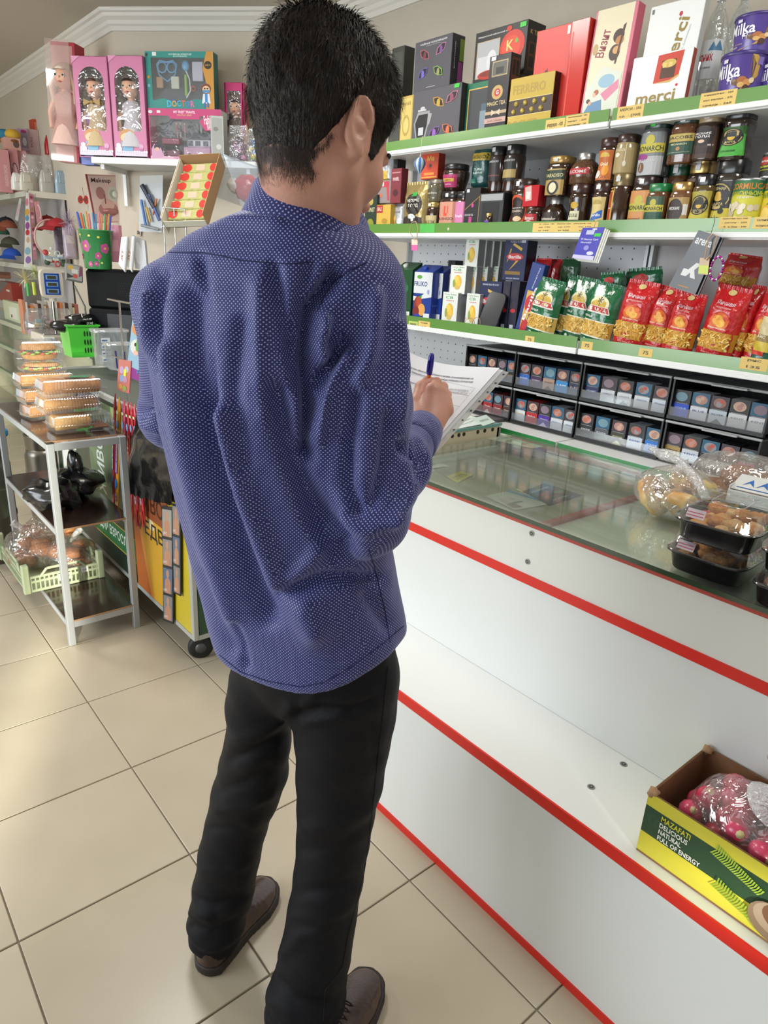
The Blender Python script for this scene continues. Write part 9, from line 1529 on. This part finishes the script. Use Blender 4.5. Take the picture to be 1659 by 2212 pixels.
FOG = film('#fbf8f2', .16, .17, .06, .9, 22.); BUN = mat('#e0cb94', .5, nz=('#bd8844', 18., .35, .7, (1, 1, 1)), coat=.2)
t = thing('bread_bag', 'tied clear bag of pale yellow ring rolls on the counter glass', 'bread', (1.135, -.150, CZ))
g = G(); 
def ringroll(c, R, r, rot):
 g = G(); P = []
 for i in range(20):
  a = 2*PI*i/20; rr = r*(1+.10*math.sin(i*1.9)); P.append([((R+rr*math.cos(b))*math.cos(a), (R+rr*math.cos(b))*math.sin(a), rr*math.sin(b)) for b in [2*PI*k/12 for k in range(12)]])
 g.grid(P, BUN, closeu=True, closev=True); g.build('ring_roll', t, loc=c, rot=rot)
ringroll((-.02, .045, .045), .036, .021, (.9, .2, 0)); ringroll((-.035, -.045, .045), .038, .021, (.4, .6, .5)); ringroll((.03, .0, .06), .036, .020, (1.3, 0, .8)); ringroll((.01, -.05, .095), .03, .018, (.2, .2, .5))
crumple(G(), (0, 0, .062), 1., FOG, 71, (.082, .105, .075), 34, .10).build('bag_film', t)
for pts, rr in (([(0, 0, .12), (.0, -.01, .142), (0, -.005, .15)], [.026, .011, .012]), ([(0, 0, .146), (-.01, .05, .155), (-.015, .085, .165)], [.009, .014, .006]), ([(0, 0, .146), (-.03, -.06, .12), (-.04, -.105, .075)], [.009, .014, .010])): G().tube(pts, rr, film('#ffffff', .5, .16, .08, 1., 60.), 10).build('knot', t)
t = thing('bread_bag', 'tied clear bag of brown buns behind the ring rolls', 'bread', (1.36, -.235, CZ)); BR2 = mat('#a06a38', .55, nz=('#8a5228', 18., .35, .7, (1, 1, 1)))
for k, (x, y, zz) in enumerate(((-.03, .07, .04), (-.04, -.02, .04), (-.02, -.09, .04), (.04, .03, .045), (.0, .02, .085), (0, -.06, .085))): G().blob((x, y, zz), .05, BR2, 14, (1, 1.1, .75)).build('bun', t)
crumple(G(), (0, 0, .075), 1., FOG, 73, (.10, .16, .08), 34, .09).build('bag_film', t); G().tube([(0, -.06, .12), (0, -.075, .15), (.0, -.08, .165)], [.03, .012, .014], film('#ffffff', .5, .16, .08, 1., 60.), 10).build('knot', t); G().tube([(0, -.08, .16), (.0, -.07, .20), (.0, -.075, .225)], [.012, .024, .014], film('#ffffff', .5, .16, .08, 1., 60.), 10).build('knot', t)
t = thing('cake_box', 'white cardboard cake box with blue print at the right picture edge', 'box', (1.27, -.36, CZ), -PI/2+.12); CW = mat('#d8dad8', .5); Hb = .115
G().box(-.10, .10, -.11, -.107, 0, Hb-.01, CW).box(-.10, -.097, -.107, .11, 0, Hb, CW).box(.097, .10, -.107, .11, 0, Hb, CW).box(-.097, .097, .107, .11, 0, Hb, CW).box(-.097, .097, -.107, .107, 0, .003, CW).build('box', t); o = G().box(-.10, .10, 0, .085, 0, .002, CW).decal([('p', [(.1+.16*i, .3), (.18+.16*i, .75), (.24+.16*i, .3), (.17+.16*i, .5)], '#2f6ab8') for i in range(5)]+[('r', .06, .12, .94, .16, '#2f6ab8')], .20, .085, lambda x, zz, of: (x, zz, .0022+of)).build('flap', t, loc=(0, -.10, Hb-.01), rot=(math.radians(14), 0, 0)); G().blob((0.03, .03, .05), .05, mat('#c9a838', .5), 12, (1, 1, .8)).build('yellow_cake', t)
# ================================================================ DATE CARTON WITH BAGS OF RADISHES ON THE LEDGE
bx0, bx1, by1, by0, bh = .546, .775, -.500, -.885, .143
t = thing('date_carton', 'yellow and green cardboard carton lettered MAZAFATI on the ledge', 'carton', ((bx0+bx1)/2, (by0+by1)/2, .4405)); X2_, Y2_ = (bx1-bx0)/2, (by1-by0)/2; KR = mat('#8a6444', .85, nz=('#7a5638', 20., .35, .7, (1, 1, 1))); YL = mat('#cfc63c', .4, coat=.2)
def wl(x0, x1, y0, y1, h, nm, m=KR): 
 g = G().box(x0, x1, y0, y1, .0, h, m); return g.build(nm, t)
wl(-X2_, X2_, -Y2_, Y2_, .004, 'bottom'); wl(-X2_+.001, -X2_+.005, -Y2_, Y2_, bh, 'front_wall'); wl(X2_-.005, X2_, -Y2_, Y2_, bh, 'back_wall'); wl(-X2_+.005, X2_-.005, Y2_-.005, Y2_-.001, bh, 'end_wall'); wl(-X2_+.005, X2_-.005, -Y2_, -Y2_+.005, bh, 'end_wall')
Lw = 2*Y2_; PG = '#27452c'
its = [('r', 0, 0, 1, 1, YL), ('r', 0, .36, 1, .80, PG)]
for a in range(5): its.append(('e', .05+.012*a, .62-.01*a, .028-.004*a, .09-.014*a, '#2f4f34' if a % 2 == 0 else PG))
its += [('t', 'MAZAFATI', .165, .725, .15, .085, '#cdc83e'), ('t', 'DELICIOUS', .160, .62, .145, .075, '#e8e8e2'), ('t', 'NATURAL', .148, .52, .118, .075, '#e8e8e2'), ('t', 'FULL OF ENERGY', .20, .42, .22, .075, '#e8e8e2')]
for (u0, v0, u1, v1, cc) in ((.36, .80, .58, .62, '#9ab83c'), (.40, .36, .66, .16, '#8aa834')):
 for k in range(22):
  f_ = k/21; u = u0+(u1-u0)*f_; v = v0+(v1-v0)*f_; ll = .05*(1-f_*.4)
  its.append(('p', [(u, v), (u+.006, v), (u+.02-ll*.2, v+ll*1.8), (u+.012-ll*.2, v+ll*1.8)], cc)); its.append(('p', [(u, v), (u+.006, v), (u-ll*.3, v-ll*1.8), (u-.008-ll*.3, v-ll*1.7)], cc))
its += [('e', .67, .33, .12, .27, '#7f6a56'), ('e', .67, .38, .10, .21, '#9c8874'), ('e', .69, .44, .085, .18, '#6a4a36'), ('e', .67, .5, .04, .1, '#4a2c1c'), ('e', .73, .42, .04, .1, '#5a3826'), ('e', .88, .5, .12, .25, '#7a5a44')]
G().decal(its, Lw, bh, lambda x, zz, o: (-X2_+.0009-o, -x, zz)).build('printed_front', t)
G().decal([('r', 0, 0, 1, 1, YL), ('r', 0, .36, 1, .80, PG)], 2*X2_, bh, lambda x, zz, o: (x, Y2_-.0009+o, zz)).build('printed_end', t)
g = G(); cm_ = mat('#6a4c30', .9)
for x in (-X2_+.003, X2_-.0025):
 g.tube([(x+.0012*(1 if k % 2 else -1), -Y2_+Lw*k/120, bh+.0002) for k in range(121)], .0007, cm_, 4)
g.tube([(-X2_+(2*X2_)*k/70, Y2_-.003+.0012*(1 if k % 2 else -1), bh+.0002) for k in range(71)], .0007, cm_, 4); g.build('corrugated_edge', t, kind='stuff')
for (x, y) in ((-X2_+.006, Y2_-.006), (X2_-.01, Y2_-.008)): crumple(G(), (x, y, bh+.001), .011, mat('#a58462', .9), 81, (1, 1, .9), 12, .5).build('torn_corner', t)
RAD = [mat(c, .3, coat=.3, nz=(c2, 20., .4, .7, (1, 1, 1))) for c, c2 in (('#b81f3c', '#c83a58'), ('#a81830', '#b83050'), ('#c43a5c', '#d05a78'))]; rq = random.Random(12)
def radbag(label, c, n, ex, seed, knot):
 t = thing('radish_bag', label, 'produce bag', c); r_ = random.Random(seed)
 for k in range(n):
  p = (ex[0]*(r_.random()-.5)*1.25, ex[1]*(r_.random()-.5)*1.3, .024+(k/n)*ex[2]*.85); rr = .020+.006*r_.random(); o = G().blob((0, 0, 0), rr, RAD[k % 3], 12, (1, 1, 1.08)).build('radish', t, loc=p, rot=(r_.random()*3, r_.random()*3, 0)); G().lathe([(rr*.34, rr*.98), (rr*.2, rr*1.10), (.001, rr*1.14)], mat('#c9c08a', .5), n=8).build('root_end', o)
 crumple(G(), (0, 0, ex[2]*.58), 1., film('#fff4f8', .10, .17, .05, 1., 22.), seed, (ex[0]*.84, ex[1]*.84, ex[2]*.68), 36, .09).build('bag_film', t); KF = film('#ffffff', .42, .18, .07, 1., 60.)
 if knot:
  x, y, z = knot; G().tube([(x*.6, y*.6, z-.045), (x, y, z-.012), (x, y, z)], [.045, .018, .013], KF, 14).build('knot', t); P = []
  for i in range(7):
   v = i/6; P.append([(x+(.012+.03*v)*math.cos(a)*(1+.25*math.sin(5*a)), y-.012*v+(.012+.034*v)*math.sin(a)*(1+.25*math.cos(4*a)), z+.062*v+.006*math.sin(3*a)*v) for a in [2*PI*k/22 for k in range(22)]])
  G().grid(P, KF, closev=True).build('gathered_top', t)
 return t
radbag('tied clear bag of red radishes filling the front of the date carton', (.655, -.635, .446), 38, (.105, .125, .145), 91, (.0, -.055, .215)); radbag('second clear bag of red radishes farther right in the date carton', (.655, -.80, .446), 26, (.105, .09, .13), 92, None)
# ================================================================ SELLER BEHIND THE COUNTER, ALMOST HIDDEN BY THE CUSTOMER
so_ = a3((1.72, 2.19, 0)); sl = thing('person', 'long brown haired person behind the counter, almost hidden by the man\'s jaw', 'person', tuple(so_)); sf = a3((-.75, -.66, 0)); sr = a3((-.66, .75, 0)); hcs = so_+a3((0, 0, 1.62))
RS2 = np.stack([sr, sf, a3((0, 0, 1))], 1)
def sbody(P):
 q = (P-hcs)@RS2/.92; d = head_sdf(q)*.92; d = smin(d, s_caps(P, hcs+a3((0, 0, -.07))-sf*.02, hcs+a3((0, 0, -.2))-sf*.02, .046, .05), .02); return d
v, f = nets(sbody, hcs-a3((.14, .14, .22)), hcs+a3((.14, .14, .15)), .0075); npmesh('body', v, f, [SKIN], sl, origin=so_)
def stop(P):
 c = so_; d = s_chain(P, [c+a3((0, 0, 1.38))-sf*.01, c+a3((0, 0, 1.05)), c+a3((0, 0, .86))], [.10, .10, .12], .05); d = smin(d, s_caps(P, c+sr*.15+a3((0, 0, 1.38)), c-sr*.15+a3((0, 0, 1.38)), .05, .05), .05)
 for s in (-1, 1): d = smin(d, s_chain(P, [c+sr*s*.16+a3((0, 0, 1.37)), c+sr*s*.19+a3((0, 0, 1.05)), c+sr*s*.15+sf*.13+a3((0, 0, 1.0))], [.046, .04, .034], .01), .03)
 return smax(d, .84-P[..., 2], .01)
v, f = nets(stop, so_+a3((-.32, -.32, .8)), so_+a3((.32, .32, 1.5)), .012); npmesh('blouse', v, f, [mat('#4a4652', .8)], sl, origin=so_)
def sskirt(P): c = so_; return smax(smax(s_chain(P, [c+a3((0, 0, .9)), c+a3((0, 0, .6)), c+a3((0, 0, .35))], [.125, .15, .16], .03), P[..., 2]-.92, .01), .38-P[..., 2], .01)
v, f = nets(sskirt, so_+a3((-.25, -.25, .3)), so_+a3((.25, .25, .98)), .015); npmesh('skirt', v, f, [mat('#2a2a32', .8)], sl, origin=so_)
def slegs(P):
 d = None
 for s in (-1, 1):
  c = so_+sr*s*.07; e = s_chain(P, [c+a3((0, 0, .55)), c+a3((0, 0, .42)), c+a3((0, 0, .28)), c+a3((0, 0, .07)), c+sf*.02+a3((0, 0, .035))], [.062, .052, .054, .034, .034], .01); e = smin(e, s_caps(P, c+a3((0, 0, .030)), c+sf*.15+a3((0, 0, .026)), .030, .026), .01); d = e if d is None else np.minimum(d, e)
 return smax(d, .001-P[..., 2], .001)
v, f = nets(slegs, so_+a3((-.3, -.3, -.01)), so_+a3((.3, .3, .62)), .009); npmesh('legs', v, f, [mat('#3a3438', .7)], sl, origin=so_)
def shair(P):
 q = (P-hcs)@RS2/.92; d = head_sdf(q, True)*.92-.014; d = smax(d, q[..., 1]*1.0-.045-.35*np.clip(q[..., 2]-.03, 0, 1), .01)
 for s in (-1, 1): d = smin(d, s_chain(P, [hcs+sr*s*.065+a3((0, 0, .04)), hcs+sr*s*.088+a3((0, 0, -.08)), hcs+sr*s*.085+sf*.02+a3((0, 0, -.26))], [.03, .03, .018], .01), .02)
 return d-.002*vnoise(P*np.array([1, 1, .1]), 200, 3)
v, f = nets(shair, hcs-a3((.16, .16, .32)), hcs+a3((.16, .16, .16)), .006); npmesh('hair', v, f, [mat('#5a3c2a', .5, nz=('#6f4c34', 120., .35, .7, (1, 1, .1)))], sl, origin=so_, label='long brown hair')

for bb, y_, z_, cs, sd, lb in (((2, 52, 742, 790), .86, .712, ['#5a3a94', '#3f9a54', '#c9b46a', '#8aa0b0'], 51, 'heap of small purple and green toys on the far case upper shelf'), ((54, 96, 752, 792), .84, .712, ['#a86a5c', '#b9bcc0', '#4a4e58', '#c9c4b4'], 52, 'packs of small goods beside the toy heap in the far case'), ((0, 40, 845, 905), .86, .482, ['#1c1e22', '#6a5238', '#c9c9c4'], 53, 'dark packets on the lower shelf of the far case')):
 clearbag('goods_heap', lb, 'goods', bb, y_, z_, .14, [('packet', cs, 14, .12)], sd)
